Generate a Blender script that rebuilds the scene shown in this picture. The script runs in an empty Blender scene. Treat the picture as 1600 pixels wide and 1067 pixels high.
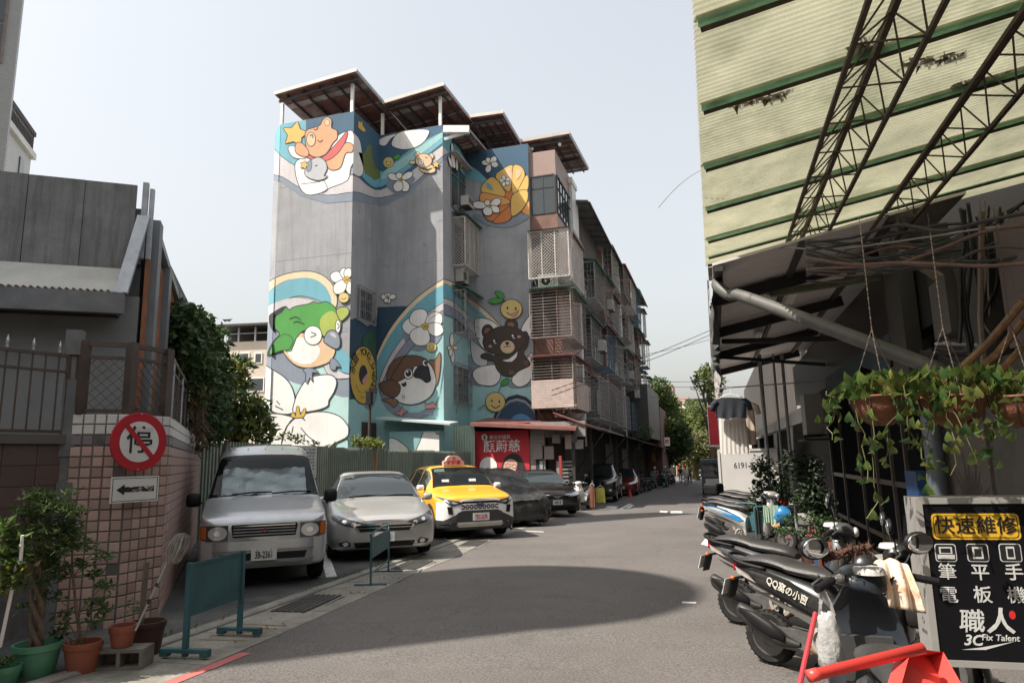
import bpy, bmesh, math, random
import numpy as np
from mathutils import Vector, Matrix, Euler
from mathutils.bvhtree import BVHTree
from mathutils.geometry import tessellate_polygon
rnd = random.Random(7)
SC = bpy.context.scene
COL = SC.collection
V = Vector
# ------------------------------------------------------------------ camera
FPX, CX, CY = 1067.0, 800.0, 533.5
PITCH, ROLL, YAW = math.atan(183/FPX), 0.0215, math.radians(16.1815)
CAM = V((0, 0, 1.5))
_f = V((-math.sin(YAW)*math.cos(PITCH), math.cos(YAW)*math.cos(PITCH), math.sin(PITCH)))
_r0 = V((math.cos(YAW), math.sin(YAW), 0)); _u0 = _r0.cross(_f)
_r = _r0*math.cos(ROLL) - _u0*math.sin(ROLL); _u = _u0*math.cos(ROLL) + _r0*math.sin(ROLL)
cd = bpy.data.cameras.new('camera'); cam = bpy.data.objects.new('camera', cd); COL.objects.link(cam)
cd.sensor_width = 36; cd.lens = 36*FPX/1600; cd.clip_start = .05; cd.clip_end = 2000
mw = Matrix.Identity(4)
for i in range(3):
    mw[i][0] = _r[i]; mw[i][1] = _u[i]; mw[i][2] = -_f[i]; mw[i][3] = CAM[i]
cam.matrix_world = mw
SC.camera = cam
# ------------------------------------------------------------------ light
SUND = V((0.4585, 0.3846, -0.8012)).normalized()          # direction the sunlight travels
world = bpy.data.worlds.new('World'); SC.world = world; world.use_nodes = True
nt = world.node_tree; nt.nodes.clear()
sky = nt.nodes.new('ShaderNodeTexSky'); sky.sky_type = 'NISHITA'; sky.sun_disc = False
sky.sun_elevation = math.asin(-SUND.z); sky.sun_rotation = math.atan2(-SUND.x, -SUND.y)
sky.air_density = 1.6; sky.dust_density = 6.0; sky.ozone_density = 1.0; sky.altitude = 0
hs = nt.nodes.new('ShaderNodeHueSaturation'); hs.inputs['Saturation'].default_value = .44
gm = nt.nodes.new('ShaderNodeGamma'); gm.inputs['Gamma'].default_value = .62
bg = nt.nodes.new('ShaderNodeBackground'); bg.inputs['Strength'].default_value = .15
wo = nt.nodes.new('ShaderNodeOutputWorld')
nt.links.new(sky.outputs[0], hs.inputs['Color']); nt.links.new(hs.outputs[0], gm.inputs[0]); nt.links.new(gm.outputs[0], bg.inputs[0]); nt.links.new(bg.outputs[0], wo.inputs[0])
sd = bpy.data.lights.new('sun', 'SUN'); sd.energy = 3.2; sd.angle = math.radians(.53); sd.color = (1, .93, .83)
so = bpy.data.objects.new('sun', sd); COL.objects.link(so); so.rotation_euler = SUND.to_track_quat('-Z', 'Y').to_euler(); so.location = (-20, -15, 40)
SC.view_settings.view_transform = 'Standard'; SC.view_settings.look = 'None'
SC.view_settings.exposure = 1.46; SC.view_settings.gamma = 1; SC.view_settings.use_curve_mapping = False
SC.cycles.max_bounces = 7; SC.cycles.transparent_max_bounces = 10
# ------------------------------------------------------------------ geometry helpers
def gz(y): return -.018*max(-12, min(90, y))
def ray(px, py): return (_f + _r*((px-CX)/FPX) - _u*((py-CY)/FPX)).normalized()
def G(px, py, h=0.0):
    d = ray(px, py); t = (h-CAM.z)/(d.z+.018*d.y); return CAM+d*t
def pY(px, py, y): d = ray(px, py); return CAM+d*(y/d.y)
def pX(px, py, x): d = ray(px, py); return CAM+d*(x/d.x)
def pZ(px, py, z): d = ray(px, py); return CAM+d*((z-CAM.z)/d.z)
def pD(px, py, D): d = ray(px, py); return CAM+d*(D/d.dot(_f))
def pN(px, py, p0, n):
    d = ray(px, py); return CAM+d*((V(p0)-CAM).dot(n)/d.dot(n))
def px_of(p):
    d = V(p)-CAM; z = d.dot(_f); return CX+FPX*d.dot(_r)/z, CY-FPX*d.dot(_u)/z
def tag(o, label=None, cat=None, group=None, kind=None):
    if label: o['label'] = label
    if cat: o['category'] = cat
    if group: o['group'] = group
    if kind: o['kind'] = kind
    return o
def thing(name, label, cat, loc=(0, 0, 0), rz=0.0, group=None):
    o = bpy.data.objects.new(name, None); COL.objects.link(o); o.empty_display_size = .1
    o.location = loc; o.rotation_euler = (0, 0, rz)
    return tag(o, label, cat, group)
def lmat(o):
    m = Matrix.Translation(o.location) @ o.rotation_euler.to_matrix().to_4x4() @ Matrix.Diagonal((*o.scale, 1))
    return (lmat(o.parent) @ m) if o.parent else m
def copytree(o, parent=None):
    c = o.copy(); COL.objects.link(c); c.parent = parent
    for ch in list(o.children): copytree(ch, c)
    return c
class MB:
    def __init__(s): s.v = []; s.f = []; s.m = []
    def add(s, vs, fs, m=0):
        b = len(s.v); s.v += [tuple(q) for q in vs]; s.f += [tuple(b+i for i in f) for f in fs]; s.m += [m]*len(fs); return s
    def poly(s, pts, m=0): return s.add(pts, [tuple(range(len(pts)))], m)
    def box(s, x0, x1, y0, y1, z0, z1, m=0):
        if x0 > x1: x0, x1 = x1, x0
        if y0 > y1: y0, y1 = y1, y0
        if z0 > z1: z0, z1 = z1, z0
        return s.add([(x0,y0,z0),(x1,y0,z0),(x1,y1,z0),(x0,y1,z0),(x0,y0,z1),(x1,y0,z1),(x1,y1,z1),(x0,y1,z1)],
              [(0,3,2,1),(4,5,6,7),(0,1,5,4),(1,2,6,5),(2,3,7,6),(3,0,4,7)], m)
    def obox(s, c, ax, ay, az, m=0):
        c = V(c); ax = V(ax); ay = V(ay); az = V(az)
        return s.add([c-ax-ay-az, c+ax-ay-az, c+ax+ay-az, c-ax+ay-az, c-ax-ay+az, c+ax-ay+az, c+ax+ay+az, c-ax+ay+az],
              [(0,3,2,1),(4,5,6,7),(0,1,5,4),(1,2,6,5),(2,3,7,6),(3,0,4,7)], m)
    def beam(s, p, q, w, h, m=0, up=(0, 0, 1)):
        p = V(p); q = V(q); d = q-p; L = d.length
        if L < 1e-6: return s
        d /= L; up = V(up)
        if abs(d.dot(up)) > .97: up = V((1, 0, 0)) if abs(d.x) < .9 else V((0, 1, 0))
        a = d.cross(up).normalized(); b = a.cross(d)
        return s.obox((p+q)/2, d*(L/2), a*(w/2), b*(h/2), m)
    def tube(s, pts, r, n=6, m=0, cap=True):
        pts = [V(p) for p in pts]; k = len(pts); rs = r if isinstance(r, (list, tuple)) else [r]*k
        ref = V((0.31, 0.17, 0.93)); vs = []; fs = []
        for i, p in enumerate(pts):
            d = (pts[min(i+1, k-1)]-pts[max(i-1, 0)])
            d = d.normalized() if d.length > 1e-9 else V((0, 0, 1))
            if i == 0 and abs(d.dot(ref)) > .95: ref = V((1, 0, 0))
            a = (ref-d*ref.dot(d)).normalized(); b = d.cross(a); ref = a
            for j in range(n):
                t = 2*math.pi*j/n; vs.append(p+(a*math.cos(t)+b*math.sin(t))*rs[i])
        for i in range(k-1):
            for j in range(n):
                fs.append((i*n+j, i*n+(j+1) % n, (i+1)*n+(j+1) % n, (i+1)*n+j))
        if cap: fs.append(tuple(range(n-1, -1, -1))); fs.append(tuple(range((k-1)*n, k*n)))
        return s.add(vs, fs, m)
    def lathe(s, prof, n=16, c=(0, 0, 0), m=0, axis='z'):
        c = V(c); vs = []; fs = []; k = len(prof)
        for r, z in prof:
            for j in range(n):
                t = 2*math.pi*j/n; a, b = r*math.cos(t), r*math.sin(t)
                vs.append(c+(V((a, b, z)) if axis == 'z' else V((z, a, b)) if axis == 'x' else V((b, z, a))))
        for i in range(k-1):
            for j in range(n):
                fs.append((i*n+j, i*n+(j+1) % n, (i+1)*n+(j+1) % n, (i+1)*n+j))
        if prof[0][0] > 1e-4: fs.append(tuple(range(n-1, -1, -1)))
        if prof[-1][0] > 1e-4: fs.append(tuple(range((k-1)*n, k*n)))
        return s.add(vs, fs, m)
    def ball(s, c, r, n=10, k=7, m=0):
        r = V(r) if not isinstance(r, (int, float)) else V((r, r, r)); c = V(c); vs = []; fs = []
        for i in range(k+1):
            p = math.pi*i/k
            for j in range(n):
                t = 2*math.pi*j/n; vs.append(c+V((r.x*math.sin(p)*math.cos(t), r.y*math.sin(p)*math.sin(t), -r.z*math.cos(p))))
        for i in range(k):
            for j in range(n): fs.append((i*n+j, i*n+(j+1) % n, (i+1)*n+(j+1) % n, (i+1)*n+j))
        return s.add(vs, fs, m)
    def loft(s, rings, closed=True, cap=True, m=0):
        n = len(rings[0]); vs = [p for r in rings for p in r]; fs = []
        for i in range(len(rings)-1):
            for j in range(n if closed else n-1):
                fs.append((i*n+j, i*n+(j+1) % n, (i+1)*n+(j+1) % n, (i+1)*n+j))
        if cap and closed: fs.append(tuple(range(n-1, -1, -1))); fs.append(tuple(range((len(rings)-1)*n, len(rings)*n)))
        return s.add(vs, fs, m)
    def sheet(s, p0, u, v, nu, nv, fn=None, th=0, m=0):
        """a grid p0 + u*a + v*b, a/b in 0..1, moved by fn(a, b)"""
        p0 = V(p0); u = V(u); v = V(v); nn = u.cross(v).normalized(); vs = []; fs = []
        for i in range(nu+1):
            for j in range(nv+1):
                p = p0+u*(i/nu)+v*(j/nv)
                if fn: p = p+nn*fn(i/nu, j/nv)
                vs.append(p)
        for i in range(nu):
            for j in range(nv):
                a = i*(nv+1)+j; fs.append((a, a+nv+1, a+nv+2, a+1))
        return s.add(vs, fs, m)
    def build(s, name, mats, parent=None, smooth=False, world=False, label=None, cat=None, group=None, kind=None, loc=None, auto=None):
        me = bpy.data.meshes.new(name)
        vs = s.v
        if world and parent is not None:
            inv = lmat(parent).inverted(); vs = [inv @ V(p) for p in vs]
        me.from_pydata([tuple(p) for p in vs], [], s.f)
        if not isinstance(mats, (list, tuple)): mats = [mats]
        for m in mats: me.materials.append(m)
        if len(mats) > 1: me.polygons.foreach_set('material_index', s.m)
        if smooth or auto is not None: me.polygons.foreach_set('use_smooth', [True]*len(me.polygons))
        if auto is not None: me.set_sharp_from_angle(angle=math.radians(auto))
        me.update()
        return place(name, me, parent, loc, label, cat, group, kind)
def place(name, me, parent=None, loc=None, label=None, cat=None, group=None, kind=None, rot=None):
    o = bpy.data.objects.new(name, me); COL.objects.link(o)
    if parent is not None: o.parent = parent
    if loc is not None: o.location = loc
    if rot is not None: o.rotation_euler = rot
    return tag(o, label, cat, group, kind)
def rel(o_parent, p):
    return lmat(o_parent).inverted() @ V(p)
def smooth_poly(pts, n=4, closed=True):
    P = [V((p[0], p[1])) for p in pts]; k = len(P); out = []
    for i in range(k if closed else k-1):
        a, b, c, d = (P[(i-1) % k], P[i], P[(i+1) % k], P[(i+2) % k]) if closed else (P[max(i-1, 0)], P[i], P[i+1], P[min(i+2, k-1)])
        for j in range(n):
            t = j/n; out.append(tuple(.5*((2*b)+(c-a)*t+(2*a-5*b+4*c-d)*t*t+(3*b-a-3*c+d)*t**3)))
    if not closed: out.append(tuple(P[-1]))
    return out
def ell(cx, cy, rx, ry, n=22, rot=0, a0=0, a1=2*math.pi):
    o = []; full = abs(a1-a0-2*math.pi) < 1e-6
    for i in range(n if full else n+1):
        t = a0+(a1-a0)*i/n; x, y = rx*math.cos(t), ry*math.sin(t)
        o.append((cx+x*math.cos(rot)-y*math.sin(rot), cy+x*math.sin(rot)+y*math.cos(rot)))
    return o
def smooth_poly3(pts, n):
    P = [V(p) for p in pts]; out = []; k = len(P)
    for i in range(k-1):
        a, b, c, d = P[max(i-1, 0)], P[i], P[i+1], P[min(i+2, k-1)]
        for j in range(n): t = j/n; out.append(.5*((2*b)+(c-a)*t+(2*a-5*b+4*c-d)*t*t+(3*b-a-3*c+d)*t**3))
    out.append(P[-1]); return out
# ------------------------------------------------------------------ materials
MATS = {}
def M(name, col, rough=.7, var=.15, scale=4.0, metal=0.0, bump=0.0, bscale=40.0, dirt=None, dscale=1.5, damt=.5, streak=0.0, coat=0.0,
      trans=0.0, emit=0.0, rvar=0.0, wscale=None, spec=None, sdir=2, fine=0.0, fsc=130):
    if name in MATS: return MATS[name]
    m = bpy.data.materials.new(name); m.use_nodes = True; MATS[name] = m
    n = m.node_tree; N = n.nodes; L = n.links; b = N['Principled BSDF']
    tc = N.new('ShaderNodeTexCoord'); oi = N.new('ShaderNodeObjectInfo')
    col = tuple(col)
    b.inputs['Roughness'].default_value = rough; b.inputs['Metallic'].default_value = metal
    if spec is not None: b.inputs['Specular IOR Level'].default_value = spec
    if coat: b.inputs['Coat Weight'].default_value = coat; b.inputs['Coat Roughness'].default_value = .04
    no = N.new('ShaderNodeTexNoise'); no.inputs['Scale'].default_value = scale; no.inputs['Detail'].default_value = 6; no.inputs['Roughness'].default_value = .65
    L.new(tc.outputs['Object'], no.inputs['Vector'])
    mx = N.new('ShaderNodeMix'); mx.data_type = 'RGBA'
    mx.inputs[6].default_value = (*[c*(1-var) for c in col], 1); mx.inputs[7].default_value = (*[min(1, c*(1+var)) for c in col], 1)
    rp = N.new('ShaderNodeMapRange'); rp.inputs[1].default_value = .3; rp.inputs[2].default_value = .7
    L.new(no.outputs['Fac'], rp.inputs[0]); L.new(rp.outputs[0], mx.inputs[0])
    out = mx.outputs[2]
    if fine:
        nf = N.new('ShaderNodeTexNoise'); nf.inputs['Scale'].default_value = fsc; nf.inputs['Detail'].default_value = 3
        L.new(tc.outputs['Object'], nf.inputs['Vector'])
        mr = N.new('ShaderNodeMapRange'); mr.inputs[1].default_value = .35; mr.inputs[2].default_value = .65; mr.inputs[3].default_value = 1-fine; mr.inputs[4].default_value = 1+fine
        L.new(nf.outputs['Fac'], mr.inputs[0])
        mu = N.new('ShaderNodeMix'); mu.data_type = 'RGBA'; mu.blend_type = 'MULTIPLY'; mu.inputs[0].default_value = 1
        cb = N.new('ShaderNodeCombineColor'); [L.new(mr.outputs[0], cb.inputs[i]) for i in range(3)]
        L.new(out, mu.inputs[6]); L.new(cb.outputs[0], mu.inputs[7]); out = mu.outputs[2]
    if dirt is not None or streak:
        mp = N.new('ShaderNodeMapping'); L.new(tc.outputs['Object'], mp.inputs['Vector'])
        if streak:
            sc = [9.0, 9.0, 9.0]; sc[sdir] = .5; mp.inputs['Scale'].default_value = sc
        nd = N.new('ShaderNodeTexNoise'); nd.inputs['Scale'].default_value = dscale; nd.inputs['Detail'].default_value = 8; nd.inputs['Roughness'].default_value = .7
        L.new(mp.outputs[0], nd.inputs['Vector'])
        rd = N.new('ShaderNodeMapRange'); rd.inputs[1].default_value = .48; rd.inputs[2].default_value = .68; rd.inputs[4].default_value = streak or damt
        L.new(nd.outputs['Fac'], rd.inputs[0])
        m2 = N.new('ShaderNodeMix'); m2.data_type = 'RGBA'; m2.inputs[7].default_value = (*(dirt or (.08, .07, .06)), 1)
        L.new(rd.outputs[0], m2.inputs[0]); L.new(out, m2.inputs[6]); out = m2.outputs[2]
    if rvar:
        hv = N.new('ShaderNodeHueSaturation'); mr = N.new('ShaderNodeMapRange'); mr.inputs[3].default_value = 1-rvar; mr.inputs[4].default_value = 1+rvar
        L.new(oi.outputs['Random'], mr.inputs[0]); L.new(mr.outputs[0], hv.inputs['Value']); L.new(out, hv.inputs['Color']); out = hv.outputs[0]
    L.new(out, b.inputs['Base Color'])
    if bump:
        nb = N.new('ShaderNodeTexNoise'); nb.inputs['Scale'].default_value = bscale; nb.inputs['Detail'].default_value = 5
        L.new(tc.outputs['Object'], nb.inputs['Vector'])
        bp = N.new('ShaderNodeBump'); bp.inputs['Strength'].default_value = bump; bp.inputs['Distance'].default_value = .02
        L.new(nb.outputs['Fac'], bp.inputs['Height']); L.new(bp.outputs[0], b.inputs['Normal'])
    if emit:
        L.new(out, b.inputs['Emission Color']); b.inputs['Emission Strength'].default_value = emit
    if trans:
        tr = N.new('ShaderNodeBsdfTranslucent'); ms = N.new('ShaderNodeMixShader'); ms.inputs[0].default_value = trans
        L.new(out, tr.inputs['Color']); L.new(b.outputs[0], ms.inputs[1]); L.new(tr.outputs[0], ms.inputs[2]); L.new(ms.outputs[0], N['Material Output'].inputs[0])
    return m
def glass_mat(name, tint=(.02, .025, .028), rough=.06, alpha=.0):
    if name in MATS: return MATS[name]
    m = M(name, tint, rough, .1, 2); b = m.node_tree.nodes['Principled BSDF']; b.inputs['Coat Weight'].default_value = .6; b.inputs['IOR'].default_value = 1.6
    if alpha:
        N = m.node_tree.nodes; L = m.node_tree.links
        t = N.new('ShaderNodeBsdfTransparent'); t.inputs[0].default_value = (.72, .78, .78, 1); x = N.new('ShaderNodeMixShader'); x.inputs[0].default_value = alpha
        L.new(b.outputs[0], x.inputs[1]); L.new(t.outputs[0], x.inputs[2]); L.new(x.outputs[0], N['Material Output'].inputs[0])
    return m
def text(s, size, mat, parent, o, xd, yd, name='lettering', bold=0.0, align='CENTER', sx=1.0, world=True, extr=0.0015, shear=0):
    """flat lettering: o = centre of the line, xd / yd = unit vectors along and up"""
    c = bpy.data.curves.new('txt', 'FONT'); c.body = s; c.size = size; c.align_x = align; c.align_y = 'CENTER'; c.offset = bold*size; c.extrude = extr; c.shear = shear
    c.resolution_u = 3
    t = bpy.data.objects.new('txt', c); COL.objects.link(t)
    dg = bpy.context.evaluated_depsgraph_get(); me = bpy.data.meshes.new_from_object(t.evaluated_get(dg))
    bpy.data.objects.remove(t); bpy.data.curves.remove(c)
    xd = V(xd).normalized(); yd = V(yd).normalized(); zd = xd.cross(yd)
    T = Matrix.Identity(4)
    for i in range(3): T[i][0] = xd[i]*sx; T[i][1] = yd[i]; T[i][2] = zd[i]; T[i][3] = V(o)[i]
    if world and parent is not None: T = lmat(parent).inverted() @ T
    me.transform(T); me.materials.clear(); me.materials.append(mat); me.name = name
    return place(name, me, parent)
def flat(mb, pts, o, xd, yd, off=0.0, m=0, n=None):
    """a flat polygon given in (a, b) on the plane o + xd*a + yd*b"""
    o = V(o); xd = V(xd); yd = V(yd); nn = xd.cross(yd).normalized()
    vs = [o+xd*p[0]+yd*p[1]+nn*off for p in pts]
    mb.add(vs, [tuple(t) for t in tessellate_polygon([vs])], m)
# shared materials
ASPH = M('asphalt', (.102, .092, .086), .85, .14, .6, bump=.35, bscale=140, dirt=(.135, .121, .111), dscale=.35, damt=.6, fine=.42, fsc=60)
def worn(m, cs=.55, stain=(.05, .047, .045)):
    n = m.node_tree; N = n.nodes; L = n.links; b = N['Principled BSDF']; src = b.inputs['Base Color'].links[0].from_socket
    tc = N.new('ShaderNodeTexCoord'); nz = N.new('ShaderNodeTexNoise'); nz.inputs['Scale'].default_value = 1.3; nz.inputs['Detail'].default_value = 4
    L.new(tc.outputs['Object'], nz.inputs['Vector']); ad = N.new('ShaderNodeVectorMath'); ad.operation = 'MULTIPLY_ADD'; ad.inputs[1].default_value = (.9, .9, .9)
    L.new(nz.outputs['Color'], ad.inputs[0]); L.new(tc.outputs['Object'], ad.inputs[2])
    vo = N.new('ShaderNodeTexVoronoi'); vo.feature = 'DISTANCE_TO_EDGE'; vo.inputs['Scale'].default_value = cs; L.new(ad.outputs[0], vo.inputs['Vector'])
    mr = N.new('ShaderNodeMapRange'); mr.inputs[1].default_value = .002; mr.inputs[2].default_value = .012; mr.inputs[3].default_value = 1; mr.inputs[4].default_value = 0; L.new(vo.outputs['Distance'], mr.inputs[0])
    n2 = N.new('ShaderNodeTexNoise'); n2.inputs['Scale'].default_value = .5; L.new(tc.outputs['Object'], n2.inputs['Vector']); m2 = N.new('ShaderNodeMapRange'); m2.inputs[1].default_value = .5; m2.inputs[2].default_value = .62; L.new(n2.outputs['Fac'], m2.inputs[0])
    n3 = N.new('ShaderNodeTexNoise'); n3.inputs['Scale'].default_value = 2.1; n3.inputs['Detail'].default_value = 8; L.new(tc.outputs['Object'], n3.inputs['Vector']); m3 = N.new('ShaderNodeMapRange'); m3.inputs[1].default_value = .62; m3.inputs[2].default_value = .78; m3.inputs[4].default_value = .55; L.new(n3.outputs['Fac'], m3.inputs[0])
    mu = N.new('ShaderNodeMath'); mu.operation = 'MULTIPLY'; L.new(mr.outputs[0], mu.inputs[0]); L.new(m2.outputs[0], mu.inputs[1]); mu2 = N.new('ShaderNodeMath'); mu2.operation = 'MULTIPLY'; mu2.inputs[1].default_value = .6; L.new(mu.outputs[0], mu2.inputs[0])
    mx = N.new('ShaderNodeMath'); mx.operation = 'MAXIMUM'; L.new(mu2.outputs[0], mx.inputs[0]); L.new(m3.outputs[0], mx.inputs[1])
    mi = N.new('ShaderNodeMix'); mi.data_type = 'RGBA'; mi.inputs[7].default_value = (*stain, 1); L.new(mx.outputs[0], mi.inputs[0]); L.new(src, mi.inputs[6]); L.new(mi.outputs[2], b.inputs['Base Color'])
worn(ASPH)
LOT = M('lot_asphalt', (.05, .05, .049), .9, .25, 1.2, bump=.4, bscale=90, dirt=(.13, .125, .11), dscale=1.2, damt=.55, fine=.35)
CONC = M('concrete', (.30, .285, .26), .85, .2, 1.5, bump=.2, bscale=60, dirt=(.14, .13, .11), dscale=1.3, damt=.6, fine=.15)
KERB = M('kerb_concrete', (.22, .205, .18), .9, .25, 2.2, bump=.3, bscale=50, dirt=(.09, .085, .065), dscale=1.8, damt=.7, fine=.2)
GREYW = M('grey_cement', (.285, .29, .305), .9, .16, .6, bump=.2, bscale=30, dirt=(.16, .16, .165), dscale=.45, streak=.45, fine=.07); worn(GREYW, .35, (.14, .14, .14))
BLACK = M('black_plastic', (.010, .010, .011), .55, .2, 6, spec=.25)
BLACKG = M('gloss_black', (.008, .008, .009), .2, .1, 4, coat=.3)
RUBBER = M('rubber', (.016, .016, .016), .85, .25, 8, spec=.2, dirt=(.06, .055, .05), dscale=5, damt=.5)
STEEL = M('steel', (.42, .42, .42), .4, .15, 6, metal=.9)
GALV = M('galvanised_steel', (.36, .38, .4), .5, .2, 5, metal=.6, dirt=(.22, .2, .18), dscale=3, damt=.4)
CHROME = M('chrome', (.75, .75, .76), .12, .05, 4, metal=1)
RUST = M('rusty_metal', (.20, .085, .04), .9, .4, 8, bump=.2, bscale=60, dirt=(.08, .04, .025), dscale=4, damt=.7)
DARKM = M('dark_steel', (.03, .028, .026), .6, .3, 6, dirt=(.09, .05, .03), dscale=4, damt=.4)
WHITE = M('white_paint', (.74, .73, .70), .6, .08, 3, dirt=(.4, .37, .33), dscale=2.2, damt=.4)
DARKIN = M('dark_interior', (.02, .019, .018), .9, .3, 1.5)
MIRROR = M('mirror_glass', (.8, .82, .84), .03, .02, 2, metal=1)
REDP = M('red_plastic', (.62, .05, .045), .4, .1, 4)
TEAL = M('teal_paint', (.03, .095, .11), .55, .2, 4, dirt=(.02, .055, .065), dscale=3, damt=.6)
BARK = M('bark', (.13, .095, .065), .9, .35, 6, bump=.5, bscale=30)
SOIL = M('soil', (.04, .03, .022), .95, .3, 10)
# ================================================================== GROUND
def strip(name, ys, xl, xr, h, mat, kind='structure', nx=1):
    mb = MB(); vs = []; fs = []
    for i, y in enumerate(ys):
        for k in range(nx+1):
            a, b = (xl[i] if isinstance(xl, (list, tuple)) else xl), (xr[i] if isinstance(xr, (list, tuple)) else xr)
            vs.append((a+(b-a)*k/nx, y, gz(y)+h))
    for i in range(len(ys)-1):
        for k in range(nx): q = i*(nx+1)+k; fs.append((q, q+1, q+nx+2, q+nx+1))
    mb.add(vs, fs); return mb.build(name, mat, kind=kind)
def interp(tab, y):
    for (y0, x0), (y1, x1) in zip(tab, tab[1:]):
        if y <= y1: return x0+(x1-x0)*(y-y0)/(y1-y0)
    return tab[-1][1]
RL = [(-12, -3.6), (4.5, -4.0), (5.56, -4.06), (9.24, -4.37), (9.9, -4.46), (11.83, -4.55), (14.4, -4.86), (18.7, -5.0), (25, -5.0), (52, -5.5), (95, -6)]
LL = [(-12, -4.8), (4.5, -4.93), (6.95, -5.07), (9.89, -5.28), (11.78, -5.44), (16, -5.75), (20, -5.9), (27, -5.6)]
strip('ground', [-60, -12, 90, 600], -300, 300, 0, M('ground_dirt', (.17, .155, .135), .9, .2, .3, bump=.2, bscale=20))
ys = [-12, 4.5, 5.56, 9.24, 9.9, 11.83, 14.4, 18.7, 25, 52, 90, 95, 130]
strip('road', ys, [interp(RL, y) for y in ys], 2.35, .008, ASPH)
strip('side_apron', [-12, 40, 90], 2.35, 3.4, .006, CONC)
ys = [-12, 4.5, 6.95, 9.89, 11.78, 16, 20, 27]
strip('parking_lot', ys, -13, [interp(LL, y) for y in ys], .03, LOT)
ys = [-12, 2, 4.5, 5.56, 6.95, 8.1, 9.24, 9.89, 10.8, 11.83, 13, 14.4, 16, 18.7, 20, 23, 27]
strip('gutter_bed', ys, [interp(LL, y)+.125 for y in ys], [interp(RL, y) for y in ys], .004, M('gutter_bed', (.04, .038, .034), .95, .3, 5))
gs = bpy.data.objects.new('gutter_strip', None); COL.objects.link(gs); gs['kind'] = 'structure'; y = -3.0
KERBS = M('gutter_slab', (.21, .195, .17), .9, .25, 2.2, bump=.3, bscale=50, dirt=(.085, .08, .06), dscale=1.5, damt=.75, fine=.25, rvar=.18); worn(KERBS, .9, (.05, .048, .04))
while y < 26:
    L_ = rnd.uniform(.75, 1.15); a, b = y+.008, y+L_-.008; h = .012+rnd.uniform(-.001, .002); q = lambda yy, e: (interp(LL, yy)+.135+e, yy)
    vs = [(interp(LL, a)+.135, a, gz(a)+h), (interp(RL, a)-.004, a, gz(a)+h), (interp(RL, b)-.004, b, gz(b)+h), (interp(LL, b)+.135, b, gz(b)+h)]; vs += [(v[0], v[1], v[2]-.02) for v in vs]
    MB().add(vs, [(0, 1, 2, 3), (0, 4, 5, 1), (1, 5, 6, 2), (2, 6, 7, 3), (3, 7, 4, 0)]).build('gutter_slab', KERBS, gs); y += L_
YST = M('yellow_stain', (.26, .19, .09), .9, .25, 8)
for k in range(5): a = 5.6+k*.16; MB().add([(-4.72, a, gz(a)+.0155), (-4.25, a+.05, gz(a)+.0155), (-4.25, a+.075, gz(a)+.0155), (-4.72, a+.03, gz(a)+.0155)], [(0, 1, 2, 3)]).build('old_paint_stripe', YST, kind='structure')
kb = MB(); kv = []
for y in ys:
    a, b, z = interp(LL, y)-.01, interp(LL, y)+.13, gz(y); kv += [(a, y, z-.02), (a, y, z+.042), (b-.02, y, z+.045), (b, y, z+.03), (b+.012, y, z-.02)]
kb.add(kv, [(5*i+j, 5*i+j+1, 5*i+j+6, 5*i+j+5) for i in range(len(ys)-1) for j in range(4)]); kb.build('kerb', KERB, kind='structure')
strip('junction_road', [96, 112], -40, 40, .012, ASPH)
# painted marks
WP = M('road_paint', (.62, .61, .58), .8, .1, 6, dirt=(.25, .24, .22), dscale=9, damt=.8)
RP = M('red_road_paint', (.42, .11, .10), .8, .1, 6, dirt=(.2, .14, .13), dscale=14, damt=.8)
def mark(name, pts, mat):
    mb = MB(); mb.poly([(x, y, gz(y)+.0125+.02*(mat is None)) for x, y in pts]); return mb.build(name, mat, kind='structure')
mark('red_kerb_line', [(-4.0, 2.0), (-3.88, 2.0), (-3.91, 5.3), (-4.02, 5.3)], RP)
wl = MB(); wl.poly([(-7.4, 11.98, gz(11.98)+.034), (-7.28, 12.05, gz(12.05)+.034), (-5.42, 9.25, gz(9.25)+.034), (-5.52, 9.12, gz(9.12)+.034)]); wl.build('parking_bay_line', WP, kind='structure')
def pmark(pts):
    P = [G(*p) for p in pts]; MB().poly([(p.x, p.y, gz(p.y)+.0125) for p in P]).build('road_marking', WP, kind='structure')
pmark([(944, 794), (962, 795), (966, 791.5), (950, 790.5)]); pmark([(968, 795), (973, 795), (988, 787.5), (983, 787)]); pmark([(978, 794), (984, 794), (991, 789.5), (986, 789)])
pmark([(1030, 801), (1042, 802), (1043, 799), (1032, 798)]); pmark([(1048, 803), (1066, 802), (1066, 799), (1048, 799)])
pmark([(1095, 851), (1108, 854), (1112, 846), (1103, 841)])
for px0, py0, L_ in ((1066, 941, 22), ):
    P = [G(px0, py0), G(px0+L_, py0+1), G(px0+L_, py0+3), G(px0, py0+2.5)]; MB().poly([(p.x, p.y, gz(p.y)+.0125) for p in P]).build('chalk_scrape', WP, kind='structure')
IRON = M('cast_iron', (.07, .07, .068), .6, .3, 10, metal=.4, dirt=(.16, .13, .1), dscale=8, damt=.5)
def drain(x, y, L=.95, W=.42, rz=.09, lab=''):
    t = thing('drain_grate', lab, 'drain grate', (x, y, gz(y)+.013), rz, 'drain grates along the gutter')
    MB().box(-W/2-.03, W/2+.03, -L/2-.03, L/2+.03, 0, .004).build('frame', KERB, t)
    MB().box(-W/2, W/2, -L/2, L/2, .004, .0062).build('sump', M('drain_dark', (.008, .008, .008), .9), t)
    mb = MB()
    for k in range(6): a = -W/2+W*(k+.5)/6; mb.box(a-.012, a+.012, -L/2, L/2, .0063, .022)
    for k in range(19): a = -L/2+L*(k+.5)/19; mb.box(-W/2, W/2, a-.011, a+.011, .0064, .018)
    mb.build('grating', IRON, t)
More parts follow.
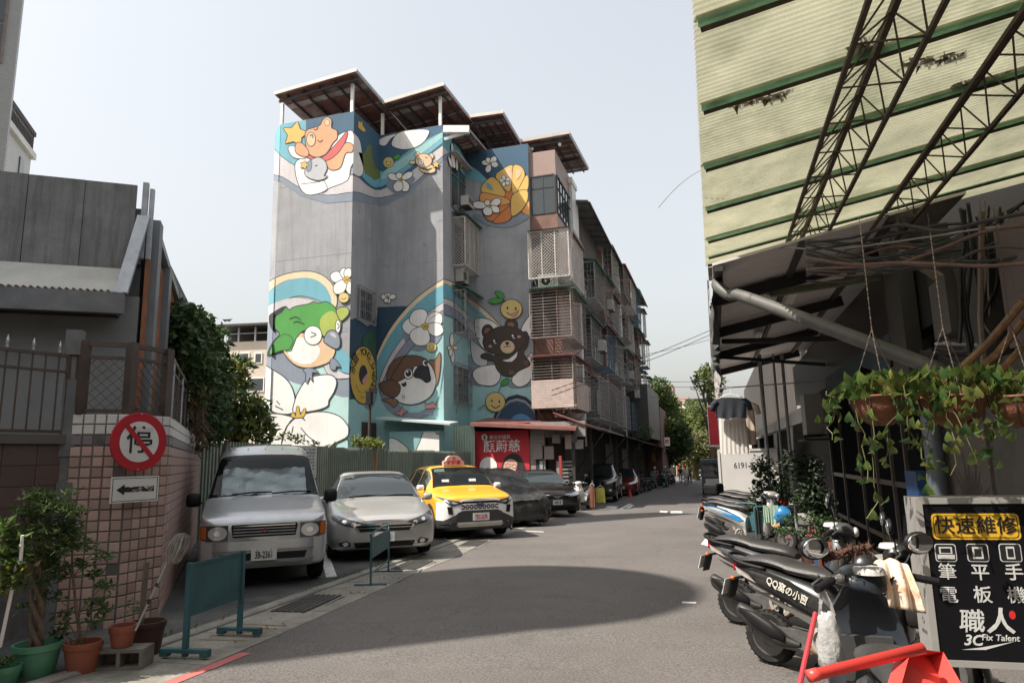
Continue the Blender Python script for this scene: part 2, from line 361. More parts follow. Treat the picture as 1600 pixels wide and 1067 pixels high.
drain(-4.69, 7.36, lab='iron drain grate in the shaded gutter in front of the silver van')
drain(-4.86, 10.65, lab='iron drain grate in the gutter at the foot of the tubular teal barrier')
drain(-5.0, 14.0, lab='sunlit iron drain grate in the gutter before the yellow taxi')
# cracks, weeds along the kerb
def leafcloud(name, clumps, size, mats, parent=None, seed=1, flat_=.0, kind=None, asp=.5, label=None, cat=None, world=True, droop=.0, group=None):
    r = random.Random(seed); mb = MB(); nm = len(mats)
    for c, rad, n in clumps:
        c = V(c); rad = rad if isinstance(rad, (tuple, list)) else (rad, rad, rad); sh = r.random()
        for _ in range(n):
            d = V((r.gauss(0, 1), r.gauss(0, 1), r.gauss(0, 1))); d.normalize(); q = r.random()**.42
            p = c+V((d.x*rad[0]*q, d.y*rad[1]*q, d.z*rad[2]*q))
            L = size*r.uniform(.6, 1.25); a = V((r.uniform(-1, 1), r.uniform(-1, 1), r.uniform(-.7, .7)-droop)).normalized()
            b = a.cross(V((r.uniform(-1, 1), r.uniform(-1, 1), r.uniform(.2, 1.4)))).normalized(); w = L*asp*.5
            nn = a.cross(b); mid = p+a*L*.45
            m = min(nm-1, int((sh*.6+r.random()*.55)*nm)) if nm > 1 else 0
            mb.add([p, mid+b*w+nn*w*.35, p+a*L-nn*L*.12, mid-b*w+nn*w*.35], [(0, 1, 2), (0, 2, 3)], m)
    return mb.build(name, mats, parent, world=world, kind=kind, label=label, cat=cat, group=group)
LEAF = [M('leaf_deep', (.035, .07, .018), .55, .3, 3, trans=.25), M('leaf_mid', (.055, .105, .022), .5, .3, 3, trans=.3), M('leaf_fresh', (.10, .15, .03), .5, .3, 3, trans=.35)]
LEAFY = [M('leaf_yellow', (.20, .20, .04), .5, .3, 3, trans=.35), LEAF[2]]
DRY = M('leaf_dry', (.20, .12, .06), .8, .4, 4, trans=.2)
w = []
for k in range(90):
    y = rnd.uniform(4.5, 15); x = interp(LL, y)-.02+rnd.gauss(0, .03); w.append(((x, y, gz(y)+.05), (.05, .08, .03), rnd.randint(3, 9)))
leafcloud('kerb_weeds', w, .035, [LEAF[1], LEAF[2]], kind='stuff', seed=3)
# litter of dry leaves in the gutter
w = [((interp(RL, y)-rnd.random()*.6, y, gz(y)+.022), (.2, .2, .004), 3) for y in [rnd.uniform(4.5, 18) for _ in range(60)]]
leafcloud('dry_leaf_litter', w, .03, [DRY], kind='stuff', seed=4)
# ================================================================== ROUND TOWER and tall tiled building (left, beside the camera)
WT = M('tower_tile', (.55, .54, .52), .5, .12, 3, dirt=(.4, .38, .36), dscale=1)
def tile_tex(name, col, w, h, mortar=(.3, .29, .28), rough=.45, axes='XZ', var=.12, rot=0, off=.5):
    if name in MATS: return MATS[name]
    m = M(name, col, rough, var, 2); n = m.node_tree; N = n.nodes; L = n.links; b = N['Principled BSDF']
    tc = N.new('ShaderNodeTexCoord'); sx = N.new('ShaderNodeSeparateXYZ'); cb = N.new('ShaderNodeCombineXYZ'); L.new(tc.outputs['Object'], sx.inputs[0])
    if axes == 'D':
        ad = N.new('ShaderNodeMath'); L.new(sx.outputs[0], ad.inputs[0]); L.new(sx.outputs[1], ad.inputs[1]); L.new(ad.outputs[0], cb.inputs[0])
    else: L.new(sx.outputs['XYZ'.index(axes[0])], cb.inputs[0])
    L.new(sx.outputs[2], cb.inputs[1])
    br = N.new('ShaderNodeTexBrick'); br.offset = off; br.inputs['Scale'].default_value = 1; br.inputs['Brick Width'].default_value = w; br.inputs['Row Height'].default_value = h
    br.inputs['Mortar Size'].default_value = min(w, h)*.07; br.inputs['Color1'].default_value = (*col, 1); br.inputs['Color2'].default_value = (*[c*(1-var) for c in col], 1); br.inputs['Mortar'].default_value = (*mortar, 1)
    L.new(cb.outputs[0], br.inputs[0])
    old = b.inputs['Base Color'].links[0].from_socket
    mu = N.new('ShaderNodeMix'); mu.data_type = 'RGBA'; mu.blend_type = 'MIX'; mu.inputs[0].default_value = .6
    L.new(old, mu.inputs[6]); L.new(br.outputs['Color'], mu.inputs[7]); L.new(mu.outputs[2], b.inputs['Base Color'])
    bp = N.new('ShaderNodeBump'); bp.inputs['Strength'].default_value = .4; bp.inputs['Distance'].default_value = .01; bp.invert = True
    L.new(br.outputs['Fac'], bp.inputs['Height']); L.new(bp.outputs[0], b.inputs['Normal'])
    return m
tw = thing('round_stair_tower', 'pale round stair tower beside the lane with a flat round roof', 'tower', (-14.02, -.86, 0))
MB().lathe([(2.14, 0), (2.14, 19.7), (2.22, 19.7), (2.22, 20.0), (0, 20.0)], 48).build('wall', WT, tw, auto=40)
mb = MB()
for k in range(6):
    for z in (4, 7, 10, 13, 16): a = .3+k*.25; mb.obox((2.15*math.cos(a), 2.15*math.sin(a), z), (0.02*math.cos(a), .02*math.sin(a), 0), (-.2*math.sin(a), .2*math.cos(a), 0), (0, 0, .5))
mb.build('window', glass_mat('dark_glass'), tw)
U = V((math.cos(math.radians(36)), math.sin(math.radians(36)), 0)); W_ = V((-U.y, U.x, 0))
RZH = math.radians(36)
c1 = pD(34, 10, 17)
TT = tile_tex('small_grey_tile', (.34, .335, .33), .1, .055, (.17, .17, .17))
tb = thing('tall_tiled_building', 'tall grey tiled apartment tower at the top left edge', 'building', (c1.x, c1.y, 0), math.radians(53))
MB().box(-9, 0, 0, 1.6, 0, 26).build('wall', TT, tb)
mb = MB(); mb.box(-.75, -.25, -.03, .0, 11.2, 15.2).build('window_recess', M('brown_tile_trim', (.2, .16, .14), .5), tb)
for k in range(4): MB().box(-.68, -.32, -.05, -.031, 11.3+k*.97, 12.2+k*.97).build('window', glass_mat('dark_glass'), tb)
c2 = pD(47, 262, 24)
wg = thing('tiled_apartment_wing', 'white tiled apartment wing with a roof railing behind the cement parapet', 'building', (c2.x, c2.y, 0), RZH)
zt = pD(45, 247, 24).z
TW = tile_tex('small_white_tile', (.6, .6, .58), .12, .06, (.4, .4, .4))
MB().box(-6, 0, -9, 0, 0, zt).build('wall', TW, wg)
MB().box(-6.1, .12, -9.1, .12, zt, zt+.22).build('coping', WHITE, wg)
mb = MB()
for k in range(70): mb.box(.0, .03, -9+k*.13, -8.97+k*.13, zt+.22, zt+.9)
mb.box(-.03, .06, -9, .1, zt+.85, zt+1.0).box(-.0, .02, -9, 0, zt+.4, zt+.7).build('railing', DARKM, wg)
MB().box(.0, .04, -1.1, -.7, zt-1.2, zt-.4).build('window', glass_mat('dark_glass'), wg)
# unseen buildings added behind the camera to cut fill light and sky reflections
for nm_, lab_, x0_, x1_, y0_, y1_, h_, m_ in (('added_rear_block', 'plain apartment block, unseen, added behind the camera to cut fill light', -24, 26, -24, -15, 14, DARKM and CONC), ('added_rear_shops', 'low dark shop row, unseen, added at right behind the camera to cut fill light', 2.62, 9, -14.9, 2.6, 5, KERB), ('added_rear_house', 'low grey house, unseen, added at left behind the camera to cut fill light', -14, -7.4, -14.9, 1.6, 4.3, KERB)):
    b_ = thing(nm_, lab_, 'building', (x0_, y0_, 0)); MB().box(0, x1_-x0_, 0, y1_-y0_, -.5, h_).build('wall', m_, b_); MB().box(-.15, x1_-x0_+.15, -.15, y1_-y0_+.15, h_, h_+.2).build('roof', DARKM, b_)
    mb = MB()
    for k in range(6):
        for z in range(int(h_/3)): mb.box(.5+k*(x1_-x0_)/6.4, 1.6+k*(x1_-x0_)/6.4, y1_-y0_+.002, y1_-y0_+.03, 1.2+z*3, 2.5+z*3)
    mb.build('window', M('rear_window', (.03, .035, .04), .2), b_, kind='stuff')
# ================================================================== HOUSE at left
HC = V((-6.72, 6.62, 0))
house = thing('cement_board_house', 'low house with a grey cement board parapet and a thin sheet roof above the gate', 'house', HC, RZH)
def hl(px, py, yo=0.0): return rel(house, pN(px, py, HC+W_*yo, W_))
def hs(px, py, xo=0.0): return rel(house, pN(px, py, HC+U*xo, U))
CB = M('cement_board', (.20, .198, .198), .9, .25, 2.5, bump=.2, bscale=25, dirt=(.09, .085, .08), dscale=1.2, streak=.75, fine=.12)
zt0, zb0 = hl(110, 278).z, hl(110, 418).z
xs = [hl(215, 290).x, hl(134, 283).x, hl(45, 275).x, hl(45, 275).x-.62, hl(45, 275).x-1.24, hl(45, 275).x-2.2]
for a, b in zip(xs[1:], xs): MB().box(a+.004, b-.004, rnd.uniform(-.004, .004), .04, zb0, zt0+rnd.uniform(-.01, .01)).build('parapet_panel', CB, house)
zs0 = hl(100, 452, -.3).z
mb = MB(); x0, x1 = -4.2, hl(186, 440, -.1).x
for k in range(1): mb.add([(x0, -.02, zb0+.02), (x1+.1, -.02, zb0+.02), (x1, -.34, zs0), (x0, -.34, zs0), (x0, -.02, zb0-.01), (x1+.1, -.02, zb0-.01), (x1, -.34, zs0-.03), (x0, -.34, zs0-.03)], [(0, 1, 2, 3), (4, 7, 6, 5), (3, 2, 6, 7), (1, 5, 6, 2), (0, 4, 5, 1)])
mb.build('roof_sheet', M('pale_roof_sheet', (.42, .42, .38), .6, .1, 3, dirt=(.3, .27, .24), dscale=2, damt=.5), house)
mb = MB()
for k in range(60): mb.lathe([(.016, 0), (.016, .1)], 8, (x1-.05-k*.07, -.40, zs0-.012), axis='y')
mb.build('corrugated_edge', M('rust_sheet_edge', (.12, .06, .04), .8, .3, 9), house)
zg = hl(100, 466, -.36).z; zg2 = hl(100, 487, -.36).z
MB().box(-4.2, x1+.12, -.42, -.32, zg2, zs0-.03).build('eaves_gutter', M('gutter_steel', (.17, .175, .18), .5, .2, 4, metal=.3, dirt=(.1, .09, .08)), house)
MB().box(-4.2, x1+.02, -.3, -.02, zg2+.02, zg2+.06).build('soffit', M('dark_wood', (.05, .028, .02), .85, .3, 5), house)
MB().box(-4.2, .0, 0, .12, -.2, zg2+.3).build('wall', M('old_cement', (.25, .25, .245), .9, .2, 1.6, bump=.2, bscale=20, dirt=(.13, .13, .13), dscale=1.6, damt=.6), house)
MB().box(-4.2, -.02, .12, 9.0, -.2, 4.0).box(-4.2, -.02, .05, 9, 4.0, zt0-.3).build('side_wall', M('side_cladding', (.12, .125, .13), .8, .2, 2, streak=.4), house)
za = hl(222, 290).z; zb_ = hl(215, 345).z
xa = hl(232, 290).x
MB().box(xa-.05, xa+.015, -.07, -.005, zb_-.5, za+.02).box(xa+.03, xa+.08, -.05, .02, zb_-.5, za-.05).build('corner_channel', GALV, house)
pa, pb = hl(222, 338, -.06), hl(186, 458, -.36)
MB().beam(pa, pb, .10, .035, up=(0, -1, .4)).beam(pa+V((.06, 0, 0)), pb+V((.06, 0, 0)), .06, .05, up=(0, -1, .4)).build('roof_flashing', GALV, house)
RS = M('rust_cladding', (.26, .10, .045), .85, .35, 4, bump=.2, bscale=40, streak=.5, dirt=(.10, .05, .03))
sp = [.42, 1.55, 2.9, 4.6]
for k, y in enumerate(sp):
    zc = [hs(252, 358, .1).z, 0, 0, 0][0] if k == 0 else zt0-.62-.05*k
    MB().box(.02, .14, y-.13, y+.13, 0, zc).build('side_column', M('column_steel', (.2, .22, .24), .5, .2, 3, metal=.3, dirt=(.14, .13, .12)), house)
for y0, y1 in ((.02, .28), (.6, 1.4), (1.7, 2.75), (3.05, 4.4)):
    mb = MB(); n = max(2, int((y1-y0)/.06))
    mb.sheet((.05, y0, 2.2), (0, y1-y0, 0), (0, 0, zt0-.75-2.2), n*2, 1, lambda a, b, n=n: .012*(1 if int(a*n*2+.5) % 2 else -1))
    mb.build('side_cladding_sheet', RS, house)
mb = MB(); mb.beam((.07, .5, zt0-.5), (.07, 9, zt0-1.6), .1, .1).build('side_coping', GALV, house)
# ---- tiled pillar and side wall
TP = M('pink_tile', (.39, .26, .222), .45, .12, 9, rvar=.24, dirt=(.2, .14, .12), dscale=6, damt=.5, bump=.05, bscale=20)
TWh = M('white_tile', (.55, .53, .50), .4, .05, 3, rvar=.08); TG = M('mauve_tile', (.17, .14, .15), .45, .06, 3, rvar=.12)
GROUT = M('tile_grout', (.10, .09, .085), .95, .25, 6, dirt=(.2, .19, .17), dscale=3, damt=.4)
pil = thing('tiled_wall', 'pink tiled corner wall with two white tile rows on top behind the no stopping sign', 'wall', (-5.86, 5.76, 0))
A0, A1, B1 = V((-6.28, 5.46, 0)), V((-5.86, 5.76, 0)), V((-5.84, 6.3, 0))
C1 = B1+V((-.62, .785, 0)).normalized()*8.2
ZT = 2.05
mb = MB(); foot = [A0, A1, B1, C1, C1+V((-.3, -.25, 0)), V((-6.4, 6.2, 0))]
mb.add([(p.x, p.y, -.4) for p in foot]+[(p.x, p.y, ZT) for p in foot], [tuple(range(6))[::-1], tuple(range(6, 12))]+[(i, (i+1) % 6, 6+(i+1) % 6, 6+i) for i in range(6)])
mb.build('wall_core', GROUT, pil, world=True)
tm = {}
def tile_mesh(w, h, mat):
    k = (round(w, 3), round(h, 3), mat.name)
    if k not in tm:
        b = MB(); a, c = w/2, h/2; e = .006
        b.add([(-a, 0, -c), (a, 0, -c), (a, 0, c), (-a, 0, c), (-a+e, -.009, -c+e), (a-e, -.009, -c+e), (a-e, -.009, c-e), (-a+e, -.009, c-e)], [(4, 5, 6, 7), (0, 1, 5, 4), (1, 2, 6, 5), (2, 3, 7, 6), (3, 0, 4, 7)])
        o = b.build('tile', mat); tm[k] = o.data; bpy.data.objects.remove(o)
    return tm[k]
def facet(p0, p1, cols, maxparts_cols=99):
    d = (p1-p0); L = d.length; d.normalize(); w = L/cols; rows = 20; h = .107; rz = math.atan2(d.y, d.x); st = MB()
    nrm = V((d.y, -d.x, 0))
    for c in range(cols):
        for r in range(rows):
            z = ZT-.003-h*(r+.5)-.008*(r > 2); mat = TWh if r < 2 else TG if r == 2 else TP
            p = p0+d*(w*(c+.5))+V((0, 0, z))
            if c < maxparts_cols:
                if rnd.random() < .014: continue
                place('tile', tile_mesh(w-.011, h-.011, mat), pil, rel(pil, p+nrm*.001), rot=(rnd.gauss(0, .006), rnd.gauss(0, .006), rz))
            else:
                st.obox(p+nrm*.003, d*(w-.011)/2, nrm*.005, V((0, 0, (h-.011)/2)), 0 if r > 2 else 1 if r < 2 else 2)
    if st.v: st.build('side_tiles', [TP, TWh, TG], pil, world=True, kind='stuff')
facet(A0, A1, 5); facet(A1+V((.0, .01, 0)), B1, 5); facet(B1, C1, 80, 5)
# ---- mesh fence on the wall
BRN = M('brown_steel', (.075, .055, .045), .5, .2, 5, metal=.2, dirt=(.14, .10, .08), dscale=3, damt=.4)
mf = thing('mesh_railing', 'brown steel railing with diamond mesh on top of the pink tiled wall', 'railing', (-5.9, 5.8, ZT))
inn = lambda p, q=.07: p
HR = .76
def post(p, h=HR, w=.045, nm='post'): MB().box(p.x-w, p.x+w, p.y-w, p.y+w, ZT, ZT+h).build(nm, BRN, mf, world=True)
QA, QB, QC = A0+V((.03, .05, 0)), A1+V((-.05, .03, 0)), B1+V((-.06, -.02, 0)); QD = QC+(C1-B1).normalized()*5.2
for p in (QA, QB, QC): post(p)
rb = MB(); dm = MB()
for a, b in ((QA, QB), (QB, QC), (QC, QD)):
    for z, w in ((HR-.03, .05), (HR-.17, .035), (.03, .04)): rb.beam(a+V((0, 0, ZT+z)), b+V((0, 0, ZT+z)), w*.7, w)
    L = (b-a).length; d = (b-a)/L; H = HR-.2; s = .105; z0 = ZT+.04; n = int((L+H)/s)
    for k in range(-n, n+1):
        for sg in (1, -1):
            x0 = k*s; pts = []
            u0, u1 = max(0, x0 if sg > 0 else x0), min(L, x0+H)
            if u1 <= u0+.01: continue
            zz0, zz1 = (u0-x0, u1-x0) if sg > 0 else (H-(u0-x0), H-(u1-x0))
            if max(zz0, zz1) > H+.001 or min(zz0, zz1) < -.001: continue
            dm.beam(a+d*u0+V((0, 0, z0+zz0)), a+d*u1+V((0, 0, z0+zz1)), .006, .006)
rb.build('rail', BRN, mf, world=True); dm.build('diamond_mesh', BRN, mf, world=True)
d = (QD-QC).normalized()
for k in range(1, 7): p = QC+d*(k*.8); MB().box(p.x-.015, p.x+.015, p.y-.015, p.y+.015, ZT, ZT+HR).build('post', GALV if k % 2 else BRN, mf, world=True)
# ---- gate and dark low wall
gd = V((math.sin(math.radians(15)), math.cos(math.radians(15)), 0)); g1 = V((-6.36, 5.42, 0)); gn = V((gd.y, -gd.x, 0))
def gp(px, py): return pN(px, py, g1, gn)
ztop, zbot = gp(60, 549).z, gp(60, 676).z
gate = thing('bar_gate', 'brown steel gate panel of round bars with small spear tips', 'gate', (g1.x, g1.y, zbot), math.atan2(gd.y, gd.x))
def gl(px, py): return rel(gate, gp(px, py))
xr = gl(104, 600).x; H = ztop-zbot
MB().box(xr-.015, xr+.02, -.02, .02, 0, H).box(-1.6, xr, -.018, .018, H-.03, H).box(-1.6, xr, -.014, .014, H*.76, H*.76+.025).box(-1.6, xr, -.018, .018, 0, .03).build('frame', BRN, gate)
for px in (88, 67, 46, 25, 4, -20, -45, -70):
    x = gl(px, 610).x; mb = MB(); mb.tube([(x, 0, 0), (x, 0, H)], .009, 8); mb.build('bar', BRN, gate)
    if px in (88, 46, 4, -45): MB().lathe([(.012, 0), (.018, .02), (.008, .035), (.02, .05), (.012, .09), (0, .14)], 10, (x, 0, H)).build('finial', STEEL, gate, smooth=True)
zl = gp(50, 690).z
MB().box(-1.7, xr+.14, -.05, .05, zl-zbot-.02, -.015).build('sill_beam', M('brown_sill', (.10, .085, .075), .7, .2, 3, dirt=(.05, .045, .04)), gate)
low = thing('dark_low_wall', 'low wall of big dark brown tiles under the gate', 'wall', (g1.x, g1.y, 0), math.atan2(gd.y, gd.x))
MB().box(-1.7, xr+.1, .0, .15, -.3, zl-.02).build('wall_core', GROUT, low)
BT = M('brown_wall_tile', (.085, .055, .045), .5, .15, 3, rvar=.15, dirt=(.04, .035, .03), dscale=2)
for r in range(6):
    for c in range(6):
        x = xr+.08-c*.3; z = zl-.03-r*.2
        MB().box(x-.294, x, -.012, .0, z-.194, z).build('tile', BT, low)
# concrete broken pier between gate and pillar
pc = MB(); 
for k in range(12):
    z = -.2+k*.26; pc.obox((-6.35+rnd.gauss(0, .012), 5.5+rnd.gauss(0, .012), z+.13), (.06, .04, 0), (-.04, .06, 0), (0, 0, .131))
pc.build('broken_pier', M('pier_grey', (.13, .13, .13), .9, .25, 4, dirt=(.07, .07, .07)), cat='pier', label='rough broken concrete pier between the gate and the pink tiles')
# ---- no stopping sign
sn = V((.97, -.24, 0)).normalized(); sx_ = V((.24, .97, 0)).normalized(); sc = pN(217.5, 690, V((-5.71, 6.0, 0)), sn); rS = 0.0
rS = (pN(260, 690, sc, sn)-sc).length
nsg = thing('no_stopping_sign', 'round no stopping sign with a red ring and slash on the pink tiled corner', 'sign', sc, math.atan2(sx_.y, sx_.x))
Zv = V((0, 0, 1))
SR = M('sign_red', (.40, .012, .022), .45, .08, 4, dirt=(.25, .03, .03), dscale=3, damt=.4); SW = M('sign_white', (.62, .6, .57), .5, .05, 3, dirt=(.45, .4, .36), dscale=2, damt=.4); SK = M('sign_black', (.012, .012, .013), .5)
MB().lathe([(0, .012), (rS*1.0, .012), (rS*1.0, -.004), (rS*.985, -.006), (0, -.006)], 48, axis='y').build('plate', SR, nsg)
MB().lathe([(0, -.0062), (rS*.69, -.0062), (rS*.69, -.0078), (0, -.0078)], 48, axis='y').build('disc', SW, nsg)
text('停', rS*.98, SK, nsg, sc+sn*.0095, sx_, Zv, 'character', bold=.008)
mb = MB(); a = math.radians(-48); dx, dz = math.cos(a), math.sin(a)
mb.obox((0, -.0115, 0), (dx*rS*.72, 0, dz*rS*.72), (-dz*rS*.085, 0, dx*rS*.085), (0, .0006, 0)); mb.build('slash', SR, nsg)
mb = MB(); mb.ball((0, -.008, rS*.94), .009, 8, 5).ball((0, -.008, -rS*.94), .009, 8, 5).build('bolt', STEEL, nsg)
ac_ = pN(211, 764, V((-5.72, 6.0, 0)), sn); aw = (pN(247, 764, ac_, sn)-ac_).length; ah = (pN(211, 744, ac_, sn)-ac_).length
asg = thing('arrow_sign', 'white plate with a black arrow pointing left under the round sign', 'sign', ac_, math.atan2(sx_.y, sx_.x))
MB().box(-aw, aw, -.004, .008, -ah, ah).build('plate', SW, asg)
mb = MB(); t = .006
for r_ in ((-aw+.02, aw-.02, ah-.02, ah-.014), (-aw+.02, aw-.02, -ah+.014, -ah+.02)): mb.box(r_[0], r_[1], -.0055, -.004, r_[2], r_[3])
for s in (-1, 1): mb.box(s*(aw-.02), s*(aw-.014), -.0055, -.004, -ah+.014, ah-.014)
mb.add([(-aw*.78, -.006, 0), (-aw*.45, -.006, ah*.42), (-aw*.45, -.006, ah*.2), (aw*.8, -.006, ah*.2), (aw*.8, -.006, -ah*.2), (-aw*.45, -.006, -ah*.2), (-aw*.45, -.006, -ah*.42)], [(0, 1, 2, 5, 6), (2, 3, 4, 5)])
mb.build('arrow', SK, asg)
mb = MB()
for k in range(26): x = rnd.uniform(-aw*.2, aw*.78); z = rnd.uniform(-ah*.2, ah*.24); mb.obox((x, -.0068, z), (rnd.uniform(.006, .02), 0, rnd.uniform(-.006, .006)), (0, .0003, 0), (0, 0, rnd.uniform(.001, .004)))
mb.build('scratch', SW, asg)
# ================================================================== green fence
FG = M('fence_green', (.21, .25, .20), .7, .15, 2, bump=.05, dirt=(.15, .11, .085), dscale=1.3, damt=.75, streak=.5, rvar=.15)
F0, F1 = V((-11.0, 12.72, 0)), V((-9.35, 26.0, 0))
fence = thing('sheet_fence', 'weathered green ribbed sheet metal fence behind the parked cars', 'fence', (F0.x, F0.y, gz(F0.y)))
fd = (F1-F0); FL = fd.length; fd.normalize(); fn = V((fd.y, -fd.x, 0))
n = 18; pw = FL/n
for k in range(n):
    p0 = F0+fd*(pw*k); zb = gz(p0.y)-.05; rr = 8
    prof = []
    for j in range(rr):
        for a, o in ((0, 0), (.42, 0), (.5, .045), (.92, .045)): prof.append(((j+a)/rr, o))
    prof.append((1.0, 0)); ht = 2.3+rnd.uniform(-.02, .02)
    mb = MB(); vs = []
    for a, o in prof: q = p0+fd*(pw*a*1.003)+fn*(o+.002*(k % 2)); vs += [(q.x, q.y, zb), (q.x, q.y, zb+ht)]
    mb.add(vs, [(2*i, 2*i+2, 2*i+3, 2*i+1) for i in range(len(prof)-1)])
    mb.build('fence_sheet', FG, fence, world=True)
RSb = M('rust_post', (.35, .15, .08), .85, .25, 5)
q = F0+fd*(pw*9.05)+fn*.06; MB().box(q.x-.04, q.x+.04, q.y-.04, q.y+.04, gz(q.y), gz(q.y)+2.15).build('rusty_post', RSb, fence, world=True)
nb = pN(470, 722, F0+fn*.07, fn)
no_ = thing('notice_board', 'small pale notice sheet of printed rows on the green fence above the van', 'notice', nb, math.atan2(fd.y, fd.x))
MB().box(-.62, .62, -.012, 0, -.42, .42).build('sheet', M('notice_grey', (.42, .42, .40), .7, .1, 3), no_)
mb = MB()
for r_ in range(9):
    for c in range(9):
        if rnd.random() < .9: x = -.56+c*.125; z = .36-r_*.085; mb.box(x, x+rnd.uniform(.06, .11), -.0135, -.012, z-.05, z-.01)
mb.build('printed_rows', M('notice_ink', (.12, .12, .13), .7), no_)
# weeds climbing over the fence
cl = []
for px, py, r_, n_ in ((575, 692, .5, 260), (560, 690, .35, 140), (590, 697, .3, 90), (470, 687, .28, 40), (490, 694, .2, 25), (446, 683, .3, 40), (520, 697, .2, 20)):
    q = pN(px, py, F0-fn*.15, fn); cl.append((q, (r_*.8, r_, r_*.4), n_))
leafcloud('creeper_weeds', cl, .13, [LEAF[2], LEAFY[0], LEAF[1]], seed=8, kind='stuff')
# ================================================================== far left: beige building, tree, ivy
bb = thing('beige_apartment', 'cream apartment block with a dark rooftop shelter behind the trees on the left', 'building', (pD(375, 640, 46).x, pD(375, 640, 46).y, 0), math.radians(10))
CRM = M('cream_wall', (.52, .45, .37), .8, .08, .6, dirt=(.4, .34, .28), dscale=.5, damt=.3)
def bl(px, py, yo=0): return rel(bb, pN(px, py, bb.location+V((0, yo, 0)), V((-math.sin(math.radians(10)), math.cos(math.radians(10)), 0))))
zt = bl(375, 534).z; xl = bl(341, 560).x
MB().box(xl, xl+9, 0, 9, -2, zt).build('wall', CRM, bb)
MB().box(xl-.3, xl+9.4, -.6, 9, zt+1.0, zt+1.15).box(xl-.2, xl+9, 1.5, 1.6, zt, zt+1.0).build('roof', DARKM, bb)
mb = MB()
for k in range(6): mb.box(xl+.1+k*1.2, xl+.22+k*1.2, .05, .17, zt, zt+1.0)
mb.box(xl, xl+9, .05, .1, zt+.55, zt+.6).build('post', GALV, bb)
for a, b, c, d_ in ((374, 388, 553, 567), (400, 408, 553, 566), (387, 411, 592, 610), (345, 362, 640, 660)):
    p, q = bl(a, c), bl(b, d_); f = MB().box(p.x-.08, q.x+.08, -.06, .03, q.z-.08, p.z+.08).build('window', WHITE, bb); MB().box(p.x, q.x, -.075, -.061, q.z, p.z).build('pane', glass_mat('dark_glass'), f)
def tree(name, label, base, h, clumps, n, size, mats, seed, tr=.16, cat='tree', group=None, asp=.5, limbs=True):
    t = thing(name, label, cat, base, 0, group); r = random.Random(seed); mb = MB()
    top = V((r.gauss(0, .25), r.gauss(0, .25), h*.62)); mid = V((r.gauss(0, .12), r.gauss(0, .12), h*.3))
    mb.tube([(0, 0, -.3), mid, top], [tr*1.25, tr*.85, tr*.4], 8)
    for c, rad, k in clumps:
        if limbs:
            q = rel(t, c); s = mid.lerp(top, r.uniform(.1, .9)); mb.tube([s, s.lerp(q, .5)+V((0, 0, .15)), q], [tr*.4, tr*.25, tr*.08], 5)
    mb.build('trunk', BARK, t, smooth=True)
    leafcloud('crown', [(c, rad, int(k*n)) for c, rad, k in clumps], size, mats, t, seed, asp=asp)
    return t
cl = []
for px, py, r_ in ((350, 592, .5), (366, 606, .55), (345, 625, .8), (368, 645, .9), (392, 652, .7), (350, 665, .9), (385, 675, .9), (340, 595, .45), (404, 636, .4), (357, 566, .3), (370, 577, .4), (381, 569, .2), (408, 672, .5), (330, 650, .8), (380, 596, .3)):
    cl.append((pD(px, py, 21+rnd.uniform(-1, 1)), r_, r_))
tree('broadleaf_tree', 'bushy green tree beside the mural wall over the fence end', (pD(372, 700, 21).x, pD(372, 700, 21).y, -.4), 4, cl, 300, .26, [LEAF[1], LEAF[2], LEAF[0], LEAFY[0]], 11)
iv = thing('ivy', 'dark ivy hanging over the house side wall above the mesh railing', 'ivy', B1+V((-1.5, 2.6, .0)))
cl = []
for px, py, dd, r_ in ((286, 492, 10, .25), (295, 505, 10.5, .35), (305, 520, 11, .4), (318, 530, 12, .5), (290, 530, 10, .35), (300, 560, 10.5, .5), (318, 565, 12, .6), (322, 548, 12.5, .35), (295, 590, 10.5, .45), (312, 605, 12, .6), (322, 600, 13, .5), (326, 575, 13, .4), (318, 640, 12.5, .55), (300, 625, 11.5, .4), (326, 655, 13.5, .5), (330, 620, 14, .4), (312, 675, 12.8, .35)):
    cl.append((pD(px, py, dd+.5), (r_, r_, r_*1.1), int(520*r_)))
leafcloud('foliage', cl, .15, [LEAF[0], LEAF[0], LEAF[1]], iv, 21, asp=.75, droop=.6)
cl = []
for px, py, dd in ((308, 640, 11), (312, 660, 11.3), (316, 680, 11.6), (310, 620, 11)): cl.append((pD(px, py, dd), (.12, .2, .35), 70))
leafcloud('dry_twigs', cl, .2, [DRY, BARK], iv, 22, asp=.1, droop=1.2)
mb = MB(); mb.tube([(0, 0, .0), (-.3, .4, .8), (-.5, .7, 1.5), (-.3, .6, 1.9)], .03, 6); mb.build('stem', BARK, iv)
# ================================================================== MURAL BUILDING
MBX = V((-12, 25, 0))
mur = thing('mural_building', 'stepped grey five storey block painted with a cartoon mural of birds bears and white flowers', 'building', MBX)
X0, X1, X2, X3 = -16.45, -13.03, -10.1, -7.15; Y1, Y2, Y3 = 22.8, 25.0, 27.85; ZP = 15.42
foot = [(-17.05, 36), (-17.05, 23.3), (X0, Y1), (X1, Y1), (X1, Y2), (X2, Y2), (X2, Y3), (X3, Y3), (X3, 36)]
mb = MB(); k = len(foot); mb.add([(x, y, -1) for x, y in foot]+[(x, y, ZP) for x, y in foot], [tuple(range(k, 2*k))]+[(i, (i+1) % k, k+(i+1) % k, k+i) for i in range(k)])
mb.build('wall', GREYW, mur, world=True)
mb = MB()
for x0, x1, y in ((X0, X1, Y1), (X1, X2, Y2), (X2, X3, Y3)):
    for z in (3.3, 6.4, 9.5, 12.6): mb.box(x0+.02, x1-.02, y-.0035, y+.02, z, z+.012)
mb.build('render_joint', M('joint_grey', (.19, .195, .2), .9), mur, world=True)
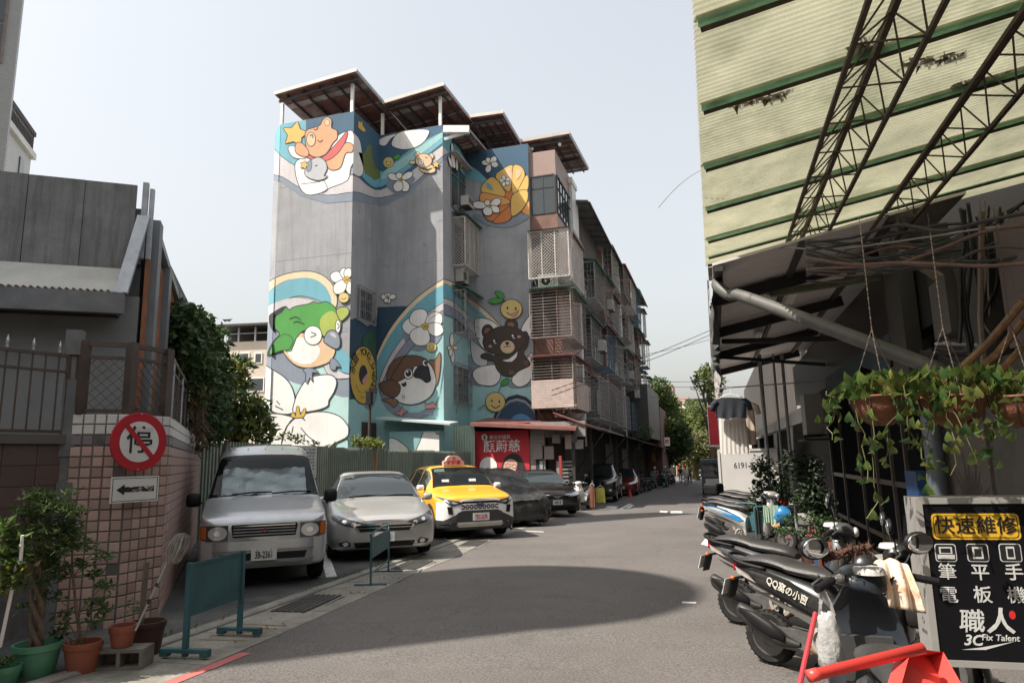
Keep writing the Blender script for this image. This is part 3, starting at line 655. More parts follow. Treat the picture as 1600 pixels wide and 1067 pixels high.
FACES = {'C': ((-17.05, 23.3), (X0, Y1)), 'F1': ((X0, Y1), (X1, Y1)), 'S1': ((X1, Y1), (X1, Y2)), 'F2': ((X1, Y2), (X2, Y2)), 'S2': ((X2, Y2), (X2, Y3)), 'F3': ((X2, Y3), (X3, Y3))}
FQ = {}
for kf, (a, b) in FACES.items():
    d = V((b[0]-a[0], b[1]-a[1], 0)).normalized(); n = V((d.y, -d.x, 0))
    FQ[kf] = (V((*a, 0)), n, [px_of((a[0], a[1], .5)), px_of((b[0], b[1], .5)), px_of((b[0], b[1], ZP-.004)), px_of((a[0], a[1], ZP-.004))])
def clip(pts, quad):
    def ins(p, a, b): return (b[0]-a[0])*(p[1]-a[1])-(b[1]-a[1])*(p[0]-a[0]) <= 0
    out = list(pts)
    for i in range(4):
        a, b = quad[i], quad[(i+1) % 4]; inp = out; out = []
        if not inp: return []
        for j, p in enumerate(inp):
            q = inp[j-1]; pi, qi = ins(p, a, b), ins(q, a, b)
            if pi != qi:
                dx, dy = p[0]-q[0], p[1]-q[1]; ex, ey = b[0]-a[0], b[1]-a[1]; den = ex*dy-ey*dx
                if abs(den) > 1e-9: t = (ex*(a[1]-q[1])-ey*(a[0]-q[0]))/den; out.append((q[0]+dx*t, q[1]+dy*t))
            if pi: out.append(p)
    return out
PC = dict(navy=(.035, .09, .15), deep=(.02, .05, .085), teal=(.13, .33, .40), aqua=(.28, .47, .47), pale=(.36, .53, .51), cream=(.62, .50, .33), lilac=(.48, .45, .46), white=(.68, .66, .63), shade=(.19, .22, .27), grey=(.22, .23, .25),
          yellow=(.60, .38, .10), orange=(.60, .28, .09), dorange=(.48, .17, .05), peach=(.58, .29, .16), skin=(.60, .42, .26), red=(.50, .09, .09), lgrey=(.40, .41, .43), green=(.06, .26, .05), lime=(.30, .36, .07), olive=(.12, .15, .04), dgreen=(.02, .07, .04), brown=(.12, .065, .04), tan=(.22, .12, .065),
          dark=(.018, .022, .028), pink=(.50, .22, .21), blue=(.06, .20, .36), bear=(.055, .038, .028), gold=(.52, .33, .06), ball=(.55, .42, .16))
PM = {}
def pmat(k):
    if k not in PM: PM[k] = M('mural_'+k, PC[k], .78, .12, .8, bump=.1, bscale=18, fine=.07, dirt=tuple(c*.72+.02 for c in PC[k]), dscale=.5, streak=.4)
    return PM[k]
class Fig:
    def __init__(s): s.mb = MB(); s.k = []; s.lay = 0
    def mi(s, c):
        if c not in s.k: s.k.append(c)
        return s.k.index(c)
    def fill(s, faces, col, pts, sm=4, ol=0, olc='dark', ellipse=None, close=True, adv=True):
        if sm: pts = smooth_poly(pts, sm)
        for fc in faces.split():
            a, n, q = FQ[fc]; c = clip(pts, q)
            if len(c) > 2: s._put(c, a, n, col)
        if adv: s.lay += 1
        if ol: s.line(faces, pts, ol, olc, close=True, sm=0)
        return s
    def _put(s, c, a, n, col):
        vs = [pN(x, y, a+n*(.004+.0009*s.lay), n) for x, y in c]
        try: tr = tessellate_polygon([vs])
        except Exception: return
        s.mb.add(vs, [tuple(t) for t in tr], s.mi(col))
    def line(s, faces, pts, w=1.1, col='dark', close=False, sm=4):
        if sm: pts = smooth_poly(pts, sm, close)
        k = len(pts); L = []; R = []
        for i in range(k):
            p = pts[i]; a = pts[(i-1) % k] if close or i > 0 else p; b = pts[(i+1) % k] if close or i < k-1 else p
            dx, dy = b[0]-a[0], b[1]-a[1]; l = math.hypot(dx, dy) or 1; nx, ny = -dy/l*w/2, dx/l*w/2
            L.append((p[0]+nx, p[1]+ny)); R.append((p[0]-nx, p[1]-ny))
        for fc in faces.split():
            a_, n, q = FQ[fc]
            for i in range(k if close else k-1):
                j = (i+1) % k; c = clip([L[i], L[j], R[j], R[i]], q)
                if len(c) > 2: s.mb.add([pN(x, y, a_+n*(.004+.0009*s.lay), n) for x, y in c], [tuple(range(len(c)))], s.mi(col))
        s.lay += 1; return s
    def el(s, faces, col, cx, cy, rx, ry, ol=0, rot=0): return s.fill(faces, col, ell(cx, cy, rx, ry, 20, rot), 0, ol)
    def end(s, name, label=None): return s.mb.build(name, [pmat(k) for k in s.k], mur, world=True, label=label)
ALL = 'C F1 S1 F2 S2 F3'
def flower(f, faces, cx, cy, pet, col='white', ol=1.1, ctr=3.5):
    for (ang, L, w) in pet:
        a = math.radians(ang); ux, uy = math.cos(a), math.sin(a); vx, vy = -uy, ux
        f.fill(faces, col, [(cx, cy), (cx+ux*L*.35+vx*w*.5, cy+uy*L*.35+vy*w*.5), (cx+ux*L*.75+vx*w*.55, cy+uy*L*.75+vy*w*.55), (cx+ux*L, cy+uy*L), (cx+ux*L*.75-vx*w*.55, cy+uy*L*.75-vy*w*.55), (cx+ux*L*.35-vx*w*.5, cy+uy*L*.35-vy*w*.5)], 4, ol)
    for k in range(4): f.el(faces, 'gold', cx+ctr*.5*math.cos(k*1.7), cy+ctr*.5*math.sin(k*1.7), ctr*.55, ctr*.45, .5)
def bally(f, faces, cx, cy, r, leaf=None, rx=None):
    rx = rx or r; f.el(faces, 'ball', cx, cy, rx, r, max(.7, r*.07))
    f.el(faces, 'dark', cx-rx*.35, cy-r*.12, rx*.08, r*.16); f.el(faces, 'dark', cx+rx*.4, cy-r*.05, rx*.08, r*.16)
    f.line(faces, [(cx-rx*.45, cy+r*.3), (cx, cy+r*.6), (cx+rx*.5, cy+r*.33)], max(.7, r*.09))
# --- backgrounds
f = Fig()
f.fill('C F1', 'teal', [(405, 190), (500, 150), (500, 262), (470, 285), (445, 268), (405, 215)], 0)
f.fill('F1', 'navy', [(478, 150), (600, 130), (600, 262), (478, 262)], 0)
f.fill('S1 F2', 'navy', [(545, 150), (600, 150), (700, 150), (700, 235), (640, 278), (600, 300), (575, 300), (545, 285)], 0)
f.fill('S2 F3', 'deep', [(690, 190), (850, 180), (850, 300), (770, 300), (728, 262), (690, 222)], 0)
f.fill('F3', 'navy', [(760, 200), (850, 200), (850, 300), (795, 300), (762, 270)], 0)
f.fill('C F1 S1 F2 S2', 'shade', [(400, 240), (440, 262), (480, 290), (520, 300), (554, 296), (575, 305), (596, 308), (640, 284), (693, 232), (712, 240), (735, 262), (735, 276), (712, 256), (693, 250), (640, 303), (596, 322), (575, 318), (554, 314), (510, 318), (470, 306), (440, 285), (400, 272)], 0)
f.fill('C F1 S1 F2 S2', 'lilac', [(400, 205), (440, 245), (480, 268), (520, 276), (554, 274), (575, 290), (596, 296), (640, 270), (693, 226), (712, 232), (735, 262), (712, 246), (693, 243), (640, 293), (596, 309), (575, 306), (554, 300), (510, 305), (470, 294), (440, 276), (400, 262)], 3, .9)
f.fill('S1 F2', 'teal', [(540, 240), (554, 258), (575, 286), (596, 292), (640, 263), (693, 222), (705, 208), (693, 206), (650, 228), (620, 250), (600, 268), (580, 262), (560, 245)], 3)
f.fill('S1 F2', 'aqua', [(600, 280), (640, 254), (693, 213), (700, 206), (693, 206), (640, 240), (600, 268)], 3)
f.fill('S2 F3', 'teal', [(690, 205), (712, 222), (730, 255), (748, 268), (778, 300), (748, 284), (728, 278), (708, 246), (690, 226)], 3)
f.end('mural_night_sky')
f = Fig()
f.fill('C F1', 'pale', [(395, 520), (440, 545), (560, 560), (560, 720), (395, 720)], 0)
f.fill('C F1', 'shade', [(395, 508), (430, 515), (452, 560), (500, 590), (548, 582), (548, 620), (500, 610), (440, 590), (395, 560)], 3)
f.fill('S1', 'aqua', [(540, 560), (600, 560), (600, 720), (540, 720)], 0)
f.fill('S1', 'deep', [(546, 500), (556, 497), (575, 510), (600, 480), (600, 640), (546, 640)], 0)
f.fill('S1', 'aqua', [(540, 625), (600, 618), (600, 720), (540, 720)], 0)
f.fill('F2 S2', 'aqua', [(585, 600), (610, 560), (640, 520), (693, 468), (735, 500), (735, 720), (585, 720)], 0)
f.fill('F2', 'deep', [(586, 480), (640, 478), (610, 520), (592, 560), (586, 570)], 0)
f.fill('S2 F3', 'aqua', [(693, 520), (735, 500), (770, 590), (850, 560), (850, 700), (693, 700)], 0)
f.fill('C F1', 'cream', [(400, 462), (420, 440), (450, 427), (485, 424), (510, 434), (525, 455), (526, 478), (518, 478), (512, 455), (500, 442), (480, 436), (450, 438), (425, 452), (400, 475)], 3, 1.2)
f.fill('C F1', 'teal', [(400, 475), (425, 452), (450, 438), (480, 434), (502, 442), (516, 462), (516, 480), (500, 470), (470, 462), (440, 470), (400, 490)], 3)
f.fill('C F1', 'lilac', [(400, 490), (440, 469), (470, 466), (500, 475), (470, 490), (430, 500), (400, 508)], 3)
f.fill('F1 S1', 'teal', [(520, 540), (535, 545), (548, 560), (566, 585), (540, 582), (525, 575)], 3)
f.fill('F1 S1', 'lilac', [(505, 560), (520, 572), (540, 584), (566, 586), (530, 592), (510, 582)], 3, .8)
for col, o0, o1, ol in (('cream', 0, 9, 1.2), ('teal', 8, 34, 0), ('lilac', 33, 45, .9), ('shade', 44, 60, .8)):
    base = [(588, 560), (600, 530), (622, 495), (655, 460), (693, 435)]
    base = [(586, 565), (596, 538), (616, 504), (650, 466), (693, 436)]
    up = [(x+o0*.18, y+o0) for x, y in base]; dn = [(x+o1*.18, y+o1*(1 if i else .9)) for i, (x, y) in enumerate(base)]
    f.fill('F2', col, up+dn[::-1], 3, ol)
    b2 = [(693, 436), (712, 444), (728, 460), (742, 482)]
    f.fill('S2', col, [(x, y+o0*.9) for x, y in b2]+[(x, y+o1*.9) for x, y in b2[::-1]], 3, ol)
    if col != 'shade':
        b3 = [(724, 462), (745, 474), (770, 496), (790, 520), (798, 545)]
        f.fill('F3', col, [(x-o0*.5, y+o0*.7) for x, y in b3]+[(x-o1*.5, y+o1*.7) for x, y in b3[::-1]], 3, ol)
f.end('mural_rainbow_bands')
# --- top left figures
f = Fig(); F = 'F1'; f.lay = 8
f.fill('F1', 'white', [(461, 256), (475, 246), (500, 240), (525, 214), (548, 204), (554, 216), (560, 240), (548, 262), (543, 282), (515, 294), (500, 302), (478, 304), (465, 285)], 3, 1.2)
f.fill('S1', 'white', [(540, 204), (560, 215), (566, 240), (568, 268), (560, 276), (545, 260)], 3, .9)
f.line('F1', [(505, 280), (512, 296), (503, 302)], 1); f.line('F1', [(470, 288), (500, 284)], .7)
f.fill('F1', 'white', [(450, 232), (458, 228), (478, 240), (476, 248), (458, 246)], 3, 1)
star = lambda cx, cy, r, a0=-1.57, q=.5: [(cx+(r if i % 2 == 0 else r*q)*math.cos(a0+i*math.pi/5), cy+(r if i % 2 == 0 else r*q)*math.sin(a0+i*math.pi/5)) for i in range(10)]
f.fill('F1', 'yellow', star(461, 210, 21, -1.4, .56), 2, 1.3)
f.fill('F1', 'peach', [(512, 245), (535, 226), (545, 223), (552, 228), (550, 238), (540, 240), (532, 262), (518, 266), (510, 258)], 3, 1.2)
f.fill('F1', 'red', [(478, 240), (500, 248), (525, 225), (543, 205), (538, 225), (522, 245), (505, 252), (482, 248)], 3, 1.1)
f.fill('F1', 'peach', [(478, 205), (490, 200), (500, 196), (504, 188), (511, 183), (518, 188), (518, 200), (526, 204), (527, 216), (520, 224), (510, 240), (495, 246), (482, 240), (477, 222)], 3, 1.3)
f.el('F1', 'skin', 511, 192, 4, 5, .7)
f.fill('F1', 'peach', [(463, 224), (472, 224), (482, 236), (480, 245), (468, 243), (461, 236)], 3, 1.1)
f.el('F1', 'skin', 486, 218, 7, 11, 1); f.line('F1', [(484, 213), (488, 211), (489, 216)], 1.6); f.line('F1', [(496, 219), (500, 222), (504, 219)], 1.1); f.line('F1', [(490, 202), (494, 203), (497, 199)], 1.1)
f.fill('F1', 'lgrey', [(478, 262), (486, 250), (498, 246), (508, 252), (511, 264), (506, 275), (512, 275), (506, 280), (495, 282), (482, 278), (476, 272)], 3, 1.1)
f.fill('F1', 'shade', [(480, 254), (487, 252), (486, 265), (480, 268)], 3, .7); f.fill('F1', 'yellow', star(475, 258, 7.5, -1.3, .55), 0, .8); f.line('F1', [(492, 260), (496, 258)], 1.2)
f.end('mural_flying_bear', 'painted orange bear with a star and red cape')
f = Fig(); f.lay = 8
f.fill('S1', 'yellow', [(560, 189), (564, 192), (566, 188), (567, 196), (572, 204), (569, 207), (563, 203), (559, 199)], 0, .8)
f.fill('S1 F2', 'olive', [(560, 238), (569, 240), (575, 227), (580, 227), (582, 246), (587, 262), (594, 267), (594, 278), (585, 282), (578, 276), (571, 272), (566, 256)], 0)
f.fill('F2', 'white', [(588, 222), (600, 214), (625, 208), (612, 216), (602, 228), (592, 226)], 3, .9)
f.fill('F2', 'white', [(612, 222), (622, 208), (645, 203), (668, 203), (670, 210), (658, 226), (635, 234), (615, 230)], 3, 1)
bally(f, 'F2', 607, 254, 8.5); f.fill('F2', 'green', [(614, 248), (620, 241), (626, 243), (622, 250)], 3, .7)
f.fill('F2', 'shade', [(602, 286), (625, 270), (645, 276), (648, 282), (632, 300), (620, 305)], 3)
flower(f, 'F2', 626, 281, [(200, 22, 9), (250, 12, 9), (330, 22, 9), (60, 21, 13), (110, 20, 13)])
for ex, ey in ((652, 242), (674, 244)): f.el('F2', 'skin', ex, ey, 4, 4.5, .8)
f.fill('F2', 'skin', [(668, 256), (678, 260), (680, 268), (670, 271), (658, 268), (656, 260)], 3, .9); f.el('F2', 'skin', 644, 254, 5, 3, .8)
f.el('F2', 'skin', 662, 251, 13, 11, 1); f.el('F2', 'white', 658, 254, 4, 4, .6); f.line('F2', [(657, 253), (659, 254)], 1.4); f.line('F2', [(664, 247), (668, 246)], .9); f.line('F2', [(651, 249), (655, 248)], .9); f.fill('F2', 'dgreen', [(655, 262), (668, 264), (676, 262), (668, 267)], 2); f.fill('F2', 'yellow', star(681, 257, 6.5), 0, .8)
f.fill('S2', 'white', [(705, 226), (708, 226), (711, 250), (712, 262), (708, 262), (705, 250)], 2, .8); f.fill('S2', 'white', [(712, 240), (714, 240), (716, 262), (713, 266)], 2, .7); f.fill('S2', 'white', [(700, 244), (705, 250), (708, 262), (703, 258)], 2, .7); f.el('S2', 'gold', 721, 256, 2.6, 7, .8)
f.end('mural_small_figures')
f = Fig(); f.lay = 8
flower(f, 'F3', 766, 256, [(190, 14, 7), (240, 11, 7), (310, 14, 8), (10, 13, 8), (110, 15, 8)], ctr=2.5)
f.fill('F3', 'shade', [(738, 335), (750, 335), (760, 345), (790, 348), (826, 330), (826, 340), (800, 354), (770, 354), (748, 346)], 3)
f.fill('F3', 'orange', [(818, 312), (829, 316), (829, 338), (818, 334), (810, 325)], 0, .9)
seg = [('yellow', [(774, 276), (786, 264), (800, 258), (802, 270), (800, 290), (793, 300)]), ('yellow', [(803, 258), (814, 260), (820, 270), (818, 282), (808, 300), (800, 300), (800, 272)]),
       ('yellow', [(822, 274), (826, 278), (825, 295), (818, 302), (808, 302), (816, 284)]), ('yellow', [(751, 296), (758, 284), (772, 277), (790, 302), (780, 310), (760, 306)]), ('orange', [(751, 302), (770, 304), (792, 310), (796, 318), (770, 324), (752, 322)]),
       ('dorange', [(754, 326), (778, 322), (797, 320), (786, 332), (770, 346), (758, 340)]), ('dorange', [(770, 348), (782, 334), (798, 322), (799, 340), (788, 348)]), ('yellow', [(798, 322), (800, 306), (812, 298), (824, 298), (824, 314), (814, 330), (800, 338)])]
f.fill('F3', 'dorange', [(782, 300), (800, 296), (806, 305), (800, 325), (790, 318)], 3)
for c, p in seg: f.fill('F3', c, p, 3, 1)
f.fill('F3', 'skin', [(790, 268), (798, 263), (800, 276), (797, 290)], 3); f.fill('F3', 'skin', [(806, 264), (814, 268), (812, 276), (806, 280)], 3)
flower(f, 'F3', 789, 283, [(190, 9, 5), (250, 10, 5), (330, 9, 5), (40, 9, 5), (110, 9, 5)], ctr=1.8, ol=.8)
f.fill('F3', 'teal', [(760, 284), (766, 288), (772, 298), (760, 292)], 0)
flower(f, 'F3', 765, 322, [(185, 28, 10), (235, 11, 8), (330, 20, 10), (30, 18, 9), (110, 16, 13)], ctr=3)
f.end('mural_orange_fruit', 'painted orange fruit segments and small white flowers')
# --- bottom left
f = Fig(); f.lay = 26; FF = 'C F1'
f.fill(FF, 'dark', [(420, 494), (428, 487), (445, 478), (450, 486), (436, 500), (430, 518), (422, 510)], 3)
f.fill(FF, 'dark', [(417, 556), (425, 535), (440, 522), (455, 528), (450, 545), (432, 552)], 3)
f.fill(FF, 'skin', [(441, 545), (455, 525), (480, 520), (510, 530), (524, 545), (518, 562), (505, 570), (480, 575), (458, 568)], 3, 1.5)
f.fill(FF, 'white', [(448, 545), (462, 528), (480, 530), (500, 545), (490, 566), (470, 568), (455, 560)], 3)
f.fill(FF, 'green', [(428, 497), (440, 488), (446, 480), (452, 484), (458, 480), (470, 477), (482, 475), (490, 471), (498, 474), (508, 471), (516, 474), (523, 480), (530, 492), (533, 505), (530, 520), (520, 532), (505, 525), (478, 515), (463, 528), (455, 548), (442, 545), (436, 520), (430, 514)], 2, 1.4)
f.fill(FF, 'green', [(421, 553), (430, 532), (445, 522), (458, 530), (452, 545), (438, 548)], 3, 1)
f.fill(FF, 'lime', [(500, 500), (515, 486), (528, 492), (533, 505), (530, 520), (522, 532), (505, 524)], 3)
f.fill(FF, 'lime', [(525, 486), (532, 480), (543, 481), (545, 490), (536, 500), (531, 500)], 3, 1.4)
f.el(FF, 'white', 489, 524, 14, 15, 1.2); f.line(FF, [(486, 519), (494, 523), (485, 527)], 1.6); f.el(FF, 'white', 528, 510, 4, 10, 1); f.line(FF, [(527, 505), (530, 510), (527, 514)], 1.3)
f.fill(FF, 'shade', [(506, 530), (512, 518), (522, 516), (530, 524), (531, 540), (524, 545), (508, 536)], 3, 1.5); f.fill(FF, 'lgrey', [(515, 521), (522, 520), (526, 528), (520, 526)], 3)
for p in ([(470, 500), (462, 495), (452, 498)], [(475, 506), (464, 502), (458, 504)]): f.line(FF, p, 1.1)
f.fill(FF, 'shade', [(473, 578), (482, 574), (494, 578), (498, 583), (488, 582), (489, 597), (484, 590), (480, 600), (477, 592), (478, 584)], 2, 1.2)
f.fill(FF, 'shade', [(516, 562), (522, 560), (528, 566), (532, 574), (526, 572), (524, 578), (516, 576)], 2, 1.1)
f.end('mural_green_bird', 'painted green headed bird winking')
f = Fig(); f.lay = 26; FF = 'C F1 S1'
f.fill(FF, 'white', [(405, 570), (425, 577), (445, 590), (456, 605), (461, 625), (458, 645), (430, 645), (412, 630), (400, 610)], 3, 1.6)
f.fill(FF, 'white', [(466, 612), (480, 592), (500, 586), (518, 586), (526, 596), (522, 612), (514, 625), (512, 634), (498, 640), (475, 644), (458, 644), (460, 628)], 3, 1.6)
f.fill(FF, 'white', [(400, 655), (425, 646), (452, 650), (458, 655), (448, 666), (440, 690), (438, 715), (400, 715)], 3, 1.6)
f.fill(FF, 'white', [(458, 654), (478, 646), (505, 643), (530, 650), (543, 664), (546, 674), (540, 684), (520, 694), (500, 710), (440, 715), (441, 690), (448, 668)], 3, 1.6)
f.line(FF, [(442, 688), (446, 670), (460, 654), (470, 652), (477, 657)], 1.6); f.line(FF, [(470, 668), (482, 682), (500, 694)], 1.5)
for p in ([(432, 626), (437, 632)], [(430, 634), (442, 640)], [(458, 666), (456, 676)], [(452, 673), (451, 678)]): f.line(FF, p, 1.4, sm=0)
f.fill(FF, 'gold', [(456, 652), (456, 645), (460, 645), (462, 650), (463, 636), (467, 635), (469, 648), (475, 638), (478, 640), (474, 652)], 2, .9)
flower(f, 'F1', 541, 437, [(195, 26, 15), (255, 19, 12), (285, 19, 11), (30, 22, 12), (65, 26, 12), (130, 28, 16)], ctr=6)
f.el('F1', 'ball', 537, 465, 8, 8, .9); f.line('F1', [(533, 466), (537, 468), (541, 465)], .9)
f.end('mural_white_blossoms')
# --- the yellow disc
f = Fig(); f.lay = 26
f.el('S1', 'shade', 577, 596, 14, 44); f.fill('S1', 'dgreen', [(566, 530), (585, 515), (585, 560), (574, 550)], 3)
f.el('S1', 'dark', 567.5, 586, 21.5, 46, 0); f.el('S1', 'gold', 567.5, 586, 20, 44.5); f.el('S1', 'dark', 567.5, 585.5, 6.7, 15.2); f.fill('S1', 'pink', [(568, 600), (566, 594), (573, 584), (574.3, 588), (572, 598)], 2)
for (rx, ry, a0, a1) in ((13, 29, 1.9, 2.6), (15, 33, .9, 1.2), (12, 27, 1.0, 1.5), (16, 35, 1.4, 1.9), (13, 29, -1.2, -.5)): f.line('S1', ell(567.5, 586, rx, ry, 6, 0, a0, a1), .8, sm=0)
f.end('mural_yellow_record', 'painted yellow round record with black lettering')
s1o = V((X1+.04, 0, 0)); s1n = V((1, 0, 0))
def disc_text(s, a, cxp=567.5, cyp=586.0, rxp=16.3, ryp=36.0, size=.42):
    p = pN(cxp+rxp*math.cos(a), cyp+ryp*math.sin(a), s1o, s1n); c0 = pN(cxp, cyp, s1o, s1n); up = (p-c0).normalized(); xd = V((0, up.z, -up.y))
    text(s, size, pmat('dark'), mur, p, xd, up, 'mural_letter', bold=.012, extr=.001)
for i, ch in enumerate('永盛'): disc_text(ch, math.radians(-163+i*27), size=.46)
for i, ch in enumerate('·YONG·SHENG'): disc_text(ch, math.radians(-113+i*14.5), size=.40)
# --- sparrow
f = Fig(); f.lay = 26; F = 'F2'
flower(f, 'F2', 606, 465, [(190, 11, 7), (250, 8, 5), (290, 8, 5), (350, 13, 7), (80, 9, 6), (120, 9, 6)], ctr=2.5, ol=.9)
f.end('mural_small_flower'); f = Fig(); f.lay = 26
f.fill('F2', 'shade', [(628, 520), (660, 520), (690, 512), (684, 535), (655, 548), (640, 542)], 3)
flower(f, 'F2', 664, 510, [(180, 36, 22), (235, 30, 26), (325, 32, 20), (15, 30, 18), (115, 32, 28)], ctr=6)
f.end('mural_white_flowers'); f = Fig(); f.lay = 40; bally(f, 'F2', 674, 542, 8); f.end('mural_yellow_ball'); f = Fig(); f.lay = 26
f.fill('F2', 'shade', [(590, 600), (610, 615), (640, 645), (680, 630), (690, 600), (692, 570), (680, 640), (640, 655), (605, 640)], 3)
f.fill('F2', 'tan', [(670, 565), (680, 562), (687, 550), (689, 562), (686, 590), (680, 602)], 3, 1.4)
f.fill('F2', 'white', [(604, 590), (612, 568), (630, 558), (650, 557), (670, 566), (680, 585), (680, 605), (672, 620), (655, 630), (635, 632), (618, 625), (608, 612)], 3, 1.6)
f.fill('F2', 'brown', [(604, 592), (608, 572), (622, 559), (645, 555), (664, 560), (668, 566), (660, 574), (648, 572), (642, 585), (630, 592), (622, 596), (612, 598)], 3, 1.4)
f.fill('F2', 'dark', [(646, 588), (652, 574), (668, 571), (672, 585), (673, 594), (666, 598), (658, 592)], 3, .8)
f.fill('F2', 'brown', [(592, 601), (602, 595), (615, 594), (625, 602), (624, 614), (615, 621), (600, 615)], 3, 1.4); f.fill('F2', 'tan', [(595, 624), (608, 622), (622, 625), (616, 637), (609, 630)], 2, 1.2)
f.el('F2', 'white', 638, 584, 7, 8, 1.3); f.el('F2', 'dark', 638, 583, 4.6, 5.4); f.el('F2', 'white', 636.6, 580.6, 1.5, 1.7); f.el('F2', 'white', 664, 567, 4, 5, 1); f.el('F2', 'dark', 665, 567, 2.4, 3.2)
f.fill('F2', 'dark', [(627, 598), (630, 599), (634, 596), (635, 601), (632, 604), (628, 602)], 2)
for p in ([(628, 617), (630, 623)], [(631, 617), (632, 622)]): f.line('F2', p, .9, sm=0)
f.fill('F2', 'pink', [(615, 646), (625, 642), (629, 634), (631, 640), (638, 642), (630, 646), (628, 652), (624, 648)], 0, 1); f.fill('F2', 'pink', [(662, 628), (668, 632), (676, 628), (684, 636), (674, 638), (664, 639), (666, 634)], 0, 1)
f.fill('F2', 'shade', [(660, 648), (668, 643), (678, 646), (674, 648)], 2)
f.end('mural_brown_sparrow', 'painted brown sparrow with pink feet')
f = Fig(); f.lay = 26
for a, L_ in ((-100, 24), (85, 24), (185, 8), (-10, 8), (120, 14)):
    a = math.radians(a); x, y = 707+math.cos(a)*5, 544+math.sin(a)*L_*.55; f.el('S2', 'white', x, y, 3.2, L_*.42, .8)
f.el('S2', 'gold', 707, 543, 1.8, 4)
f.end('mural_side_blossom')
# --- dark bear
f = Fig(); f.lay = 26; F = 'F3'
f.fill(F, 'shade', [(730, 555), (750, 560), (760, 575), (775, 585), (770, 600), (740, 602), (730, 590)], 3); f.fill(F, 'shade', [(790, 590), (820, 600), (832, 585), (832, 600), (815, 606), (795, 604)], 3)
f.fill(F, 'lilac', [(736, 530), (748, 540), (760, 552), (760, 572), (742, 568), (736, 550)], 3, 1)
f.fill(F, 'white', [(743, 498), (760, 498), (775, 506), (780, 520), (760, 545), (748, 535), (742, 515)], 3, 1.2)
f.fill(F, 'white', [(815, 512), (822, 500), (832, 490), (832, 515), (824, 530), (812, 530)], 3, 1.2)
f.fill(F, 'white', [(738, 585), (745, 575), (765, 570), (778, 572), (782, 590), (772, 602), (755, 602), (745, 598)], 3, 1.2)
f.fill(F, 'white', [(800, 590), (822, 560), (832, 552), (834, 570), (828, 595), (815, 604), (805, 602)], 3, 1.2)
f.fill(F, 'green', [(782, 600), (786, 593), (796, 592), (793, 600), (786, 603)], 3, .8); f.line(F, [(783, 602), (778, 614)], .8)
f.fill(F, 'bear', [(753, 560), (752, 554), (760, 552), (772, 556), (776, 548), (800, 545), (815, 535), (817, 520), (822, 518), (826, 525), (824, 540), (818, 552), (828, 566), (826, 572), (810, 580), (800, 588), (785, 586), (775, 575), (772, 565)], 3, 1.2)
f.el(F, 'bear', 762, 518, 9, 11, 1.1); f.el(F, 'tan', 762, 518, 5, 6); f.el(F, 'bear', 799, 508, 10, 10, 1.1); f.el(F, 'tan', 798, 509, 5.5, 5.5)
f.el(F, 'bear', 788, 532, 34, 22.5, 1.3, rot=-.12)
f.el(F, 'skin', 793, 542, 11.5, 10.5, .9); f.fill(F, 'dark', [(789, 535), (794, 534), (796, 537), (792, 539)], 2); f.line(F, [(787, 541), (791, 542), (792, 539), (794, 542), (798, 540)], .9)
for ex, ey in ((773, 534), (802, 526)): f.el(F, 'dark', ex, ey, 4.2, 5); f.el(F, 'white', ex-1, ey-1.5, 1.6, 1.8); f.el(F, 'lgrey', ex+.8, ey+2, 2, 1.4)
f.el(F, 'pink', 766, 541, 3, 2); f.el(F, 'pink', 811, 526, 3, 2)
f.fill(F, 'white', [(785, 563), (795, 561), (803, 555), (809, 549), (807, 558), (800, 565), (792, 565)], 0); f.el(F, 'brown', 799, 582, 6, 5, .8); f.el(F, 'brown', 822, 567, 5, 5.5, .8)
bally(f, F, 799, 483, 15.5, rx=17); f.fill(F, 'pink', [(797, 491), (805, 489), (810, 484), (808, 492), (801, 495)], 2, .6)
f.fill(F, 'green', [(763, 471), (770, 466), (782, 466), (786, 469), (778, 474), (768, 474)], 3, .8); f.fill(F, 'green', [(773, 456), (780, 455), (787, 460), (787, 467), (780, 465)], 3, .8); f.line(F, [(786, 468), (790, 472)], .9)
f.el(F, 'dark', 808, 692, 62-18, 78-2); f.el(F, 'shade', 808, 692, 40, 70); f.el(F, 'deep', 808, 694, 39.5, 68); f.el(F, 'blue', 814, 690, 27, 44); f.el(F, 'teal', 816, 690, 14, 28)
bally(f, F, 774, 628, 15.5); f.line(F, [(758, 632), (750, 637)], .9); f.el(F, 'skin', 750, 637, 1.6, 1.6, .5)
f.end('mural_black_bear', 'painted dark brown bear on white petals with yellow smiling balls')
# ================================================================== cages, air conditioners, roof shelters
WBAR = M('white_bar', (.50, .47, .44), .5, .15, 5, dirt=(.25, .17, .12), dscale=3, damt=.5)
GBAR = M('grey_bar', (.26, .25, .245), .55, .2, 5, dirt=(.12, .08, .06), dscale=3, damt=.5)
BBAR = M('brown_bar', (.24, .19, .165), .6, .25, 5, dirt=(.10, .055, .04), dscale=3, damt=.6)
TBAR = M('blue_bar', (.10, .16, .20), .6, .2, 5)
GSH = M('green_sheet', (.07, .17, .13), .6, .2, 3, dirt=(.06, .09, .07), dscale=2, damt=.6)
RSH = M('red_sheet', (.17, .06, .052), .65, .25, 3, dirt=(.16, .10, .08), dscale=1.5, damt=.7)
PNK = tile_tex('pink_mosaic', (.25, .165, .138), .1, .05, (.25, .17, .15), axes='D', var=.1)
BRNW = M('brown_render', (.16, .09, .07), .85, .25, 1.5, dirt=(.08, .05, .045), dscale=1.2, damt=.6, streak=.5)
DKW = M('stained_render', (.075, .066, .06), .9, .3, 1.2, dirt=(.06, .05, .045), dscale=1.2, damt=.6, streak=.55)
GLS = glass_mat('dark_glass')
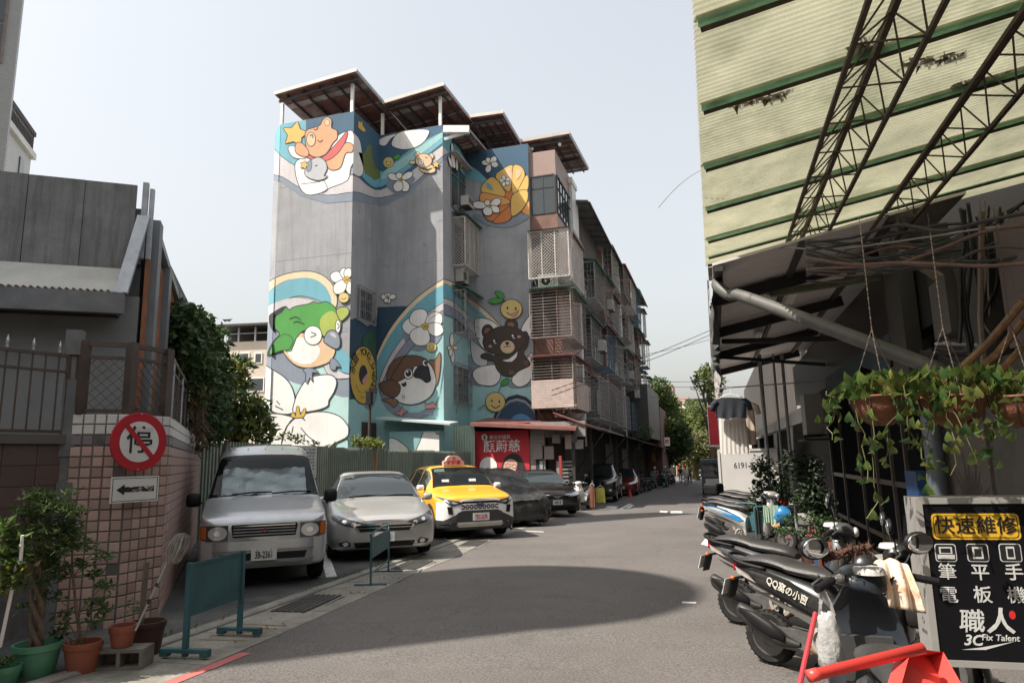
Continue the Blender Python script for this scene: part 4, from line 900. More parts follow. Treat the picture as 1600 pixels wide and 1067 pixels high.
def cage(parent, o, d, n, w, dep, h, mat, name='window_cage', vs=.11, hs_=.4, roof=None, louvre=0.0, mesh=False, floor=True, backdrop=True, rt=.014):
    """security cage on a wall: o = lower left wall corner, d along, n outward"""
    o = V(o); d = V(d); n = V(n); z = V((0, 0, 1)); mb = MB(); ml = [mat]
    c = [o, o+d*w, o+d*w+n*dep, o+n*dep]
    F = .035
    for p in c[2:]: mb.beam(p, p+z*h, F, F)
    for q in (0, h):
        for a, b in ((0, 3), (3, 2), (2, 1)): mb.beam(c[a]+z*q, c[b]+z*q, F, F)
    panels = [(c[3], c[2]), (c[0], c[3]), (c[1], c[2])]
    lo = h*louvre
    for a, b in panels:
        L = (b-a).length; e = (b-a)/L
        if mesh:
            s = .14; H = h; k0 = int((L+H)/s)
            for k in range(-k0, k0+1):
                for sg in (1, -1):
                    u0, u1 = max(0, k*s), min(L, k*s+H)
                    if u1 <= u0+.01: continue
                    z0, z1 = (u0-k*s, u1-k*s) if sg > 0 else (H-u0+k*s, H-u1+k*s)
                    mb.beam(a+e*u0+z*z0, a+e*u1+z*z1, .014, .014)
            for k in range(1, int(L/.75)+1): q = a+e*(L*k/(int(L/.75)+1)); mb.beam(q, q+z*h, F, F)
        else:
            for k in range(1, max(2, int(L/vs))): q = a+e*(L*k/max(2, int(L/vs))); mb.beam(q+z*lo, q+z*h, rt, rt)
            nh = int((h-lo)/hs_)
            for k in range(1, nh+1): q = z*(lo+(h-lo)*k/(nh+1)); mb.beam(a+q, b+q, rt*1.2, rt*1.2)
    if floor:
        for k in range(1, int(w/.15)): q = o+d*(w*k/int(w/.15)); mb.beam(q, q+n*dep, .02, .02)
        for s in (.12, .88): mb.beam(o+d*w*s-z*.45, o+d*w*s+n*dep*.9, .03, .03)
    g = mb.build(name, mat, parent, world=True)
    if louvre:
        lb = MB()
        for a, b in panels[:2]:
            nr = 14
            for k in range(nr): q = z*(lo*k/nr); lb.beam(a+q+z*.05+n*.02, b+q+z*.05+n*.02, .03, lo/nr*.8)
        lb.build('metal_slat_panel', M('pink_slats', (.47, .38, .34), .6, .12, 3, dirt=(.3, .2, .16), dscale=2), g, world=True)
    if roof is not None:
        rb = MB(); a = o-d*.1+z*(h+.22); rb.add([a, a+d*(w+.2), a+d*(w+.2)+n*(dep+.18)-z*.2, a+n*(dep+.18)-z*.2], [(0, 1, 2, 3)])
        b_ = rb.v[:]; rb.add([V(p)+z*.025 for p in b_], [(3, 2, 1, 0)]); rb.add([b_[3], b_[2], V(b_[2])+z*.025, V(b_[3])+z*.025], [(0, 1, 2, 3)])
        nn = int((w+.2)/.09)
        for k in range(nn): q = a+d*((w+.2)*(k+.5)/nn)+z*.03; rb.beam(q, q+n*(dep+.2)-z*.2, .03, .02)
        rb.build('cage_roof', roof, g, world=True)
    return g
def window(parent, o, d, n, w, h, fr=M('alu_frame', (.22, .23, .235), .45, .1, 4, metal=.5), cols=2, inset=.04, name='window', rows=(.68,)):
    o = V(o); d = V(d); n = V(n); z = V((0, 0, 1)); mb = MB(); t = .05
    for a, b in ((o, o+d*w), (o+z*h, o+d*w+z*h), (o, o+z*h), (o+d*w, o+d*w+z*h)): mb.beam(a+n*.03, b+n*.03, t, t)
    for k in range(1, cols): mb.beam(o+d*(w*k/cols)+n*.025, o+d*(w*k/cols)+z*h+n*.025, t*.8, t*.8)
    for r in rows: mb.beam(o+z*h*r+n*.025, o+d*w+z*h*r+n*.025, t*.8, t*.8)
    f = mb.build(name, fr, parent, world=True)
    for k in range(cols):
        q = o+d*(w*k/cols); MB().add([q+n*.012, q+d*(w/cols)+n*.012, q+d*(w/cols)+z*h+n*.012, q+z*h+n*.012], [(0, 1, 2, 3)]).build('pane', GLS, f, world=True)
    return f
ACW = M('ac_white', (.33, .32, .30), .5, .06, 3, dirt=(.3, .26, .22), dscale=2.5, damt=.45)
def aircon(p, d, n, label, w=.8, h=.56, dep=.3, group='air conditioners on the house walls', box=False):
    p = V(p); d = V(d); n = V(n)
    t = thing('air_conditioner', label, 'air conditioner', p, math.atan2(d.y, d.x), group)
    # local: x along wall, -y outward
    MB().box(0, w, -dep, 0, 0, h).build('casing', ACW, t)
    if box:
        mb = MB()
        for k in range(9): mb.box(.03+k*w/9.6, .03+k*w/9.6+w/16, -dep-.006, -dep, h*.25, h*.9)
        mb.build('grille', M('ac_dark', (.05, .05, .05), .6), t); MB().box(w*.1, w*.9, -dep*.95, 0, -.05, -.002).build('bracket', DARKM, t); return t
    cx, cz, r = w*.4, h*.5, h*.41
    MB().lathe([(0, -.004), (r, -.004), (r, .0), (r*1.04, .0)], 20, (cx, -dep-.003, cz), axis='y').build('fan_recess', M('ac_grey', (.16, .16, .155), .6), t)
    mb = MB()
    for k in range(1, 6): mb.lathe([(r*k/5-.006, -.012), (r*k/5+.006, -.012), (r*k/5+.006, -.008)], 20, (cx, -dep-.003, cz), axis='y')
    for k in range(8): a = k*math.pi/4; mb.beam((cx, -dep-.014, cz), (cx+r*math.cos(a), -dep-.014, cz+r*math.sin(a)), .008, .008)
    mb.lathe([(0, -.018), (r*.22, -.018), (r*.22, -.01)], 14, (cx, -dep-.003, cz), axis='y')
    mb.build('fan_grille', ACW, t)
    mb = MB()
    for k in range(7): mb.box(w*.82, w*.96, -dep-.004, -dep-.001, h*.2+k*h*.08, h*.2+k*h*.08+.018)
    mb.build('side_louvre', M('ac_grey', (.16, .16, .155), .6), t)
    MB().box(.03, .07, -dep-.05, 0, -.05, -.001).box(w-.07, w-.03, -dep-.05, 0, -.05, -.001).build('bracket', DARKM, t)
    return t
DX, DY, NX, NY_ = V((1, 0, 0)), V((0, 1, 0)), V((1, 0, 0)), V((0, -1, 0))
# windows on the mural building: side S2 (x = X2, facing the street), S1
def s2(px, py): return pX(px, py, X2)
def s1(px, py): return pX(px, py, X1)
a, b = s2(704, 322), s2(726, 268); window(mur, (X2+.0, a.y, a.z), DY, NX, b.y-a.y, b.z-a.z, cols=2)
mb = MB(); mb.box(X2, X2+.35, a.y-.15, b.y+.1, b.z+.04, b.z+.12); mb.build('window_hood', GREYW, mur, world=True)
a = s2(709, 322); aircon((X2+.32, a.y, a.z), DY, NX, 'small box air conditioner under the top side window of the mural building', .7, .42, .35, box=True)
for (x0, y0, x1, y1, mt, ms, rf) in ((707, 415, 735, 366, WBAR, True, GSH), (707, 520, 735, 472, GBAR, False, GSH), (708, 628, 737, 577, GBAR, False, None)):
    a, b = s2(x0, y0), s2(x1, y1)
    window(mur, (X2, a.y+.1, a.z+.1), DY, NX, b.y-a.y-.3, b.z-a.z-.2)
    cage(mur, (X2+.02, a.y, a.z), DY, NX, b.y-a.y, .55 if y0 < 600 else .16, b.z-a.z, mt, mesh=ms, roof=rf, vs=.16, hs_=.5)
a = s2(710, 440); aircon((X2+.05, a.y, a.z), DY, NX, 'outdoor air conditioner unit under the white cage on the side of the mural building', .75, .55, .32)
a, b = s1(557, 500), s1(583, 458); window(mur, (X1, a.y+.1, a.z+.1), DY, NX, b.y-a.y-.25, b.z-a.z-.2); cage(mur, (X1+.02, a.y, a.z), DY, NX, b.y-a.y, .12, b.z-a.z, GBAR, vs=.14, hs_=.5, floor=False)
a, b = s1(564, 700), s1(586, 661)
dr = MB().box(X1+.005, X1+.06, a.y, b.y, a.z-1, b.z).build('door', M('brown_door', (.06, .035, .025), .5, .2, 4), mur, world=True)
MB().box(X1+.06, X1+.1, a.y+.3, a.y+.36, a.z+.3, a.z+.5).build('handle', M('brass', (.5, .35, .1), .35, metal=.9), dr, world=True)
# lower lean-to on F2 and its ledge
LT = thing('painted_lean_to', 'low teal painted annex with white petals against the mural wall', 'annex', (-11.5, 24.6, 0))
p0, p1 = pY(590, 668, 24.4), pY(695, 672, 24.4)
MB().box(X1+.9, X2+.06, 24.4, 24.99, -1, p1.z).build('wall', M('annex_teal', (.2, .36, .37), .75, .1, 1.2, bump=.08, bscale=18), LT, world=True)
a, b = pY(586, 655, 24.1), pY(703, 664, 24.1)
MB().add([(a.x, 24.1, a.z), (b.x, 24.1, b.z), (b.x, 24.98, b.z+.1), (a.x, 24.98, a.z+.1), (a.x, 24.1, a.z+.07), (b.x, 24.1, b.z+.07), (b.x, 24.98, b.z+.17), (a.x, 24.98, a.z+.17)], [(0, 1, 2, 3), (4, 5, 6, 7), (0, 1, 5, 4), (1, 2, 6, 5), (3, 0, 4, 7)]).build('roof', M('annex_roof', (.38, .45, .44), .6, .1, 2), LT, world=True)
FQ['A'] = (V((X1, 24.4, 0)), V((0, -1, 0)), [px_of((X1+.9, 24.4, .2)), px_of((X2+.05, 24.4, .2)), px_of((X2+.05, 24.4, p1.z-.05)), px_of((X1+.9, 24.4, p1.z-.05))])
f = Fig(); f.fill('A', 'white', [(593, 700), (600, 688), (612, 684), (625, 690), (640, 706), (620, 720)], 3, 1.2); f.fill('A', 'white', [(650, 712), (656, 690), (664, 668), (668, 664), (678, 668), (682, 677), (692, 682), (700, 700), (690, 715)], 3, 1.2)
f.mb.build('painted_petals', [pmat(k) for k in f.k], LT, world=True)
# street lamp in front of S1
lp = pD(577, 690, 22.6); sl = thing('lamp_post', 'thin dark lamp post in front of the yellow painted record', 'lamp post', (lp.x, lp.y, gz(lp.y)))
zt = pD(579, 608, 22.6).z-gz(lp.y)
MB().tube([(0, 0, 0), (0, 0, zt-.2), (.03, 0, zt)], .05, 8).build('pole', DARKM, sl); MB().box(-.09, .09, -.12, .06, zt-.5, zt-.05).box(-.02, .26, -.06, .0, zt-.12, zt+.06).build('lamp_head', BLACK, sl)
# roof shelters
UND = M('rusty_roof_underside', (.14, .052, .038), .8, .25, 2, dirt=(.2, .195, .19), dscale=.9, damt=.9)
def shelter(label, pFL, yF, pFR, pBR, xR, posts, nrib, dpt, frib=None, wl=0.0, zpost=ZP):
    a, b = pY(*pFL, yF), pY(*pFR, yF); c = pX(*pBR, xR if xR is not None else b.x); back = c-b
    if dpt: back = back*(dpt/back.length)
    t = thing('roof_shelter', label, 'roof shelter', (a.x, a.y, ZP), 0, 'rusty roof shelters on top of the painted block')
    nv = (b-a).cross(back).normalized()
    if nv.z < 0: nv = -nv
    mb = MB(); q = [a, b, b+back, a+back]; mb.add(q+[p+nv*.05 for p in q], [(0, 1, 2, 3), (4, 5, 6, 7), (0, 1, 5, 4), (1, 2, 6, 5), (2, 3, 7, 6), (3, 0, 4, 7)]); mb.build('roof_sheet', UND, t, world=True)
    e = (b-a).normalized(); g = back.normalized()
    mb = MB(); mb.beam(a-e*.06+nv*.12-g*.02, b+e*.06+nv*.12-g*.02, .03, .15, up=nv); mb.build('fascia', M('old_fascia', (.5, .47, .43), .7, .12, 4, dirt=(.25, .16, .12), dscale=2, damt=.5), t, world=True)
    for s_ in (b+e*.03, a-e*.03): MB().beam(s_+nv*.1, s_+back+nv*.1, .03, .13, up=nv).build('side_trim', GALV, t, world=True)
    mb = MB()
    for k in range(nrib): s = a.lerp(b, (k+.6)/nrib)-nv*.05; mb.beam(s+g*.1, s+back-g*.05, .06, .1, up=nv)
    mb.beam(a+g*.22-nv*.14, b+g*.22-nv*.14, .08, .1, up=nv); mb.beam(a+back*.55-nv*.14, b+back*.55-nv*.14, .08, .1, up=nv)
    mb.build('purlin_or_shadow_bar', DARKM, t, world=True)
    mb = MB(); hb = MB()
    for k in range(7): s = a+back*((k+.7)/7.4)-nv*.012; hb.beam(s+e*.05, s+e*((b-a).length-.05), .07 if k % 3 else .3, .02, up=nv)
    hb.build('sheet_joint', M('pale_joint', (.30, .29, .285), .7, .2, 2, dirt=(.14, .055, .04), dscale=2.5, damt=.85), t, world=True)
    for (px, y) in posts:
        s = pY(px, 180, y); pt = V((s.x, y, 0)); rel_ = pt-a
        # height of the roof plane above the post
        zr = a.z-(nv.x*(pt.x-a.x)+nv.y*(pt.y-a.y))/nv.z
        MB().box(pt.x-.055, pt.x+.055, y-.055, y+.055, zpost-.02, zr-.1).build('post', WHITE, t, world=True)
    return t
shelter('first white edged roof shelter over the left painted face with the flying bear', (431, 150), 22.5, (556, 114), (597, 161), -12.75, [(441, 22.95), (550, 22.95)], 5, 9)
shelter('second white edged roof shelter over the middle face with rusty underside', (600, 164), 24.7, (693, 136), (733, 186), -9.8, [(598, 25.15), (688, 25.15)], 5, 9)
shelter('third roof shelter with a brown edge above the top of the orange fruit painting', (735, 186), 27.3, (785, 179), (812, 224), None, [], 4, 7)
shelter('small tilted sheet canopy low on the side wall beside the third shelter', (694, 218), 25.9, (732, 206), (766, 246), None, [], 2, 2.6, zpost=14)
shelter('fourth roof shelter on the corner above the pink tiled bay', (815, 224), 28.2, (889, 211), (901, 233), None, [(873, 28.5), (830, 28.5)], 4, 5)
MB().beam(pY(693, 203, 25), pY(733, 203, 25.2), .2, .3).beam(pY(694, 218, 25), pY(733, 206, 25.4), .08, .12).build('roof_bracket', WHITE, mur, world=True)
# ================================================================== end bay of pink tile and the row of apartments along the street
XF = -5.95
bay = thing('pink_tiled_bay', 'pink tiled corner bay with barred balconies next to the mural', 'building', (-6.6, 28, 0))
MB().box(X3+.003, XF, 28.0, 32, -1, 15.02).build('wall', PNK, bay, world=True)
for z0, z1 in ((11.0, 12.0), (5.4, 6.5), (2.6, 3.6)): MB().box(X3+.02, XF+.04, 27.96, 27.999, z0, z1).build('stained_band', BRNW, bay, world=True)
BF = M('black_frame', (.015, .025, .025), .5)
window(bay, (X3+.08, 28, 12.1), DX, NY_, XF-X3-.14, 1.75, BF, cols=2, rows=(.68,))
window(bay, (XF, 28.1, 12.1), DY, NX, 3.0, 1.75, BF, cols=5, rows=(.68,))
MB().box(XF-.3, XF+.14, 31.0, 32.0, 11.2, 14.6).build('white_tile_column', TW, bay, world=True)
MB().box(XF-.4, XF+.2, 30.8, 32.1, 14.6, 14.85).build('column_cap', WHITE, bay, world=True)
def bay_cage(z, h, mat, label, **k):
    g = cage(bay, (X3+.05, 28, z), DX, NY_, XF-X3+.55, .75, h, mat, name='balcony_cage', **k)
    g2 = cage(bay, (XF, 28.01, z), DY, NX, 2.9, .55, h, mat, name='balcony_cage', **k)
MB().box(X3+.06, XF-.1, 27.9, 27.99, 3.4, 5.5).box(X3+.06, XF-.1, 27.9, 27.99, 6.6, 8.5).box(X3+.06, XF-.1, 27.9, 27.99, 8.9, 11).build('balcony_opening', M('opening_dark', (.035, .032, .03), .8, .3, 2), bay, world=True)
bay_cage(9.0, 2.05, WBAR, '', mesh=True, roof=None)
bay_cage(6.45, 2.05, BBAR, '', vs=.5, hs_=.13, roof=GSH)
bay_cage(3.5, 2.1, BBAR, '', vs=.6, hs_=.12, roof=RSH, louvre=.55)
MB().add([(X3, 27.15, 11.1), (XF+.7, 27.15, 11.1), (XF+.7, 28, 11.3), (X3, 28, 11.3), (XF+.7, 31, 11.1), (XF, 31, 11.3)], [(0, 1, 2, 3), (1, 4, 5, 2)]).build('cage_cover', PNK, bay, world=True)
q = pY(838, 447, 27.25); aircon((q.x, 27.95, q.z-.02), DX, NY_, 'outdoor air conditioner between the white and the brown cages on the pink bay', .85, .6, .35)
mb = MB()
for k in range(7):
    z = 3.2+rnd.random()*.3; mb.tube([(X3+.3+k*.15, 27.9, z), (X3+.5+k*.2, 27.7, z-.3-rnd.random()*.25), (XF+.2, 27.85, z-.1)], .012, 4)
mb.build('loose_cable', BLACK, bay, world=True)
def row_house(name, label, y0, y1, zt, seed, wallm):
    r = random.Random(seed); t = thing(name, label, 'building', (-7, y0, 0)); L = y1-y0
    MB().box(-15, XF-.1, y0+.004, y1-.004, -2, zt).build('wall', wallm, t, world=True)
    MB().box(XF-.1, XF+.12, y0+.15, y0+.6, 2, zt).build('pilaster', TW if seed % 2 else PNK, t, world=True)
    a = V((XF+.75, y0-.1, zt-.25)); mb = MB(); q = [a, V((XF+.75, y1, zt-.25)), V((-13, y1, zt+.9)), V((-13, y0-.1, zt+.9))]
    mb.add(q+[p+V((0, 0, .06)) for p in q], [(0, 1, 2, 3), (4, 5, 6, 7), (0, 1, 5, 4), (1, 2, 6, 5), (2, 3, 7, 6), (3, 0, 4, 7)])
    for k in range(int(L/1.1)): mb.beam((XF+.7, y0+k*1.1+.3, zt-.3), (XF-1, y0+k*1.1+.3, zt-.06), .06, .08)
    mb.build('roof', M('old_roof_sheet', (.14, .145, .15), .7, .2, 2, dirt=(.1, .07, .06), dscale=1.5), t, world=True)
    mb = MB(); mb.tube([(XF+.8, y0, zt-.3), (XF+.8, y1, zt-.3)], .06, 6); mb.tube([(XF+.05, y0+.3, zt), (XF+.05, y0+.3, 3)], .05, 6); mb.build('gutter_pipe', DARKM, t, world=True)
    nb = 2
    for fl in range(4):
        z = 3.35+fl*2.95
        if z > zt-2: break
        for k in range(nb):
            w = L/nb-.9; yy = y0+.75+k*L/nb; m = r.choice([GBAR, GBAR, BBAR, WBAR, TBAR]); h = r.uniform(1.85, 2.2); dep = r.uniform(.5, .95)
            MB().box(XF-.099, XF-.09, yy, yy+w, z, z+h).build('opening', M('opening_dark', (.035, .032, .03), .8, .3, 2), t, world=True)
            if r.random() < .55: window(t, (XF-.09, yy+.3, z+.5), DY, NX, w-.6, h-.8, cols=3)
            if fl == 3 and k == 0 and seed == 31:
                # white glazed balcony
                MB().box(XF-.08, XF+.9, yy, yy+w, z-.1, z).build('balcony_floor', WHITE, t, world=True)
                cage(t, (XF-.08, yy, z), DY, NX, w, .95, h, WBAR, name='balcony_frame', vs=.55, hs_=1.4, floor=False, rt=.05); continue
            cage(t, (XF-.08, yy, z), DY, NX, w, dep, h, m, name='balcony_cage', rt=.011, vs=r.choice([.17, .2, .5]), hs_=r.choice([.2, .35, .5]), roof=r.choice([GSH, None, RSH, GSH]) if fl else None)
        for k in range(3):
            a, z_ = y0+r.uniform(.2, 2), z+r.uniform(-.7, .1); e = a+r.uniform(3, L-2); MB().tube(smooth_poly3([(XF+.15, a, z_), (XF+.3, (a+e)/2, z_-r.uniform(.15, .5)), (XF+.15, e, z_+r.uniform(-.3, .3))], 5), r.choice([.014, .02]), 4).build('loose_cable', BLACK, t, world=True)
        if r.random() < .5: MB().box(XF-.1, XF+.1, y0+.7, y1-.2, z-.65, z-.35).build('stained_band', BRNW, t, world=True)
    return t
rh = []
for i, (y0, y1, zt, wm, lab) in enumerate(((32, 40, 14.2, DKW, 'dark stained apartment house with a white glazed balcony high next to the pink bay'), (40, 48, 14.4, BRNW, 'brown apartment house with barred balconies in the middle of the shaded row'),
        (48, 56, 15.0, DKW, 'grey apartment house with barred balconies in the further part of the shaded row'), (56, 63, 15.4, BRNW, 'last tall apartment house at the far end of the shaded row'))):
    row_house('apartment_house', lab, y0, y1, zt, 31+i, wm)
for y, z, lab in ((33.5, 6.7, 'air conditioner hung at the third floor of the dark apartment house beside the bay'), (37.3, 9.6, 'air conditioner hung high on the dark apartment house'), (49.2, 5.6, 'air conditioner on the lower wall of the grey apartment house'), (46, 6.6, 'air conditioner on the brown apartment house')):
    aircon((XF+.7, y, z), DY, NX, lab)
# metal clad box at the far end, low annex houses after it
mc = thing('metal_clad_annex', 'plain dark metal clad box at the far end of the shaded row', 'annex', (-5.5, 52, 0))
MB().box(XF-.2, -4.55, 51.5, 62, 2.8, 6.8).build('cladding', M('metal_cladding', (.06, .055, .052), .5, .15, 1.5, metal=.3), mc, world=True)
MB().box(-5.9, -4.5, 62.02, 70, -1.6, 5.8).build('low_brown_house', BRNW, cat='building', label='low brown house beyond the last tall apartment house')
MB().box(-15, -5.95, 64, 80, -2, 8).build('far_brown_house', DKW, cat='building', label='dark two storey house at the end of the left side of the lane')
# ================================================================== shed row along the ground floor
TILEW = tile_tex('shop_tile', (.27, .23, .205), .3, .16, (.12, .1, .09), axes='D')
shd = thing('shop_row', 'low row of dark lean to shops with a red sheet roof under the apartments', 'shops', (-6.5, 27, 0))
SY = 26.3
pa, pb = pY(735, 662, 25.6), pY(900, 670, 25.6)
a, b = pa, pb
mb = MB(); q = [a, b, V((b.x-.3, 28.2, b.z+.35)), V((a.x, 28.2, a.z+.35))]; mb.add(q+[p+V((0, 0, .05)) for p in q], [(0, 1, 2, 3), (4, 5, 6, 7), (0, 1, 5, 4), (1, 2, 6, 5), (3, 0, 4, 7)])
mb.beam(a+V((0, -.02, -.03)), b+V((0, -.02, -.0)), .04, .12)
mb.build('red_roof', RSH, shd, world=True)
# continuing along the street
for k, (y0, y1, xo, zo, mt) in enumerate(((26.2, 30.5, -4.75, 2.72, RSH), (30.5, 36, -4.5, 2.62, M('pale_sheet', (.3, .27, .25), .7, .2, 2, dirt=(.15, .1, .08), dscale=1.5)), (36, 44, -4.4, 2.5, DARKM), (44, 53, -4.3, 2.35, DARKM), (53, 64, -4.0, 2.15, DARKM))):
    mb = MB(); q = [V((xo, y0, zo)), V((xo, y1, zo-.1)), V((XF-.05, y1, zo+.45)), V((XF-.05, y0, zo+.5))]; mb.add(q+[p+V((0, 0, .05)) for p in q], [(0, 1, 2, 3), (4, 5, 6, 7), (0, 1, 5, 4), (1, 2, 6, 5), (2, 3, 7, 6), (3, 0, 4, 7)])
    for j in range(int((y1-y0)/1.5)): mb.beam((xo+.02, y0+.4+j*1.5, zo-.05), (XF-.05, y0+.4+j*1.5, zo+.42), .05, .06)
    mb.build('awning_roof', mt, shd, world=True)
    MB().beam((xo+.1, y1-.4, zo-.2), (XF+.05, y1-.4, .9), .05, .05).build('awning_brace', DARKM, shd, world=True)
zf = pa.z
SGR = M('pale_green_sheet', (.34, .42, .34), .6, .1, 2, dirt=(.25, .27, .2), dscale=1.3, damt=.4)
x0 = pY(694, 690, 25.9).x; x1 = pY(738, 690, 25.9).x
mb = MB(); mb.sheet((x0, 25.9, -.6), (x1-x0+.1, 0, 0), (0, 0, zf+.55), 48, 1, lambda a, b: .02*math.sin(a*75)); mb.build('green_sheet_wall', SGR, shd, world=True)
MB().box(x1-.1, pY(915, 690, SY).x, SY, SY+.12, zf-.6, zf).box(x1-.1, pY(829, 690, SY).x, SY, SY+.12, -1, zf).build('front_wall', M('shed_grey', (.2, .19, .18), .8, .2, 2, dirt=(.18, .16, .14)), shd, world=True)
xa, xb = pY(829, 690, SY).x, pY(851, 690, SY).x
MB().box(xa, xb, SY-.03, SY+.1, -1, zf-.3).build('tiled_pier', TILEW, shd, world=True)
xc = pY(862, 690, SY).x; xd_ = pY(866, 700, SY).x
MB().box(xb+.45, xd_+.3, SY-.02, SY+.1, -1, 1.35).build('tiled_pier', TILEW, shd, world=True)
MB().box(-9, XF-.6, SY+1.2, SY+1.25, -1, 3).box(-5.9, -5.85, 27.5, 64, -2, 3.2).build('back_wall', DARKIN, shd, world=True)
MB().box(-5.85, -5.8, 33, 34, -1, 2.2).box(-5.85, -5.8, 38, 41, -1, 2.2).box(-5.85, -5.8, 45, 48, -1.5, 2).build('roller_shutter', M('dark_shutter', (.07, .065, .06), .6, .2, 2), shd, world=True)
x_ = pY(895, 690, SY).x
for bx in ((x_-.06, x_+.06, SY-.05, SY+.07, -1, zf), (-5.2, -5.1, 29.5, 29.6, -1, 2.8), (-5.0, -4.9, 36, 36.1, -1, 2.6), (-5, -4.9, 44, 44.1, -1.2, 2.6)): MB().box(*bx).build('post', DARKM, shd, world=True)
xl, xr_ = pY(868, 700, SY).x, pY(893, 700, SY).x
lv = MB()
for k in range(12): lv.beam((xl, SY, -.2+k*.14), (xr_, SY, -.2+k*.14), .02, .07)
lv.build('louvre_door', M('louvre_grey', (.2, .18, .17), .6, .2, 3), shd, world=True)
MB().box(pY(843, 700, SY).x, pY(848, 700, SY).x, SY-.06, SY-.03, .2, 1.4).build('pipe_box', GALV, shd, world=True)
for px, py, w_, h_ in ((841, 707, .36, .5), (858, 707, .36, .5), (869, 685, .3, .36)): q = pY(px, py, SY-.1); MB().box(q.x-w_/2, q.x+w_/2, SY-.16, SY-.031, q.z-h_/2, q.z+h_/2).build('window_shutter', M('beige_shutter', (.21, .175, .155), .7, .15, 3, dirt=(.12, .09, .08), dscale=3), shd, world=True)
for px, py, w_, h_ in ((850, 706, .22, .5), (843, 738, .3, 1.2)): q = pY(px, py, SY-.1); MB().box(q.x-w_/2, q.x+w_/2, SY-.05, SY-.032, q.z-h_/2, q.z+h_/2).build('dark_opening', DARKIN, shd, world=True)
for px, py, w_, h_, c_ in ((888, 690, .25, .55, (.3, .22, .17)), (897, 684, .2, .3, (.12, .1, .09)), (905, 694, .3, .35, (.2, .19, .18))):
    q = pY(px, py, SY-.1); MB().box(q.x-w_/2, q.x+w_/2, SY-.12, SY-.02, q.z-h_/2, q.z+h_/2).build('meter_box', M('box%d' % px, c_, .6), shd, world=True)
# banner
BR = M('banner_red', (.50, .022, .035), .6, .06, 2, bump=.06, bscale=6)
tl, br_ = pY(740.5, 674, SY-.06), pY(827.5, 736, SY-.06)
ban = thing('campaign_banner', 'red campaign banner with white characters and a portrait of a woman in glasses', 'banner', ((tl.x+br_.x)/2, SY-.06, br_.z))
W2, HB = (br_.x-tl.x)/2, tl.z-br_.z
mb = MB()
def wr(a, b): return .018*math.sin(a*9+b*5)*(1-abs(2*a-1))+.01*math.sin(a*23-b*11)+.02*max(0, b-.75)*math.sin(a*40)
mb.sheet((-W2, 0, -.5), (2*W2, 0, 0), (0, 0, HB+.5), 40, 30, lambda a, b: -wr(a, b)*.0-.008*math.sin(a*9+b*7)); mb.build('cloth', BR, ban, smooth=True)
PW = M('print_white', (.75, .73, .7), .6)
def bp_(px, py): return rel(ban, pY(px, py, SY-.078))
def bt(s, px, py, size, bold, sx=1.0, mat=PW): q = pY(px, py, SY-.078); text(s, size, mat, ban, q, DX, Zv, 'banner_text', bold, sx=sx)
hc = abs(pY(784, 687, SY).z-pY(784, 708, SY).z)
bt('顏蔚慈', 784, 698, hc*.98, .006); bt('新北市議員', 781, 683, hc*.33, .006)
q = bp_(757, 683); MB().lathe([(0, 0), (hc*.24, 0), (hc*.24, .002), (0, .002)], 20, (q.x, -.02, q.z), axis='y').build('round_badge', PW, ban)
mb = MB(); mb.add([(q.x-.04, -.024, q.z-.1), (q.x+.06, -.024, q.z-.07), (q.x+.03, -.024, q.z+.1), (q.x-.05, -.024, q.z+.05)], [(0, 1, 2, 3)]); mb.build('badge_mark', M('badge_green', (.03, .25, .12), .6), ban)
q = bp_(763, 727); MB().lathe([(0, 0), (.36, 0), (.36, .002), (0, .002)], 28, (q.x, -.02, q.z-.03), axis='y').build('white_disc', PW, ban)
def bpoly(pts, mat, off, nm='portrait_hair'):
    mb = MB(); flat(mb, [((bp_(*p)).x, (bp_(*p)).z) for p in smooth_poly(pts, 3)], (0, -.018-off, 0), DX, Zv); mb.build(nm, mat, ban)
HAIR = M('print_hair', (.02, .018, .02), .6); SKIN = M('print_skin', (.6, .36, .28), .6)
bpoly([(785, 740), (786, 722), (793, 711), (805, 708), (814, 714), (820, 728), (821, 740)], HAIR, .002)
bpoly([(787, 738), (788, 724), (796, 717), (806, 720), (808, 728), (804, 737), (798, 741)], SKIN, .004, 'portrait_face')
mb = MB()
for px in (793.5, 803.5):
    c = bp_(px, 727+(px-793)*.1); mb.tube([(c.x+.1*math.cos(t*.5), -.026, c.z+.075*math.sin(t*.5)) for t in range(14)], .007, 4)
mb.build('portrait_glasses', HAIR, ban)
c = bp_(794, 735.5); MB().add([(c.x-.07, -.026, c.z+.01), (c.x+.07, -.026, c.z+.02), (c.x, -.026, c.z-.03)], [(0, 1, 2)]).build('portrait_mouth', M('print_lip', (.5, .05, .05), .6), ban)
